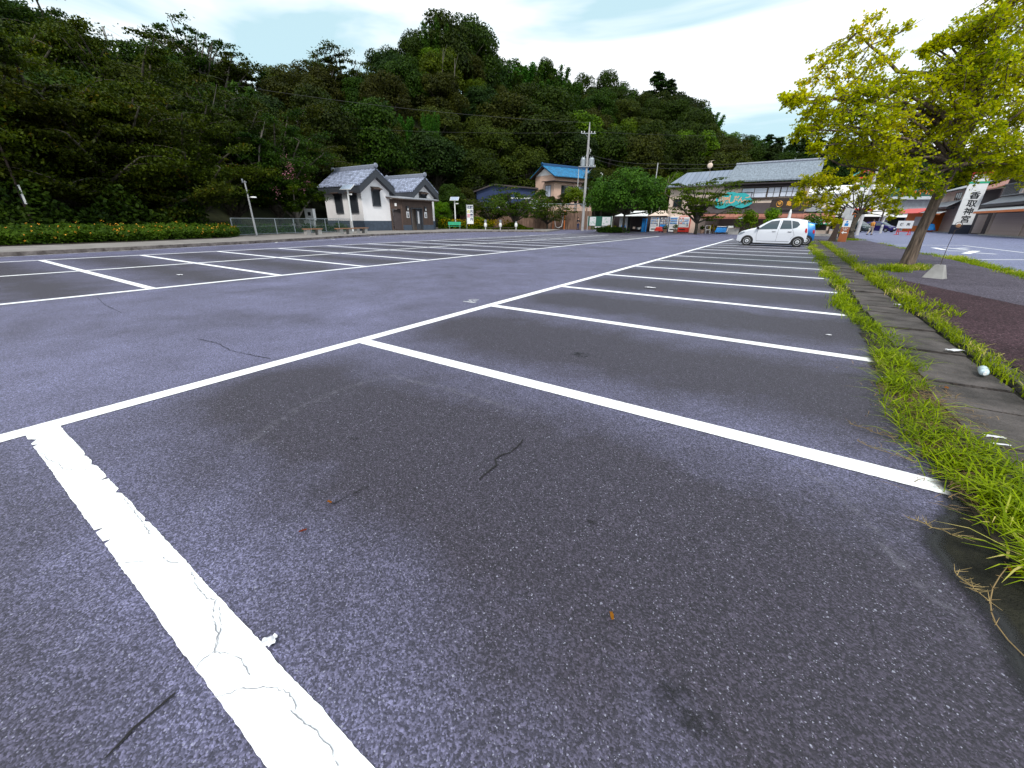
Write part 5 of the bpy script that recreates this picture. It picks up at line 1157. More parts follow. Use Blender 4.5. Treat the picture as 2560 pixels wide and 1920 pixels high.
# brown direction sign with brace
ds_ = thing('direction_sign', (3.0, 36.7, .07), -.28, 'brown direction post with a white arrow, blue figure and pale plates by the small tree', 'sign')
MB().bb(-.22,.22,-.06,.06,0,.95).build('brown_panel', X['rustsign'] if 'rustsign' in X else X['rust'], ds_); MB().bb(-.22,.22,-.06,.06,.952,1.38).build('white_panel', X['white'], ds_); MB().bb(-.22,.22,-.06,.06,1.40,1.68).build('grey_panel', X['lgrey'], ds_)
m = MB(); m.prism([(-.15,-.072,.60),(-.04,-.072,.70),(-.04,-.072,.63),(.16,-.072,.63),(.16,-.072,.57),(-.04,-.072,.57),(-.04,-.072,.50)], (0,.01,0)); m.build('arrow', X['white'], ds_)
m = MB(); m.lathe([(.055,0),(.055,.01)], (0,-.072,1.28), 12, 'y'); m.bb(-.1,.1,-.072,-.062,1.02,1.19); m.build('pictogram', X['blue'], ds_)
text('トイレ', .11, X['white'], ds_, (0,-.066,.87), FR, 'lettering', .003); text('Toilet', .09, X['white'], ds_, (0,-.066,.775), FR, 'lettering', .002)
MB().tube([(-.75,.25,0),(-.05,.09,1.35)], .045, 6).build('brace', X['lgrey'], ds_); MB().box((-.14,.08,1.82), (.5,.03,.62), ry=.2).build('map_plate', X['lgrey'], ds_); MB().bb(-.03,.03,.061,.12,0,2.0).build('post', X['grey'], ds_)
bx_ = thing('wooden_box_post', (2.55, 36.9, .07), -.28, 'brown wooden trough leaning behind the direction sign', 'post'); MB().prism([(-.3,-.12,0),(.1,-.12,0),(.1,-.12,1.1),(-.05,-.12,1.15)], (0,.24,0)).build('board', X['wood'], bx_); MB().bb(-.35,.12,-.16,.16,-.02,.05).build('foot', X['darkbark'], bx_)
# A-board
ab = thing('standing_board', (10.9, 67.2, 0), -.55, 'white standing board with two black characters on a red trestle', 'sign')
MB().bb(-.72,.72,-.03,.03,.72,1.55).build('board', X['white'], ab); 
for s, x in (('便', -.3), ('所', .34)): text(s, .34, X['black'], ab, (x,-.035,1.12), FR, 'lettering', .008)
f = MB()
for x in (-.55,.55): f.bb(x-.035,x+.035,.031,.09,0,1.5); f.tube([(x,.09,1.2),(x,.6,.03)], .03, 5); f.bb(x-.05,x+.05,-.35,.65,0,.05)
f.bb(-.6,.6,.03,.08,.35,.42); f.build('trestle', X['redpaint'], ab)
# grey road post
o = thing('road_post', (9.9, 74.6, 0), 0, 'short grey concrete road post beside the dark parked car', 'post'); MB().lathe([(.16,0),(.14,.95),(.06,1.1)], (0,0,0), 10).build('shaft', X['lgrey'], o); MB().lathe([(.152,.7),(.150,.8)], (0,0,0), 10).build('band', X['grey'], o)
# concrete weight with wire rod beside the leaning tree
cw = thing('concrete_weight', (3.12, 13.85, .07), -.5, 'pale tapered concrete block holding a thin curled iron rod', 'weight'); cw.scale = (.80, .70, .86)
MB().prism([(-.235,-.2,0),(.235,-.2,0),(.235,.2,0),(-.235,.2,0)], (0,0,.01)).build('footing', X['concrete'], cw)
m = MB(); m.add([(-.23,-.19,.01),(.23,-.19,.01),(.23,.19,.01),(-.23,.19,.01),(-.075,-.09,.36),(.12,-.09,.36),(.12,.09,.36),(-.075,.09,.36)], [(0,3,2,1),(4,5,6,7),(0,1,5,4),(1,2,6,5),(2,3,7,6),(3,0,4,7)]); m.build('block', X['concrete'], cw)
m = MB(); pts = [(0.02,0,.3),(0.015,0,.8),(0.03,0,1.25)] + [(.04+.115*math.cos(a)*(1-.05*i), .02, 1.38+.115*math.sin(a)*(1-.05*i)) for i, a in enumerate([-.5*PI+ .5*k for k in range(16)])]
m.tube(pts, .008, 6); m.build('iron_rod', X['wood'], cw)
m = MB(); m.lathe([(.01,-.02),(.05,-.01),(.05,.01),(.01,.02)], (.06,.02,1.37), 12, 'y'); m.build('rusty_disc', X['benchwood'], cw)

# ---- people
def skin_mesh(name, chains, m, parent):
    # chains: lists of (x,y,z,r) sharing the first point of the first chain by position
    vs = []; es = []; rs = []; idx = {}
    for chn in chains:
        prev = None
        for x, y, z, r in chn:
            k = (round(x,3), round(y,3), round(z,3))
            if k not in idx: idx[k] = len(vs); vs.append((x,y,z)); rs.append(r)
            i = idx[k]
            if prev is not None and prev != i: es.append((prev, i))
            prev = i
    me = bpy.data.meshes.new('t'); me.from_pydata(vs, es, []); o = bpy.data.objects.new('t', me); C.objects.link(o)
    mo = o.modifiers.new('s', 'SKIN'); sub = o.modifiers.new('u', 'SUBSURF'); sub.levels = 2; sub.render_levels = 2
    for i, r in enumerate(rs): me.skin_vertices[0].data[i].radius = (r, r)
    me.skin_vertices[0].data[0].use_root = True
    dg = bpy.context.evaluated_depsgraph_get(); nm = bpy.data.meshes.new_from_object(o.evaluated_get(dg)); bpy.data.objects.remove(o)
    nm.name = name; nm.materials.clear(); nm.materials.append(X[m])
    for p in nm.polygons: p.use_smooth = True
    return link(name, nm, parent)
def person(loc, rz, label, shirt, trousers, legs, arms, sc=1.):
    # faces local -Y; legs/arms: joint lists
    o = thing('person', loc, rz, label, 'person'); o.scale = (sc, sc, sc)
    pel = (0,0,.95,.13); ch = [[pel,(0,0,1.08,.125),(0,-.01,1.25,.14),(0,0,1.40,.13),(0,0,1.47,.06),(0,-.01,1.53,.055),(0,-.02,1.60,.09),(0,-.02,1.68,.095),(0,-.01,1.74,.06)]]
    for L_ in legs: ch.append([pel]+L_)
    for A in arms:
        ch.append([(0,0,1.40,.13)]+A)
        h = Vector(A[-1][:3]); d = (h-Vector(A[-2][:3])).normalized(); 
    # hands: palm + five fingers
        for k in range(5):
            a = d.orthogonal().normalized(); off = a*((k-2)*.018); ln = (.05,.085,.095,.088,.07)[k]
            s_ = h+off; ch.append([A[-1], (s_.x, s_.y, s_.z, .012), tuple(s_+d*ln*.6+a*(-.03 if k == 0 else 0))+(.010,), tuple(s_+d*ln+Vector((0,-.015,0)))+(.008,)])
    body = skin_mesh('body', ch, 'skin', o)
    face = MB()
    for s_ in (-.035,.035): face.lathe([(.004,-.118),(.013,-.112),(.004,-.104)], (s_,0,1.655), 8, 'y')
    face.build('eyes', X['black'], body)
    f2 = MB(); f2.prism([(-.014,-.108,1.61),(.014,-.108,1.61),(0,-.108,1.65)], (0,-.022,0)); 
    for s_ in (-.092,.092): f2.lathe([(.01,-.02),(.024,0),(.01,.02)], (s_,-.01,1.64), 8, 'y')
    f2.build('nose_and_ears', X['skin'], body)
    hr = MB(); hr.smooth = True; hr.lathe([(.085,1.62),(.112,1.67),(.108,1.735),(.07,1.785),(.01,1.80)], (0,.012,0), 14); hr.build('hair', X['hairm'], body)
    sh = [[(0,0,1.0,.15),(0,0,1.12,.15),(0,-.01,1.27,.165),(0,0,1.40,.15),(0,0,1.455,.075)]]
    for A in arms: sh.append([(0,0,1.40,.15)]+[(x,y,z,r+.018) for x,y,z,r in A[:2]]+[tuple((Vector(A[1][:3])*.5+Vector(A[2][:3])*.5))+(A[1][3]+.012,)])
    skin_mesh('shirt', sh, shirt, o)
    tr = [[(0,0,1.02,.145),(0,0,.93,.15)]]
    for L_ in legs: tr.append([(0,0,.93,.15)]+[(x,y,z,r+.02) for x,y,z,r in L_[:3]])
    skin_mesh('trousers', tr, trousers, o)
    for L_ in legs:
        x, y, z, r = L_[2]; m = MB(); m.smooth = True; m.box((x, y-.05, max(z-.05,.045)), (.10,.27,.09)); m.build('shoe', X['black'], o)
    return o
X['kahki'] = mat('light_trousers', (.42,.36,.30), .8, var=.08); X['darkcloth'] = mat('dark_clothes', (.018,.02,.03), .8, var=.1); X['jeans'] = mat('blue_trousers', (.03,.05,.12), .8, var=.1)
X['orangeshirt'] = mat('orange_shirt', (.62,.26,.04), .8, var=.15)
person((7.55, 63.5, 0), PI*.75, 'person in an orange shirt and light trousers walking up the street', 'orangeshirt', 'kahki',
       [[(-.09,.0,.88,.085),(-.10,-.14,.50,.06),(-.10,-.10,.10,.042),(-.10,-.2,.05,.04)], [(.09,.0,.88,.085),(.10,.06,.50,.06),(.10,.30,.13,.042),(.10,.22,.05,.04)]],
       [[(-.19,0,1.40,.055),(-.25,.10,1.15,.042),(-.26,.02,.92,.032)], [(.19,0,1.40,.055),(.25,-.06,1.14,.042),(.25,-.2,.95,.032)]], .93)
q = Q(9.75, 64); person(tuple(q), AZ+.5, 'person in a dark top and blue trousers standing by the brown wall near the pole', 'darkcloth', 'jeans',
       [[(-.09,.0,.88,.085),(-.12,-.02,.50,.06),(-.14,.02,.10,.042),(-.14,-.06,.05,.04)], [(.09,.0,.88,.085),(.10,-.06,.50,.06),(.11,.0,.10,.042),(.11,-.08,.05,.04)]],
       [[(-.19,0,1.40,.055),(-.27,-.02,1.14,.042),(-.12,-.2,1.12,.032)], [(.19,0,1.40,.055),(.27,.05,1.14,.042),(.20,-.08,.95,.032)]], .98)

# ---- litter
bt = thing('plastic_bottle', tuple(G(2455, 937, .045)), -1.75, 'clear crumpled plastic bottle lying on the gutter slab', 'bottle')
X['pet'] = mat('pet_plastic', (.55,.68,.76), .12, var=.35, scale=30, spec=.8, bump=.4, bs=40)
m = MB(); m.smooth = True; m.lathe([(.0,-.10),(.026,-.10),(.032,-.09),(.033,-.04),(.030,-.02),(.033,0),(.033,.03),(.028,.06),(.014,.085)], (0,0,.034), 16, 'x'); m.build('bottle_body', X['pet'], bt)
m = MB(); m.lathe([(.0115,.085),(.0115,.10),(.0,.10)], (0,0,.034), 12, 'x'); m.build('neck', X['white'], bt)
def scrap(x, y, w_, h_, rz, label, z=.006, seed=1, m_='paper'):
    rr = random.Random(seed); p = G(x, y, z); mb = MB(); n = 6; vs = []
    for j in range(n+1):
        for i in range(n+1):
            vs.append(((i/n-.5)*w_*(1+rr.uniform(-.12,.12)), (j/n-.5)*h_*(1+rr.uniform(-.3,.3)), .004+rr.uniform(0, .25*h_)))
    mb.add(vs, [(j*(n+1)+i, j*(n+1)+i+1, (j+1)*(n+1)+i+1, (j+1)*(n+1)+i) for j in range(n) for i in range(n)])
    o = mb.build('paper_scrap' if m_ == 'paper' else 'dead_leaf', X[m_], None, tuple(p)); o.rotation_euler = (0,0,rz); return setp(o, label, 'litter' if m_ == 'paper' else 'leaf')
scrap(2385, 877, .16, .06, .4, 'crumpled white tissue between the grass strips left of the bottle', .05, 1)
scrap(2485, 1093, .10, .028, .3, 'thin white paper scrap on the wet slab at the right edge', .03, 2); scrap(2500, 1112, .09, .018, .2, 'pale paper strip just below the paper scrap at the right edge', .03, 3)
scrap(2071, 838, .06, .03, .1, 'small white scrap on the asphalt near the third bay end', .006, 4); scrap(2212, 944, .045, .025, .3, 'tiny white scrap against the grass near the second bay end', .006, 5)
scrap(1625, 720, .22, .07, 0, 'white paper slip lying in the fourth bay', .006, 6); scrap(672, 1606, .045, .035, .8, 'white peeled flake of paint beside the nearest line', .008, 7)
scrap(2242, 762, .09, .05, .2, 'pale blue white wrapper in the gutter by the second grass strip', .05, 8); scrap(449, 688, .16, .08, 0, 'small white scrap in the left bays', .006, 9)
for i, (x, y, lab) in enumerate(((824,1256,'curled brown leaf in the near bay, farther one'), (758,1328,'small orange leaf in the near bay left of the curled brown leaf'), (1529,1541,'tiny orange leaf in the middle foreground'), (2540,1430,'brown leaf under the grass at the right edge'), (2366,970,'reddish brown leaf on the slab below the bottle'))):
    scrap(x, y, .03+.02*(i > 2), .012+.01*(i > 2), i*1.1, lab, .007 if i < 4 else .04, 20+i, 'brownleaf')

# ================================================================ TREES
RS = np.random.RandomState(7)
def rdir(n): 
    d = RS.normal(size=(n,3)); return d/np.linalg.norm(d, axis=1)[:,None]
def leaves(P, Nn, size, asp=1.5, spread=.5, fan=False):
    # P (n,3) positions, Nn (n,3) preferred normals
    n = len(P); Nn = Nn + RS.normal(size=(n,3))*spread; Nn /= np.linalg.norm(Nn, axis=1)[:,None]+1e-9
    a = np.cross(Nn, rdir(n)); a /= np.linalg.norm(a, axis=1)[:,None]+1e-9; b = np.cross(Nn, a)
    s = (size*RS.uniform(.6, 1.35, n))[:,None]
    if fan: return np.stack([P, P+a*s*.75-b*s*.55, P+a*s*.95, P+a*s*.75+b*s*.55], 1)
    return np.stack([P-a*s*.5*asp, P-b*s*.5, P+a*s*.5*asp, P+b*s*.5], 1)
def bez(a, m, b, n=7):
    a, m, b = Vector(a), Vector(m), Vector(b); return [a*(1-t)**2 + m*2*t*(1-t) + b*t*t for t in [i/n for i in range(n+1)]]
def tree_airy(seed, W_, H_, nl, leafn, ls, h0=.16, flat=.35, low=.3, m='leaf_cherry', bark='darkbark', sub=6):
    rr = random.Random(seed); tr = MB(); tr.smooth = True; PP = []; NN = []
    tr.tube([(0,0,-.6),(.05,0,H_*h0*.5),(0,.05,H_*h0)], [H_*.034, H_*.027, H_*.025], 8)
    for i in range(nl):
        az_ = 2*PI*i/nl*1.0 + rr.uniform(-.5,.5); q = rr.uniform(.25, 1.)**.7; r = W_/2*q
        zt = H_*(low + (1-low)*math.sqrt(max(0,1-q*q*.92))*rr.uniform(.72,1.0))
        e = Vector((math.cos(az_)*r, math.sin(az_)*r, zt)); mid = Vector((e.x*.35, e.y*.35, zt*rr.uniform(.55,.8)))
        c = bez((0,0,H_*h0*.85), mid, e, 8); tr.tube(c, [H_*.018*(1-k/9.5)+.008 for k in range(9)], 6)
        for k in range(sub):
            f = rr.uniform(.35, 1.0) if k else 1.0; p = c[min(8, int(f*8))]; a2 = rr.uniform(0, 2*PI); ln = W_*.17*rr.uniform(.5,1.2)
            e2 = p + Vector((math.cos(a2)*ln, math.sin(a2)*ln, rr.uniform(-.05,.25)*ln)); c2 = bez(p, (p+e2)/2+Vector((0,0,ln*.18)), e2, 4); tr.tube(c2, [.035,.025,.018,.012,.006], 4)
            n = leafn; t = RS.uniform(.1, 1.12, n); base_ = np.array(p)[None]*(1-t)[:,None] + np.array(e2)[None]*t[:,None]
            sg = ln*.22; off = RS.normal(size=(n,3))*np.array([sg, sg, sg*flat]); off[:,2] -= .12*ln*RS.uniform(0,1,n)*(np.abs(off[:,0])+np.abs(off[:,1]))/sg*.4
            PP.append(base_+off); NN.append(np.tile([0,0,1.], (n,1)))
    Lq = leaves(np.concatenate(PP), np.concatenate(NN), ls, 1.7, .75)
    return tr.mesh('trunk', X[bark]), quads_mesh('crown', Lq, X[m])
def tree_dome(seed, W_, H_, ncl, nl, ls, m='leaf_ever', zb=.12, crad=.17, joined=True, top=1.0, bark='darkbark'):
    rr = random.Random(seed); PP = []; NN = []; tr = MB(); tr.smooth = True
    tr.tube([(0,0,-1),(0,0,H_*.6)], [H_*.03, H_*.012], 6)
    for i in range(ncl):
        d = rdir(1)[0]; d[2] = abs(d[2])*1.3-.45; d /= np.linalg.norm(d); k = rr.uniform(.62, .98)
        c = np.array([d[0]*W_/2*k*.82, d[1]*W_/2*k*.82, H_*(zb+(1-zb)*.42) + d[2]*H_*(1-zb)*.46*k]); rc_ = W_*crad*rr.uniform(.65, 1.25)
        n = int(nl*(rc_/(W_*crad))**1.6); dd = rdir(n); dd[:,2] = np.where(dd[:,2] < -.35, -dd[:,2], dd[:,2])
        PP.append(c + dd*rc_*np.array([1,1,.8])*RS.uniform(.72, 1.08, n)[:,None]); NN.append(dd*.9+np.array([0,0,.25]))
        if i % 4 == 0: tr.tube([(0,0,H_*.3), tuple(c*np.array([.5,.5,.9])), tuple(c)], [H_*.014,.07,.03], 5)
    Lq = leaves(np.concatenate(PP), np.concatenate(NN), ls, 1.35, .45)
    return tr, Lq, m, bark
def tree_bamboo(seed, W_, H_, nc, nl, ls):
    rr = random.Random(seed); PP = []; NN = []; tr = MB()
    for i in range(nc):
        a = rr.uniform(0, 2*PI); r0 = rr.uniform(0, W_*.3); b = Vector((math.cos(a)*r0, math.sin(a)*r0, -1)); h = H_*rr.uniform(.7,1.); ln = rr.uniform(.08,.22)*H_; a2 = a+rr.uniform(-.6,.6)
        e = b + Vector((math.cos(a2)*ln, math.sin(a2)*ln, h+1)); mid = b.lerp(e,.6)+Vector((0,0,h*.12)); mid.x = b.x; mid.y = b.y; c = bez(b, mid, e, 10)
        tr.tube(c, [.05*(1-k/12) for k in range(11)], 4)
        ca_ = np.array([list(v) for v in c]); n = nl; t = RS.uniform(.3, 1.0, n)*10; i0 = np.clip(t.astype(int), 0, 9); f = (t-i0)[:,None]
        p = ca_[i0]*(1-f)+ca_[i0+1]*f; sp_r = (W_*.20*(1.0-t/10*.55)*RS.uniform(.4,1.3,n))[:,None]; dd = rdir(n); dd[:,2] = dd[:,2]*.5-.25
        PP.append(p+dd*sp_r*RS.uniform(.2,1.,n)[:,None]); NN.append(dd*.5+np.array([0,0,.7]))
    return tr, leaves(np.concatenate(PP), np.concatenate(NN), ls, 2.6, .5), 'leaf_bamboo', 'darkbark'
def tree_conifer(seed, W_, H_, nl, ls, m='leaf_deep'):
    rr = random.Random(seed); PP = []; NN = []; tr = MB(); tr.tube([(0,0,-1),(0,0,H_)], [H_*.022, .03], 6)
    for i in range(120):
        f = .1 + .9*rr.random()**1.0; z = H_*f; r = W_/2*(1.10-f)**.7*rr.uniform(.7,1.15); a = rr.uniform(0,2*PI); e = np.array([math.cos(a)*r, math.sin(a)*r, z-r*.12])
        n = int(nl*(.30+r/W_*1.2)); t = RS.uniform(.15,1.05,n)[:,None]; p = np.array([0,0,z])*(1-t)+e*t + RS.normal(size=(n,3))*np.array([.3,.3,.22])*(r*.35+.12)
        PP.append(p); NN.append(np.tile([math.cos(a)*.5, math.sin(a)*.5, .8], (n,1)))
    return tr, leaves(np.concatenate(PP), np.concatenate(NN), ls, 1.6, .5), m, 'darkbark'
def one_mesh(spec, name):
    tr, Lq, m, bark = spec; P = []; n = len(Lq); tm = tr.mesh('t', X[bark])
    nv = len(tr.v); vs = np.concatenate([np.array(tr.v, dtype=np.float32), Lq.reshape(-1,3).astype(np.float32)])
    me = bpy.data.meshes.new(name); me.vertices.add(len(vs)); me.vertices.foreach_set('co', vs.ravel())
    lv = []; ls_ = []; lt = []
    for f in tr.f: ls_.append(len(lv)); lt.append(len(f)); lv += list(f)
    k = len(lv); lv = np.concatenate([np.array(lv, dtype=np.int32), np.arange(nv, nv+n*4, dtype=np.int32)])
    me.loops.add(len(lv)); me.loops.foreach_set('vertex_index', lv)
    st = np.concatenate([np.array(ls_, dtype=np.int32), k+np.arange(0, n*4, 4, dtype=np.int32)]); tt = np.concatenate([np.array(lt, dtype=np.int32), np.full(n, 4, dtype=np.int32)])
    me.polygons.add(len(st)); me.polygons.foreach_set('loop_start', st); me.polygons.foreach_set('loop_total', tt)
    me.materials.append(X[bark]); me.materials.append(X[m]); me.polygons.foreach_set('material_index', np.concatenate([np.zeros(len(ls_), dtype=np.int32), np.ones(n, dtype=np.int32)]))
    me.update(calc_edges=True); bpy.data.meshes.remove(tm); return me
# prototypes for the hill: unit height 12
HP = {}
HP['ever'] = [one_mesh(tree_dome(s, 10, 12, 54, 330, .22, m), 'forest_tree') for s, m in ((1,'leaf_ever'),(2,'leaf_deep'),(3,'leaf_ever'))]
HP['brown'] = [one_mesh(tree_dome(s, 10.5, 11, 58, 310, .21, 'leaf_brown', crad=.15), 'forest_tree') for s in (4, 5)]
HP['bright'] = [one_mesh(tree_dome(6, 9.5, 10.5, 50, 300, .21, 'leaf_bright', crad=.15), 'bright_tree')]
HP['bamboo'] = [one_mesh(tree_bamboo(7, 7.5, 12, 26, 620, .17), 'bamboo')]
HP['conifer'] = [one_mesh(tree_conifer(8, 6, 12, 190, .20), 'conifer')]
t_, l_ = tree_airy(9, 10, 12, 15, 130, .17, .38, .5, .52, 'leaf_ever', 'bark2', 5)
def combine(trm, lfm, name):
    a = len(trm.vertices); co = np.empty(a*3, np.float32); trm.vertices.foreach_get('co', co)
    tr = MB(); tr.v = [tuple(v) for v in co.reshape(-1,3)]; tr.f = [tuple(p.vertices) for p in trm.polygons]
    b = np.empty(len(lfm.vertices)*3, np.float32); lfm.vertices.foreach_get('co', b)
    return one_mesh((tr, b.reshape(-1,4,3), lfm.materials[0].name if lfm.materials[0].name in X else 'leaf_ever', 'bark2'), name)
HP['airy'] = [combine(t_, l_, 'airy_tree')]
t_, l_ = tree_airy(19, 10, 11, 16, 130, .17, .3, .4, .4, 'leaf_brown', 'bark2', 6)
l_.materials[0] = X['leaf_brown']; HP['airy'].append(combine(t_, l_, 'airy_tree'))
LAB = dict(ever=('dark green evergreen tree packed into the wooded hillside', 'tree', 'evergreen trees covering the hill'), brown=('olive brown rounded tree packed into the wooded hillside', 'tree', 'olive brown trees covering the hill'),
           bright=('yellow green leafy tree brightening the wooded hillside', 'tree', 'yellow green trees on the hill'), bamboo=('light green feathery bamboo clump on the wooded hill', 'bamboo', 'bamboo clumps on the hill'),
           conifer=('pointed dark conifer on the wooded hill', 'tree', 'conifers on the hill'), airy=('open crowned tree with sky showing through on the hill', 'tree', 'open crowned trees on the hill'))
NAME = dict(ever='evergreen_tree', brown='olive_tree', bright='leafy_tree', bamboo='bamboo_clump', conifer='conifer', airy='open_crowned_tree')
HT = []
tr_rnd = random.Random(77)
def plant(kind, p, h, wf=1., label=None, var=None):
    me = tr_rnd.choice(HP[kind]) if var is None else HP[kind][var]; o = bpy.data.objects.new(NAME[kind], me); C.objects.link(o)
    s = h/12.; o.scale = (s*wf, s*wf*tr_rnd.uniform(.9,1.1), s); o.rotation_euler = (tr_rnd.uniform(-.05,.05), tr_rnd.uniform(-.05,.05), tr_rnd.uniform(0, 6.28)); o.location = p
    l, c, g = LAB[kind]; setp(o, label or l, c, g)
    if not label: HT.append((o, kind, p[0]*ca+p[1]*sa, -p[0]*sa+p[1]*ca))
    return o
def at_px(px, D, dz=0): 
    q = (px-1280)/1067.; v = Q(q*D, D, hill(q, D)+dz); return v
# ridge silhouette trees: px, top y, kind, height, width factor, depth offset
RT = [(20,-10,'ever',13,1.1,0),(75,22,'ever',12,1.,0),(150,62,'airy',12,1.1,0),(215,94,'airy',10,1.1,0),(285,124,'ever',8,1.1,0),(345,158,'brown',7,1.2,-2),(455,42,'airy',13,.95,2),(500,58,'airy',13,1.0,0),(400,110,'airy',10,1.,0),(555,120,'airy',9,1.,0),
      (610,205,'bright',8,1.,-3),(650,184,'conifer',10,1.3,0),(700,150,'brown',10,1.,0),(745,160,'bright',9,1,0),(840,92,'airy',14,1.0,0),(790,125,'airy',12,.8,0),(915,165,'brown',9,.9,0),(960,112,'ever',14,.8,0),(1010,92,'ever',14,.8,0),
      (1058,68,'ever',16,.75,0),(1110,20,'ever',20,.85,-2),(1165,28,'ever',20,.85,0),(1210,72,'ever',18,.8,0),(1090,60,'bamboo',17,.6,-4),(1262,190,'bamboo',11,1.,0),(1296,165,'bamboo',13,1.,0),(1330,150,'bamboo',13,1.1,0),(1365,143,'ever',13,.6,0),(1392,178,'bamboo',12,.9,0),
      (1425,188,'bright',11,.8,0),(1455,182,'ever',11,.8,0),(1520,176,'ever',13,.75,0),(1560,198,'ever',12,.8,0),(1600,222,'brown',12,1.,0),(1645,188,'conifer',13,1.5,0),(1672,206,'conifer',12,1.4,2),(1650,226,'ever',12,1.1,-2),(1680,232,'brown',12,1.,-3),(1620,236,'ever',12,1.,-4),(1705,222,'ever',12,.9,0),(1745,244,'ever',11,.9,0),(1785,276,'bamboo',11,1.1,0),
      (1820,306,'bright',10,1,0),(1850,326,'brown',10,1,0),(1885,334,'ever',11,1,0),(1920,342,'conifer',12,1.2,0),(1950,348,'conifer',12,1.2,0),(1985,352,'conifer',13,1.1,0),(2015,346,'conifer',14,1.1,0),(2050,350,'conifer',14,1.,0),(2090,358,'conifer',13,1.2,0),(2130,364,'conifer',13,1.2,0),(2180,368,'conifer',13,1.3,0),(2240,372,'ever',13,1.3,0),(2310,376,'ever',13,1.3,0),(2390,380,'ever',13,1.3,0),(2470,385,'ever',13,1.3,0),(2550,388,'ever',13,1.3,0),(2630,390,'ever',13,1.3,0)]
UNIQ = {455: 'feathery open tree leaning above the left treetops', 840: 'rounded open crowned tree standing alone on the skyline left of the tallest wood', 1110: 'tallest dark evergreen tree crowning the middle of the hill', 1165: 'tall dark evergreen just right of the tallest tree', 1645: 'tall pointed conifer rising above the right shoulder of the hill', 20: 'dark tree cut off by the upper left corner'}
for px, y, kd, h, wf, dd in RT:
    q = (px-1280)/1067.; D = float(np.interp(q, qv, D1T))+dd; v = V(px, y, D); h = h*D/100. if D > 100 else h
    plant(kd, (v.x, v.y, v.z-h*.97), h, wf, UNIQ.get(px))
# slope trees in rows
cnt = 0
for s, dj in ((.02,0),(.17,.5),(.33,0),(.5,.5),(.67,0),(.83,.5),(.95,.2)):
    q = -1.34 + .02*dj
    while q < .98:
        d0 = float(np.interp(q, qv, D0T)); d1 = float(np.interp(q, qv, D1T)); D = d0+(d1-d0)*s + tr_rnd.uniform(-1.2,1.2); px = 1280+q*1067
        h = tr_rnd.uniform(10.5, 16.5) * (.78 if s < .1 else 1) * (1.1 if D > 90 else 1)
        k = tr_rnd.random()
        if px < 330: kd = 'ever' if k < .5 else ('airy' if k < .7 else 'brown')
        elif px < 850: kd = 'brown' if k < .45 else ('ever' if k < .75 else ('bright' if k < .9 else 'bamboo'))
        elif px < 1250: kd = 'brown' if k < .45 else ('ever' if k < .92 else 'bright')
        elif px < 1420 and s > .6: kd = 'bamboo' if k < .5 else 'brown'
        elif px < 1850: kd = 'ever' if k < .5 else ('brown' if k < .88 else 'bright')
        else: kd = 'conifer' if k < .6 else 'ever'
        skip = (px > 1950 and s < .3) or (px < 850 and s < .1 and px > -150) or (s > .9 and px < 700)
        if not skip:
            v = Q(q*D, D, hill(q, D)); top = V(px, 400, D); P_top = v.z + h
            lim = V(px, max(sil(px+k_) for k_ in (-55,-28,0,28,55))+12, D).z
            if P_top > lim: h = max(6, lim-v.z)
            plant(kd, (v.x, v.y, v.z-.3), h, tr_rnd.uniform(.85, 1.15)); cnt += 1
        q += (tr_rnd.uniform(7.0, 10.0)*(.88 if D > 80 else 1.))/D/1.0
print('slope trees', cnt)
for px, y, D, h in ((1003,288,74,10),(1078,282,75,11),(1085,330,73,8),(930,420,62,8)):
    v = V(px, y, D); plant('bamboo' if h != 8 or px == 1085 else 'bright', (v.x, v.y, v.z-h), h, .5, {1003: 'bright green bamboo plume high above the right toilet gable, left one of two', 1078: 'bright green bamboo plume right of its twin on the dark hillside', 1085: 'low bright bamboo plume beneath the twin plumes', 930: 'yellow green tree right behind the toilet roofs'}[px])
# bare dead snags
def snag(px, y0, y1, D, lab, lean=0., r=.09):
    a, b = V(px, y1, D), V(px+lean, y0, D); m = MB(); mid = a.lerp(b, .5)+Vector((.2,0,0)); m.tube([a-Vector((0,0,1.5)), mid, b], [r, r*.8, r*.3], 6)
    m.tube([mid, mid.lerp(b,.5)+Vector((.5,0,.4)), mid.lerp(b,.8)+Vector((1.,0,.9))], [r*.5, r*.35, .015], 5); return setp(m.build('dead_tree', X['bark2']), lab, 'dead tree')
snag(1102, 120, 195, 92, 'bleached bare trunk left of two below the tallest tree', 6); snag(1133, 145, 200, 92, 'bleached bare trunk right of two below the tallest tree', 4)
snag(490, 325, 400, 33, 'broken pale limb standing out of the left slope foliage', 12, .07); snag(515, 245, 315, 36, 'short bleached branch stub higher on the left slope', 22, .07); snag(635, 325, 410, 34, 'kinked bleached branch left of the toilet roof', 20, .07); snag(1650, 440, 500, 60, 'pale slim bare trunk at the foot of the hill left of the shop roof', 24, .08)

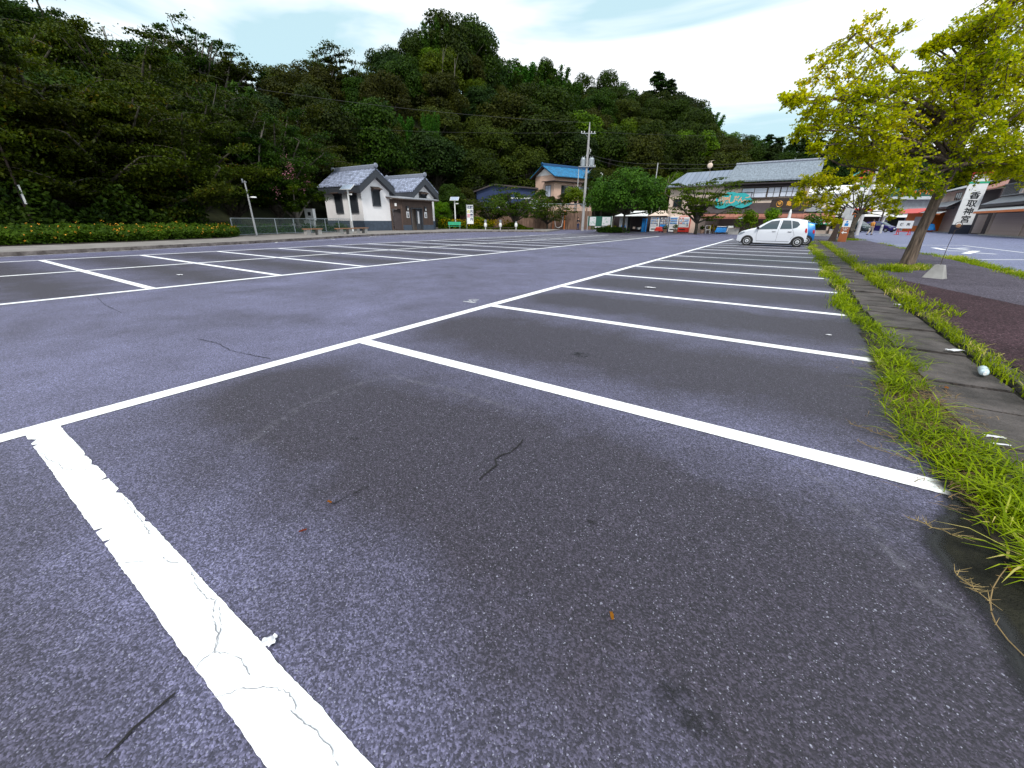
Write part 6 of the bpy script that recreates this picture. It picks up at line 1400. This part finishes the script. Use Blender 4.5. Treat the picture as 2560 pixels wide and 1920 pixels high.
# ---- near trees on the left bank (leaf sprays hang low over the flower hedge)
CH = [tree_airy(31, 12, 10, 21, 330, .105, .12, .26, .10, sub=8), tree_airy(32, 12, 9.5, 21, 330, .105, .12, .24, .08, sub=8), tree_airy(33, 11, 10, 19, 330, .105, .14, .28, .14, 'leaf_ever', sub=8)]
def near_tree(name, proto, p, s, rz, label, group=None, sz=None):
    o = thing(name, p, rz, label, 'tree', group); link('trunk', proto[0], o); link('crown', proto[1], o); o.scale = (s, s, sz or s); return o
for i, (px, D, s, sz, k, lab) in enumerate(((-180,22,1.,1.15,0,'spreading cherry tree leaning in from beyond the left edge'), (20,24,1.02,1.1,1,'cherry tree with hanging sprays above the left end of the flower hedge'), (190,26,.95,1.05,0,'cherry tree over the hedge right of the pole with the white plate'),
        (335,28,1.0,1.0,1,'cherry tree with pale bright sprays over the middle of the flower hedge'), (480,31,.9,.95,0,'cherry tree above the red flowers where the hedge ends'), (590,36,1.0,1.1,2,'dark leaved tree behind the slim lamp pole'),
        (700,37,.92,1.0,2,'dark leaved tree behind the electric cabinet'), (130,34,1.1,1.35,1,'taller cherry tree in the second row at the far left'), (400,40,1.15,1.4,0,'taller cherry tree in the second row behind the bright sprays'), (620,47,1.15,1.35,1,'broad cherry tree in the second row with bleached limbs'), (740,50,1.0,1.2,0,'wide cherry tree whose branches reach over the toilet roof'), (300,45,1.1,1.5,2,'dark tree high on the left bank'))):
    q = (px-1280)/1067.; v = Q(q*D, D, 0); v.z = max(.1, hill(q, D)); near_tree('cherry_tree', CH[k], tuple(v), s, i*1.7, lab, sz=sz)
# pink crape myrtle beside the toilet block
cm = tree_airy(41, 6, 6.8, 10, 150, .14, .22, .5, .35, 'leaf_cherry', 'bark2', 6)
v = Q((738-1280)/1067*36.5, 36.5, .1); o = near_tree('crape_myrtle', cm, tuple(v), 1., .4, 'crape myrtle with pink blossom clusters leaning on the toilet roof')
mb = MB(); fl_ = random.Random(6); PPf = []; 
for i in range(11):
    c = np.array([fl_.uniform(-1.6,2.6), fl_.uniform(-2.6,.6), fl_.uniform(3.2,6.7)]); PPf.append(c+RS.normal(size=(46,3))*np.array([.14,.14,.26]))
PPf = np.concatenate(PPf); link('blossom', quads_mesh('blossom', leaves(PPf, rdir(len(PPf)), .085, 1.1, .5), X['pinkflower']), o); o.scale = (.9,.9,.82)
# middle ground trees
d1 = tree_dome(51, 9.4, 6.6, 74, 330, .15, 'leaf_maki', .16, .13); 
def dome_tree(spec, name, p, lab, rz=0, s=1., sz=None):
    o = thing(name, p, rz, lab, 'tree'); link('trunk', spec[0].mesh('trunk', X[spec[3]]), o); link('crown', quads_mesh('crown', spec[1], X[spec[2]]), o); o.scale = (s, s, sz or s); return o
v = V(1557, 578, 49.5); dome_tree(d1, 'round_tree', (v.x, v.y, 0), 'broad dark green layered tree right of the utility pole above the map board')
at = tree_airy(52, 9.0, 6.0, 12, 105, .12, .22, .10, .34, 'leaf_bright', 'darkbark', 6); at[1].materials[0] = X['leaf_bright']
v = V(1738, 582, 46); near_tree('garden_tree', at, (v.x, v.y, 0), 1., .9, 'trained tree with flat leaf layers in front of the shop vending machines')
at2 = tree_airy(53, 11, 6.2, 15, 62, .15, .2, .22, .25, 'leaf_cherry', 'darkbark', 7)
for px, D, s, sz, lab in ((1283,57,.98,1.,'wide cherry tree spreading over the brown wall left of the red posts'), (1225,62,.8,.85,'smaller cherry tree behind the vertical banner'), (1365,63,.7,.75,'cherry tree branches reaching the salmon house')):
    v = Q((px-1280)/1067*D, D, 0); near_tree('cherry_tree', at2, tuple(v), s, px*.3, lab, sz=sz)
db = tree_dome(54, 3.9, 4.0, 34, 170, .13, 'leaf_bush', .1, .17); v = Q((1432-1280)/1067*67.5, 67.5, 2.4); dome_tree(db, 'round_tree', tuple(v), 'glossy bright green bushy tree before the salmon house windows')
for px, D, s, kd, lab in ((1120,62,6.2,'ever','dark shrubby tree between the toilet block and the banner'), (1160,66,6,'brown','brown green shrubby tree behind the vertical banner'), (1098,58,4.5,'bright','light green tree at the right corner of the toilet block'), (1372,68.5,2.6,'brown','orange tinged round shrub on top of the brown wall'), (1480,72,6.5,'ever','dark tree right behind the utility pole'), (1402,68.5,2.9,'ever','low dark shrub before the left wall of the salmon house'), (1462,69,3.0,'brown','low olive shrub behind the utility pole foot'), (1345,69,3.4,'ever','dark shrub at the left corner of the salmon house'), (1645,76,11,'bright','tall bright green layered tree left of the shop roof'),
        (1590,80,9,'bright','green layered tree on the lower slope above the round tree'), (1720,84,9,'ever','dark tree peeking above the left shop roof'), (1020,60,6,'ever','dark green tree behind the gap of the toilet gables')):
    z = 0 if D < 66 else max(0, hill((px-1280)/1067., D)); v = Q((px-1280)/1067*D, D, z); plant(kd, tuple(v), s, 1., lab)

# ---- ginkgo close at the right: leaning trunk, limbs to measured crown points
gk = thing('ginkgo_tree', (3.0, 16.35, .0), 0, 'large yellow green ginkgo with a leaning furrowed trunk on the right sidewalk', 'tree'); O = Vector(gk.location)
tk = MB(); tk.smooth = True
TP = [(-.03,-.02,-.1),(.01,.0,.35),(.05,.04,1.1),(.13,.12,1.9),(.22,.22,2.7),(.20,.30,3.4),(.18,.3,4.3),(.1,.25,5.3),(.05,.1,6.4)]; TR = [.20,.142,.118,.110,.104,.095,.08,.065,.04]
n = 22; vs = []; fr = random.Random(3)
fl2 = [fr.uniform(-1,1) for _ in range(n)]
tpd = []
for i in range(len(TP)-1):
    for k in range(5): f = k/5; tpd.append((Vector(TP[i]).lerp(Vector(TP[i+1]), f), TR[i]+(TR[i+1]-TR[i])*f))
tpd.append((Vector(TP[-1]), TR[-1]))
for i, (p, r) in enumerate(tpd):
    for j in range(n):
        a = 2*PI*j/n; rr_j = r*(1+.16*math.sin(j*2.7+i*.35)+.15*fl2[(j+i//4) % n]); vs.append((p.x+math.cos(a)*rr_j, p.y+math.sin(a)*rr_j, p.z))
tk.add(vs, [(i*n+j, i*n+(j+1)%n, (i+1)*n+(j+1)%n, (i+1)*n+j) for i in range(len(tpd)-1) for j in range(n)])
z6 = lambda a, b: (1900+a/2.37, b/2.37)
CL = [(450,640,12.2,.55),(600,560,12.6,.6),(750,640,11.6,.6),(500,760,12.6,.5),(650,800,11.5,.6),(560,930,12.4,.5),(700,960,12.6,.5),(800,800,12.0,.6),(900,950,11.2,.55),(820,1080,11.4,.42),(960,1090,11.8,.4),(1000,600,12.4,.65),(1150,600,11.4,.65),(1250,480,12.6,.65),(1300,700,11.2,.65),(1400,600,12.2,.65),(1500,480,11.4,.65),(1530,720,12.2,.65),(1450,860,11.2,.6),(1300,900,11.0,.5),(1530,960,12,.55),
      (1330,300,12.2,.55),(1400,150,11.6,.55),(1480,40,12.2,.55),(1260,180,12.,.35),(1240,380,11.6,.5),(1420,380,11.2,.6),(1060,800,12.2,.55),(1200,820,12.9,.55),(900,700,12.8,.6),(850,560,12.2,.45),(1080,480,12,.45),(700,520,12.2,.4),(330,740,12.4,.32),(250,780,12.2,.22),(160,590,12.4,.2),(240,600,12.4,.25),(330,640,12.3,.35),(460,880,12.0,.28),(330,870,12.,.14),
      (1210,1040,12.3,.32),(1340,985,12,.38),(1650,300,12,.7),(1650,600,11.5,.7),(1650,880,12,.65),(1600,100,12.4,.6),(1560,-80,12,.6),(1000,300,12.3,.2),(1010,270,12.3,.18),(1100,250,12.2,.25),(1180,220,12.2,.25),(1600,1040,12.5,.5),(1450,1010,12.8,.36),(780,900,13.0,.6),(600,680,13.0,.6),(1080,700,13.2,.6),(1200,400,13.,.5),(1500,980,11.6,.36)]
SP = [(640,140,12.6,.28),(560,190,12.6,.26),(480,280,12.6,.3),(560,340,12.6,.32),(430,350,12.6,.3),(370,380,12.6,.28),(330,470,12.6,.28),(420,470,12.6,.3),(720,190,12.6,.2),(800,190,12.6,.16),(870,160,12.6,.13),(700,360,12.6,.26),(780,340,12.6,.2),(640,420,12.6,.26),(560,440,12.5,.26),(620,250,12.6,.2),(760,250,12.6,.14),(500,520,12.4,.35),(300,340,12.6,.1),(260,490,12.6,.12)]
gp_ = []; gn_ = []; grr = random.Random(12)
def shoots(c, r, k, per, dens=1.):
    for i in range(k):
        d = Vector((grr.gauss(0,1), grr.gauss(0,1), grr.gauss(0,.7)+.1)).normalized(); st_p = c + Vector((grr.gauss(0,.3), grr.gauss(0,.3), grr.gauss(0,.3)))*r; e = st_p + d*r*grr.uniform(.7,1.5)
        mid = st_p.lerp(e, .5)+Vector((0,0,r*.15)); cc = bez(st_p, mid, e, 4); tk.tube(cc, [.014,.011,.009,.006,.003], 4, False)
        t = RS.uniform(0, 1.03, per)[:,None]; p = np.array(st_p)*(1-t)**2+np.array(mid)*2*t*(1-t)+np.array(e)*t*t; off = rdir(per)*.075*RS.uniform(.2,1.3,per)[:,None]
        gp_.append(p+off); nn = rdir(per); nn[:,2] = np.abs(nn[:,2])+.2; gn_.append(nn)
fork = Vector(TP[5])
for i, (a, b, D, r) in enumerate(CL):
    px, py = z6(a, b); c = V(px, py, D)-O; h = min(len(TP)-1, max(4, int(4+(c.z-3.)*.9))); root = Vector(TP[h])
    mid = root.lerp(c, .5)+Vector((0,0,.35*(c-root).length*.4)); cc = bez(root, mid, c, 8); tk.tube(cc, [.06-.05*k/8 for k in range(9)], 6, False)
    shoots(c, r, int(8+21*r), int(40+26*r))
# thin upper left limb
root = Vector(TP[6]); c0 = V(*z6(815,425), 12.5)-O; c1 = V(*z6(740,340), 12.6)-O; c2 = V(*z6(650,270), 12.6)-O; c3 = V(*z6(580,190), 12.6)-O; c4 = V(*z6(980,105), 12.6)-O; c4a = V(*z6(820,200), 12.6)-O
tk.tube([root, root.lerp(c0,.5)+Vector((0,0,.2)), c0, c1, c2, c3], [.07,.055,.042,.036,.026,.01], 7, False); tk.tube([c2, c4a, c4], [.018,.013,.003], 5, False)
for (a, b, D, r) in SP:
    c = V(*z6(a, b), D)-O; near = min((c0, c1, c2, c3, c4a), key=lambda v: (v-c).length); tk.tube([near, near.lerp(c,.5)+Vector((0,0,.04)), c], [.014,.009,.004], 4, False); shoots(c, r*.85, int(4+15*r), int(15+26*r))
dead = V(*z6(325,890), 12.4)-O; tk.tube([Vector(TP[5]), V(*z6(700,1010),12.4)-O, V(*z6(470,975),12.4)-O, dead], [.05,.03,.022,.008], 6, False)
gp_ = np.concatenate(gp_); gn_ = np.concatenate(gn_); print('ginkgo leaves', len(gp_))
tk.build('trunk', X['bark'], gk); link('crown', quads_mesh('crown', leaves(gp_, gn_, .062, 1., .5, True), X['leaf_ginkgo']), gk)
# ---- small gnarled ginkgo further along
g2t = thing('small_ginkgo_tree', (3.65, 41.0, .05), 0, 'small ginkgo with a dark knobbly trunk and thin crown beside the brown direction sign', 'tree'); O2 = Vector(g2t.location)
tk = MB(); tk.smooth = True; b0 = V(2123,598,33.5); sc_ = 1
base_p = G(2123, 598, .05); g2t.location = (base_p.x, base_p.y, .05); O2 = Vector(g2t.location); DD = -O2.x*sa+O2.y*ca
kp = [(2123,598),(2128,570),(2135,556),(2150,535)]; pts = [V(x, y, DD)-O2 for x, y in kp]; pts[0] = Vector((0,0,-.1))
tk.tube([pts[0], pts[0]*.6+pts[1]*.4, pts[1], pts[2], pts[3]], [.42,.30,.24,.20,.12], 10)
for q in range(7):
    c = pts[0].lerp(pts[1], grr.uniform(.2,1.1)); d = Vector((grr.uniform(-1,1), grr.uniform(-1,.2), 0)).normalized()*.2; tk.lathe([(.01,-.13),(.12,-.07),(.15,0),(.1,.08),(.01,.13)], c+d, 8)
gp_ = []; gn_ = []
for x, y, r in ((2010,460,.5),(2035,450,.6),(2065,455,.6),(2090,468,.5),(2000,495,.5),(2030,500,.6),(2065,500,.6),(1990,505,.35),(2090,510,.5),(2075,530,.5),(2105,535,.35),(2110,490,.5),(2140,470,.4),(2165,450,.5),(2190,470,.5),(2210,485,.5),(2185,505,.5),(2215,515,.45),(2235,530,.35),(2240,505,.4),(2260,480,.4),(2160,500,.4),(2075,555,.3),(2095,560,.25),(2225,545,.2),(2130,445,.4),(2050,475,.7),(2205,455,.5)):
    c = V(x, y, DD+grr.uniform(-1.,1.))-O2; root = pts[2] if grr.random() < .5 else pts[3]; cc = bez(root, root.lerp(c,.5)+Vector((0,0,.25)), c, 6); tk.tube(cc, [.06,.05,.04,.035,.028,.02,.012], 5, False); shoots(c, r*1.15, int(8+10*r), int(26+20*r))
gp_ = np.concatenate(gp_); gn_ = np.concatenate(gn_)
tk.build('trunk', X['darkbark'], g2t); link('crown', quads_mesh('crown', leaves(gp_, gn_, .12, 1., .5, True), X['leaf_ginkgo']), g2t)

# ================================================================ GRASS AND FLOWER BEDS
def blades(pts, hmin, hmax, wd, lean, seg=2, rr=RS):
    # pts (n,2or3) -> each blade two stacked quads
    n = len(pts); h = rr.uniform(hmin, hmax, n); a = rr.uniform(0, 2*PI, n); dr = np.stack([np.cos(a), np.sin(a), np.zeros(n)], 1); sd_ = np.stack([-np.sin(a), np.cos(a), np.zeros(n)], 1)
    P0 = np.c_[pts[:,:2], pts[:,2] if pts.shape[1] > 2 else np.zeros(n)]; ln = (rr.uniform(.3, 1., n)*lean)[:,None]; w_ = (wd*rr.uniform(.6,1.4,n))[:,None]; up = np.array([0,0,1.])
    P1 = P0 + up*(h*.6)[:,None] + dr*ln*.35*h[:,None]; P2 = P0 + up*(h*.9)[:,None] + dr*ln*1.0*h[:,None]; P3 = P0 + up*(h*.78)[:,None]+dr*ln*1.6*h[:,None]
    q1 = np.stack([P0-sd_*w_*.5, P0+sd_*w_*.5, P1+sd_*w_*.5, P1-sd_*w_*.5], 1); q2 = np.stack([P1-sd_*w_*.5, P1+sd_*w_*.5, P2+sd_*w_*.35, P2-sd_*w_*.35], 1); q3 = np.stack([P2-sd_*w_*.35, P2+sd_*w_*.35, P3+sd_*w_*.05, P3-sd_*w_*.05], 1)
    return np.concatenate([q1, q2, q3])
def tufts(centres, per, r, *a):
    P = []
    for c in centres:
        n = max(3, int(per*(c[3] if len(c) > 3 else 1))); d = RS.normal(size=(n,2))*r; P.append(np.c_[c[0]+d[:,0], c[1]+d[:,1], np.full(n, c[2] if len(c) > 2 else 0)])
    return blades(np.concatenate(P), *a)
def cover(t, s): 
    return .5+.5*math.sin(t*1.7+s)*math.sin(t*.63+s*2.)
cs = []; cd = []
t = 1.9
while t < 36:
    d = .05 if t < 8 else (.12 if t < 16 else .22)
    u0 = .93 + .08*math.sin(t*1.3) + (-.02 if 3 < t < 4.5 else 0)
    wth = .04+.11*cover(t, .5) + (.03 if 2.1 < t < 4.0 else 0) + (.06 if t > 12 else 0)
    if 10.6 < t < 11.7 or 13.8 < t < 14.6: wth *= .2
    for k in range(3 if wth > .06 else 1): cs.append((u0+.06+grr.uniform(0, wth*2)*1.0, t+grr.uniform(-.1,.1), .0, grr.uniform(.25,1.25)*(1 if math.sin(t*2.9)+math.sin(t*5.3+1) > -.7 else .15)))
    t += d
for _ in range(40):
    a_, b2 = grr.uniform(1.02, 1.8), grr.uniform(1.75, 3.5)
    if a_ < 1.75-(b2-2.2)*.42:
        for _k in range(7): cs.append((a_+grr.gauss(0,.04), b2+grr.gauss(0,.06), .015, grr.uniform(.3,1.1)))
for _ in range(14):
    a_, b2 = grr.uniform(1.0, 1.28), grr.uniform(3.4, 5.4)
    for _k in range(5): cs.append((a_+grr.gauss(0,.03), b2+grr.gauss(0,.05), .015, grr.uniform(.3,.9)))
cs = [c for c in cs if not (c[1] < 2.6 and c[0] < 1.10+.30*(2.6-c[1]))]
for _ in range(60):
    g_ = G(grr.uniform(2490, 2660), grr.uniform(1230, 1540))
    if g_.x > 1.07 + .08*max(0, 2.3-g_.y):
        for _k in range(4): cs.append((g_.x+grr.gauss(0,.02), g_.y+grr.gauss(0,.03), .02, grr.uniform(.3,.9)))
near = [c for c in cs if c[1] < 8]; mid_ = [c for c in cs if c[1] >= 8]
qd = [tufts(near, 8, .028, .025, .12, .0074, 1.8), tufts(mid_, 18, .07, .04, .12, .011, .9)]
o = link('grass', quads_mesh('grass', np.concatenate(qd), X['grass_blade'])); setp(o, 'ragged green grass strip growing along the asphalt edge', 'grass', None, 'stuff')
cs2 = []; t = 2.0
while t < 36:
    d = .05 if t < 8 else (.11 if t < 16 else .2)
    for k in range(2): cs2.append((1.86+grr.uniform(-.07,.10)+.03*math.sin(t*2), t+grr.uniform(-.08,.08), .05, grr.uniform(.3,1.1)))
    if 8 < t < 36 and grr.random() < .8: cs2.append((1.95+grr.uniform(-.05,.28), t, .06, 1.))
    t += d
qd = [tufts([c for c in cs2 if c[1] < 8], 12, .03, .03, .10, .006, 1.1), tufts([c for c in cs2 if c[1] >= 8], 15, .07, .04, .12, .011, .9)]
o = link('grass', quads_mesh('grass', np.concatenate(qd), X['grass_blade'])); setp(o, 'second grass strip along the kerb of the right sidewalk', 'grass', None, 'stuff')
cs3 = []
for (x, y), k in (((2205,612),2),((2225,618),3),((2250,624),4),((2270,626),3),((2320,640),4),((2345,645),4),((2370,650),6),((2395,648),10),((2410,655),8),((2430,660),6),((2455,668),6),((2480,674),6),((2510,680),7),((2530,690),8),((2555,695),8),((2575,702),6)):
    g_ = G(x, y); 
    for _ in range(k*3): cs3.append((g_.x+grr.uniform(-.25,.25), g_.y+grr.uniform(-.6,.6), .0, grr.uniform(.4,1.3)))
for c, r, k in (((2.85,16.1),.42,46), ((2.4,15.5),.3,18), ((3.9,41.2),.8,34), ((3.0,37.2),.5,14), ((2.6,15.0),.2,8), ((3.4,16.6),.3,20)):
    for _ in range(k): a = grr.uniform(0,6.28); cs3.append((c[0]+math.cos(a)*r*grr.random(), c[1]+math.sin(a)*r*1.6*grr.random(), .07, .8))
qd = [tufts(cs3, 20, .08, .05, .17, .011, .8)]
o = link('grass', quads_mesh('grass', np.concatenate(qd), X['grass_blade'])); setp(o, 'loose grass around the tree bases and along the far sidewalk edge', 'grass', None, 'stuff')
# dry runners and straw spilling on the asphalt
st_p = []
for _ in range(3200):
    t = grr.choice((grr.uniform(2.4,5.2), grr.uniform(3.0,4.4))); st_p.append((1.06+grr.gauss(.08,.12), t, .014))
sq = blades(np.array(st_p), .006, .03, .0035, 4.)
o = link('dry_grass', quads_mesh('dry_grass', sq, X['straw'])); setp(o, 'dry straw coloured grass spilling over the asphalt edge', 'dry grass', None, 'stuff')
m = MB(); pts = [G(2560,1640,.01), G(2520,1600,.01), G(2490,1560,.02), G(2478,1530,.03), G(2476,1500,.04), G(2482,1470,.05), G(2500,1440,.05), G(2520,1415,.04), G(2560,1412,.02)]
m.tube(pts, [.0018]*9, 5); 
for p in pts[2:8]:
    for _ in range(3): m.tube([p, p+Vector((grr.uniform(-.02,.02), grr.uniform(-.02,.02), grr.uniform(0,.02)))], [.0015,.0004], 3)
o = m.build('dry_stalk', X['straw']); setp(o, 'single curled dry grass stalk at the lower right edge', 'dry grass')
for k, (xa, ya, xb, yb) in enumerate(((2125,1062,2230,1095),(2145,1105,2290,1160),(2270,1300,2400,1345),(2380,1430,2470,1500))):
    m = MB(); a, b = G(xa, ya, .01), G(xb, yb, .012); pts = [a.lerp(b, i/6)+Vector((grr.uniform(-.01,.01), grr.uniform(-.01,.01), grr.uniform(0,.012))) for i in range(7)]; m.tube(pts, .0016, 4)
    for p in pts:
        for _ in range(4): m.tube([p, p+Vector((grr.uniform(-.04,.05), grr.uniform(-.04,.04), grr.uniform(0,.03)))], [.0013,.0005], 3)
    setp(m.build('dry_stalk', X['straw']), ['long dry runner reaching onto the asphalt above the second line end', 'dry branching runner just above the second line end', 'dry runner on the dark wet edge below the line end', 'lowest dry runner at the dark edge'][k], 'dry grass')
# flower hedge on the left
def bedpts(n, poly_t, h, zb=.15):
    P = []; 
    for _ in range(n):
        t = grr.uniform(*poly_t); fr0 = float(np.interp(t, [-10,2,7,12,14], [-26.5,-26.9,-27.7,-29.2,-31.2])); d = abs(grr.gauss(0,1.2)); u = fr0-.2-d
        hh = h*(.75+.25*math.sin(t*3.3)*math.sin(t*1.9+1)) + .12 + .34*min(1, d/1.4) + abs(grr.gauss(0,.05)); P.append((u, t, zb+hh*grr.uniform(.0,1.)**.6))
    return np.array(P)
P = bedpts(42000, (-3, 13.6), .36); nn = rdir(len(P)); nn[:,2] = np.abs(nn[:,2])+.4; nn[:,0] += .5
o = link('flower_hedge', quads_mesh('flower_hedge', leaves(P, nn, .085, 1.8, .5), X['hedge_leaf'])); setp(o, 'low green bank of marigold plants along the left pavement', 'flower bed', None, 'stuff')
P = bedpts(260, (-3, 13.6), .38); P[:,2] += .12; P[:,0] += .1; FP = np.repeat(P, 5, 0)+RS.normal(size=(len(P)*5,3))*.03
o = link('marigolds', quads_mesh('marigolds', leaves(FP, rdir(len(FP)), .045, 1., .5), X['marigold'])); setp(o, 'scattered orange marigold flowers in the green bank', 'flowers', None, 'stuff')
P = []
for _ in range(20000):
    t = grr.uniform(-6, 13.4); fr0 = float(np.interp(t, [-10,2,7,12,14,20,24], [-28.5,-29,-29.8,-31.2,-33.4,-36,-38])); P.append((fr0-1.6-abs(grr.gauss(0,3.)), t, .1+grr.random()**1.5*(2.2+math.sin(t*1.7)*.7)))
P = np.array(P); o = link('undergrowth', quads_mesh('undergrowth', leaves(P, rdir(len(P))+np.array([.4,0,.6]), .14, 1.7, .5), X['leaf_ever'])); setp(o, 'dark leafy undergrowth beneath the cherry trees behind the flower bank', 'undergrowth', None, 'stuff')
for i, (x, y) in enumerate(((415,547),(436,543),(345,551))):
    c = V(x, y, 27.3+i*.4); fp_ = np.array(c)[None]+RS.normal(size=(22,3))*.06; o = link('red_flower', quads_mesh('red_flower', leaves(fp_, rdir(22), .09, 1., .5), X['redpaint'])); setp(o, ['red flower head at the right end of the flower bank, left one of two', 'red flower head at the right end of the flower bank, right one of two', 'lone red flower head further left in the flower bank'][i], 'flower')
# beds further along: at the fence foot, and the yellow-green shrubs left of the wall
P = []; 
for _ in range(5200):
    f = grr.random(); p = fa_.lerp(fb_, f); P.append((p.x-.3-abs(grr.gauss(0,.5)), p.y+grr.uniform(-.3,.3), .14+grr.uniform(0,.75)*(.4+.6*math.sin(f*19)**2)))
P = np.array(P); o = link('fence_weeds', quads_mesh('fence_weeds', leaves(P, rdir(len(P))+np.array([.3,0,.5]), .10, 1.8, .5), X['hedge_leaf'])); setp(o, 'green weeds growing behind the chain link fence', 'weeds', None, 'stuff')
P = []
for _ in range(13000):
    px = grr.uniform(1092, 1330); D = 56.5+abs(grr.gauss(0,1.2)); q = (px-1280)/1067; v = Q(q*D, D); P.append((v.x, v.y, grr.uniform(.1, 1.0+.35*math.sin(px*.07)+(.3 if px < 1230 else -.35))))
P = np.array(P); o = link('shrub_border', quads_mesh('shrub_border', leaves(P, rdir(len(P))+np.array([0,-.3,.5]), .15, 1.5, .5), X['leaf_bush'])); setp(o, 'yellow green shrub border behind the bollard lamps', 'shrubs', None, 'stuff')
P = []
for _ in range(900):
    px = grr.uniform(1100, 1275); D = 56.2+abs(grr.gauss(0,.6)); q = (px-1280)/1067; v = Q(q*D, D); P.append((v.x, v.y, grr.uniform(.6, 1.35)))
P = np.array(P); o = link('yellow_flowers', quads_mesh('yellow_flowers', leaves(P, rdir(len(P)), .13, 1., .5), X['yellow_leaf'])); setp(o, 'yellow flowers on the shrub border', 'flowers', None, 'stuff')
P = []
for _ in range(5000):
    f = grr.random(); v = Q(10.6+f*2.6+grr.uniform(-.4,.4), 51.6+grr.gauss(0,1.0)); P.append((v.x, v.y, grr.uniform(.02, .55)))
P = np.array(P); o = link('undergrowth', quads_mesh('undergrowth', leaves(P, rdir(len(P))+np.array([0,-.3,.5]), .14, 1.5, .5), X['leaf_maki'])); setp(o, 'dark undergrowth beneath the round tree and map board', 'undergrowth', None, 'stuff')

# ---- single each hill tree out: kind, place on the slope, what it stands above, order from the left
KW = dict(ever='dark evergreen', brown='olive brown tree', bright='yellow green tree', bamboo='feathery bamboo', conifer='pointed conifer', airy='open crowned tree')
REG = [(0,'off beyond the left edge'),(420,'over the flower hedge'),(700,'over the chain link fence'),(900,'over the left toilet gable'),(1100,'over the right toilet gable'),(1330,'over the vertical banner'),(1480,'over the salmon house'),(1680,'over the round tree'),(1850,'over the left shop roof'),(2060,'over the right shop roof'),(9999,'behind the ginkgo crown')]
ORD = ['leftmost','second','third','fourth','fifth','sixth','seventh','eighth','ninth','tenth','eleventh','twelfth']
grp = {}
for o, k, X_, D_ in HT:
    px = 1280+X_/D_*1067; q = X_/D_; d0 = float(np.interp(q, qv, D0T)); d1 = float(np.interp(q, qv, D1T)); f = (D_-d0)/(d1-d0)
    band = 'lowest' if f < .12 else ('lower' if f < .3 else ('middle' if f < .62 else ('upper' if f < .9 else 'skyline')))
    reg = next(r for lim, r in REG if px < lim); grp.setdefault((k, band, reg), []).append((px, o))
for (k, band, reg), L_ in grp.items():
    L_.sort(key=lambda t: t[0]); bt_ = 'on the skyline' if band == 'skyline' else 'on the %s slope' % band
    for i, (px, o) in enumerate(L_):
        o['label'] = '%s %s %s' % (KW[k], bt_, reg) if len(L_) == 1 else '%s %s %s, %s of %s' % (KW[k], bt_, reg, ORD[min(i, 11)], ['','','two','three','four','five','six','seven','eight','nine','ten','eleven','twelve'][min(len(L_),12)])
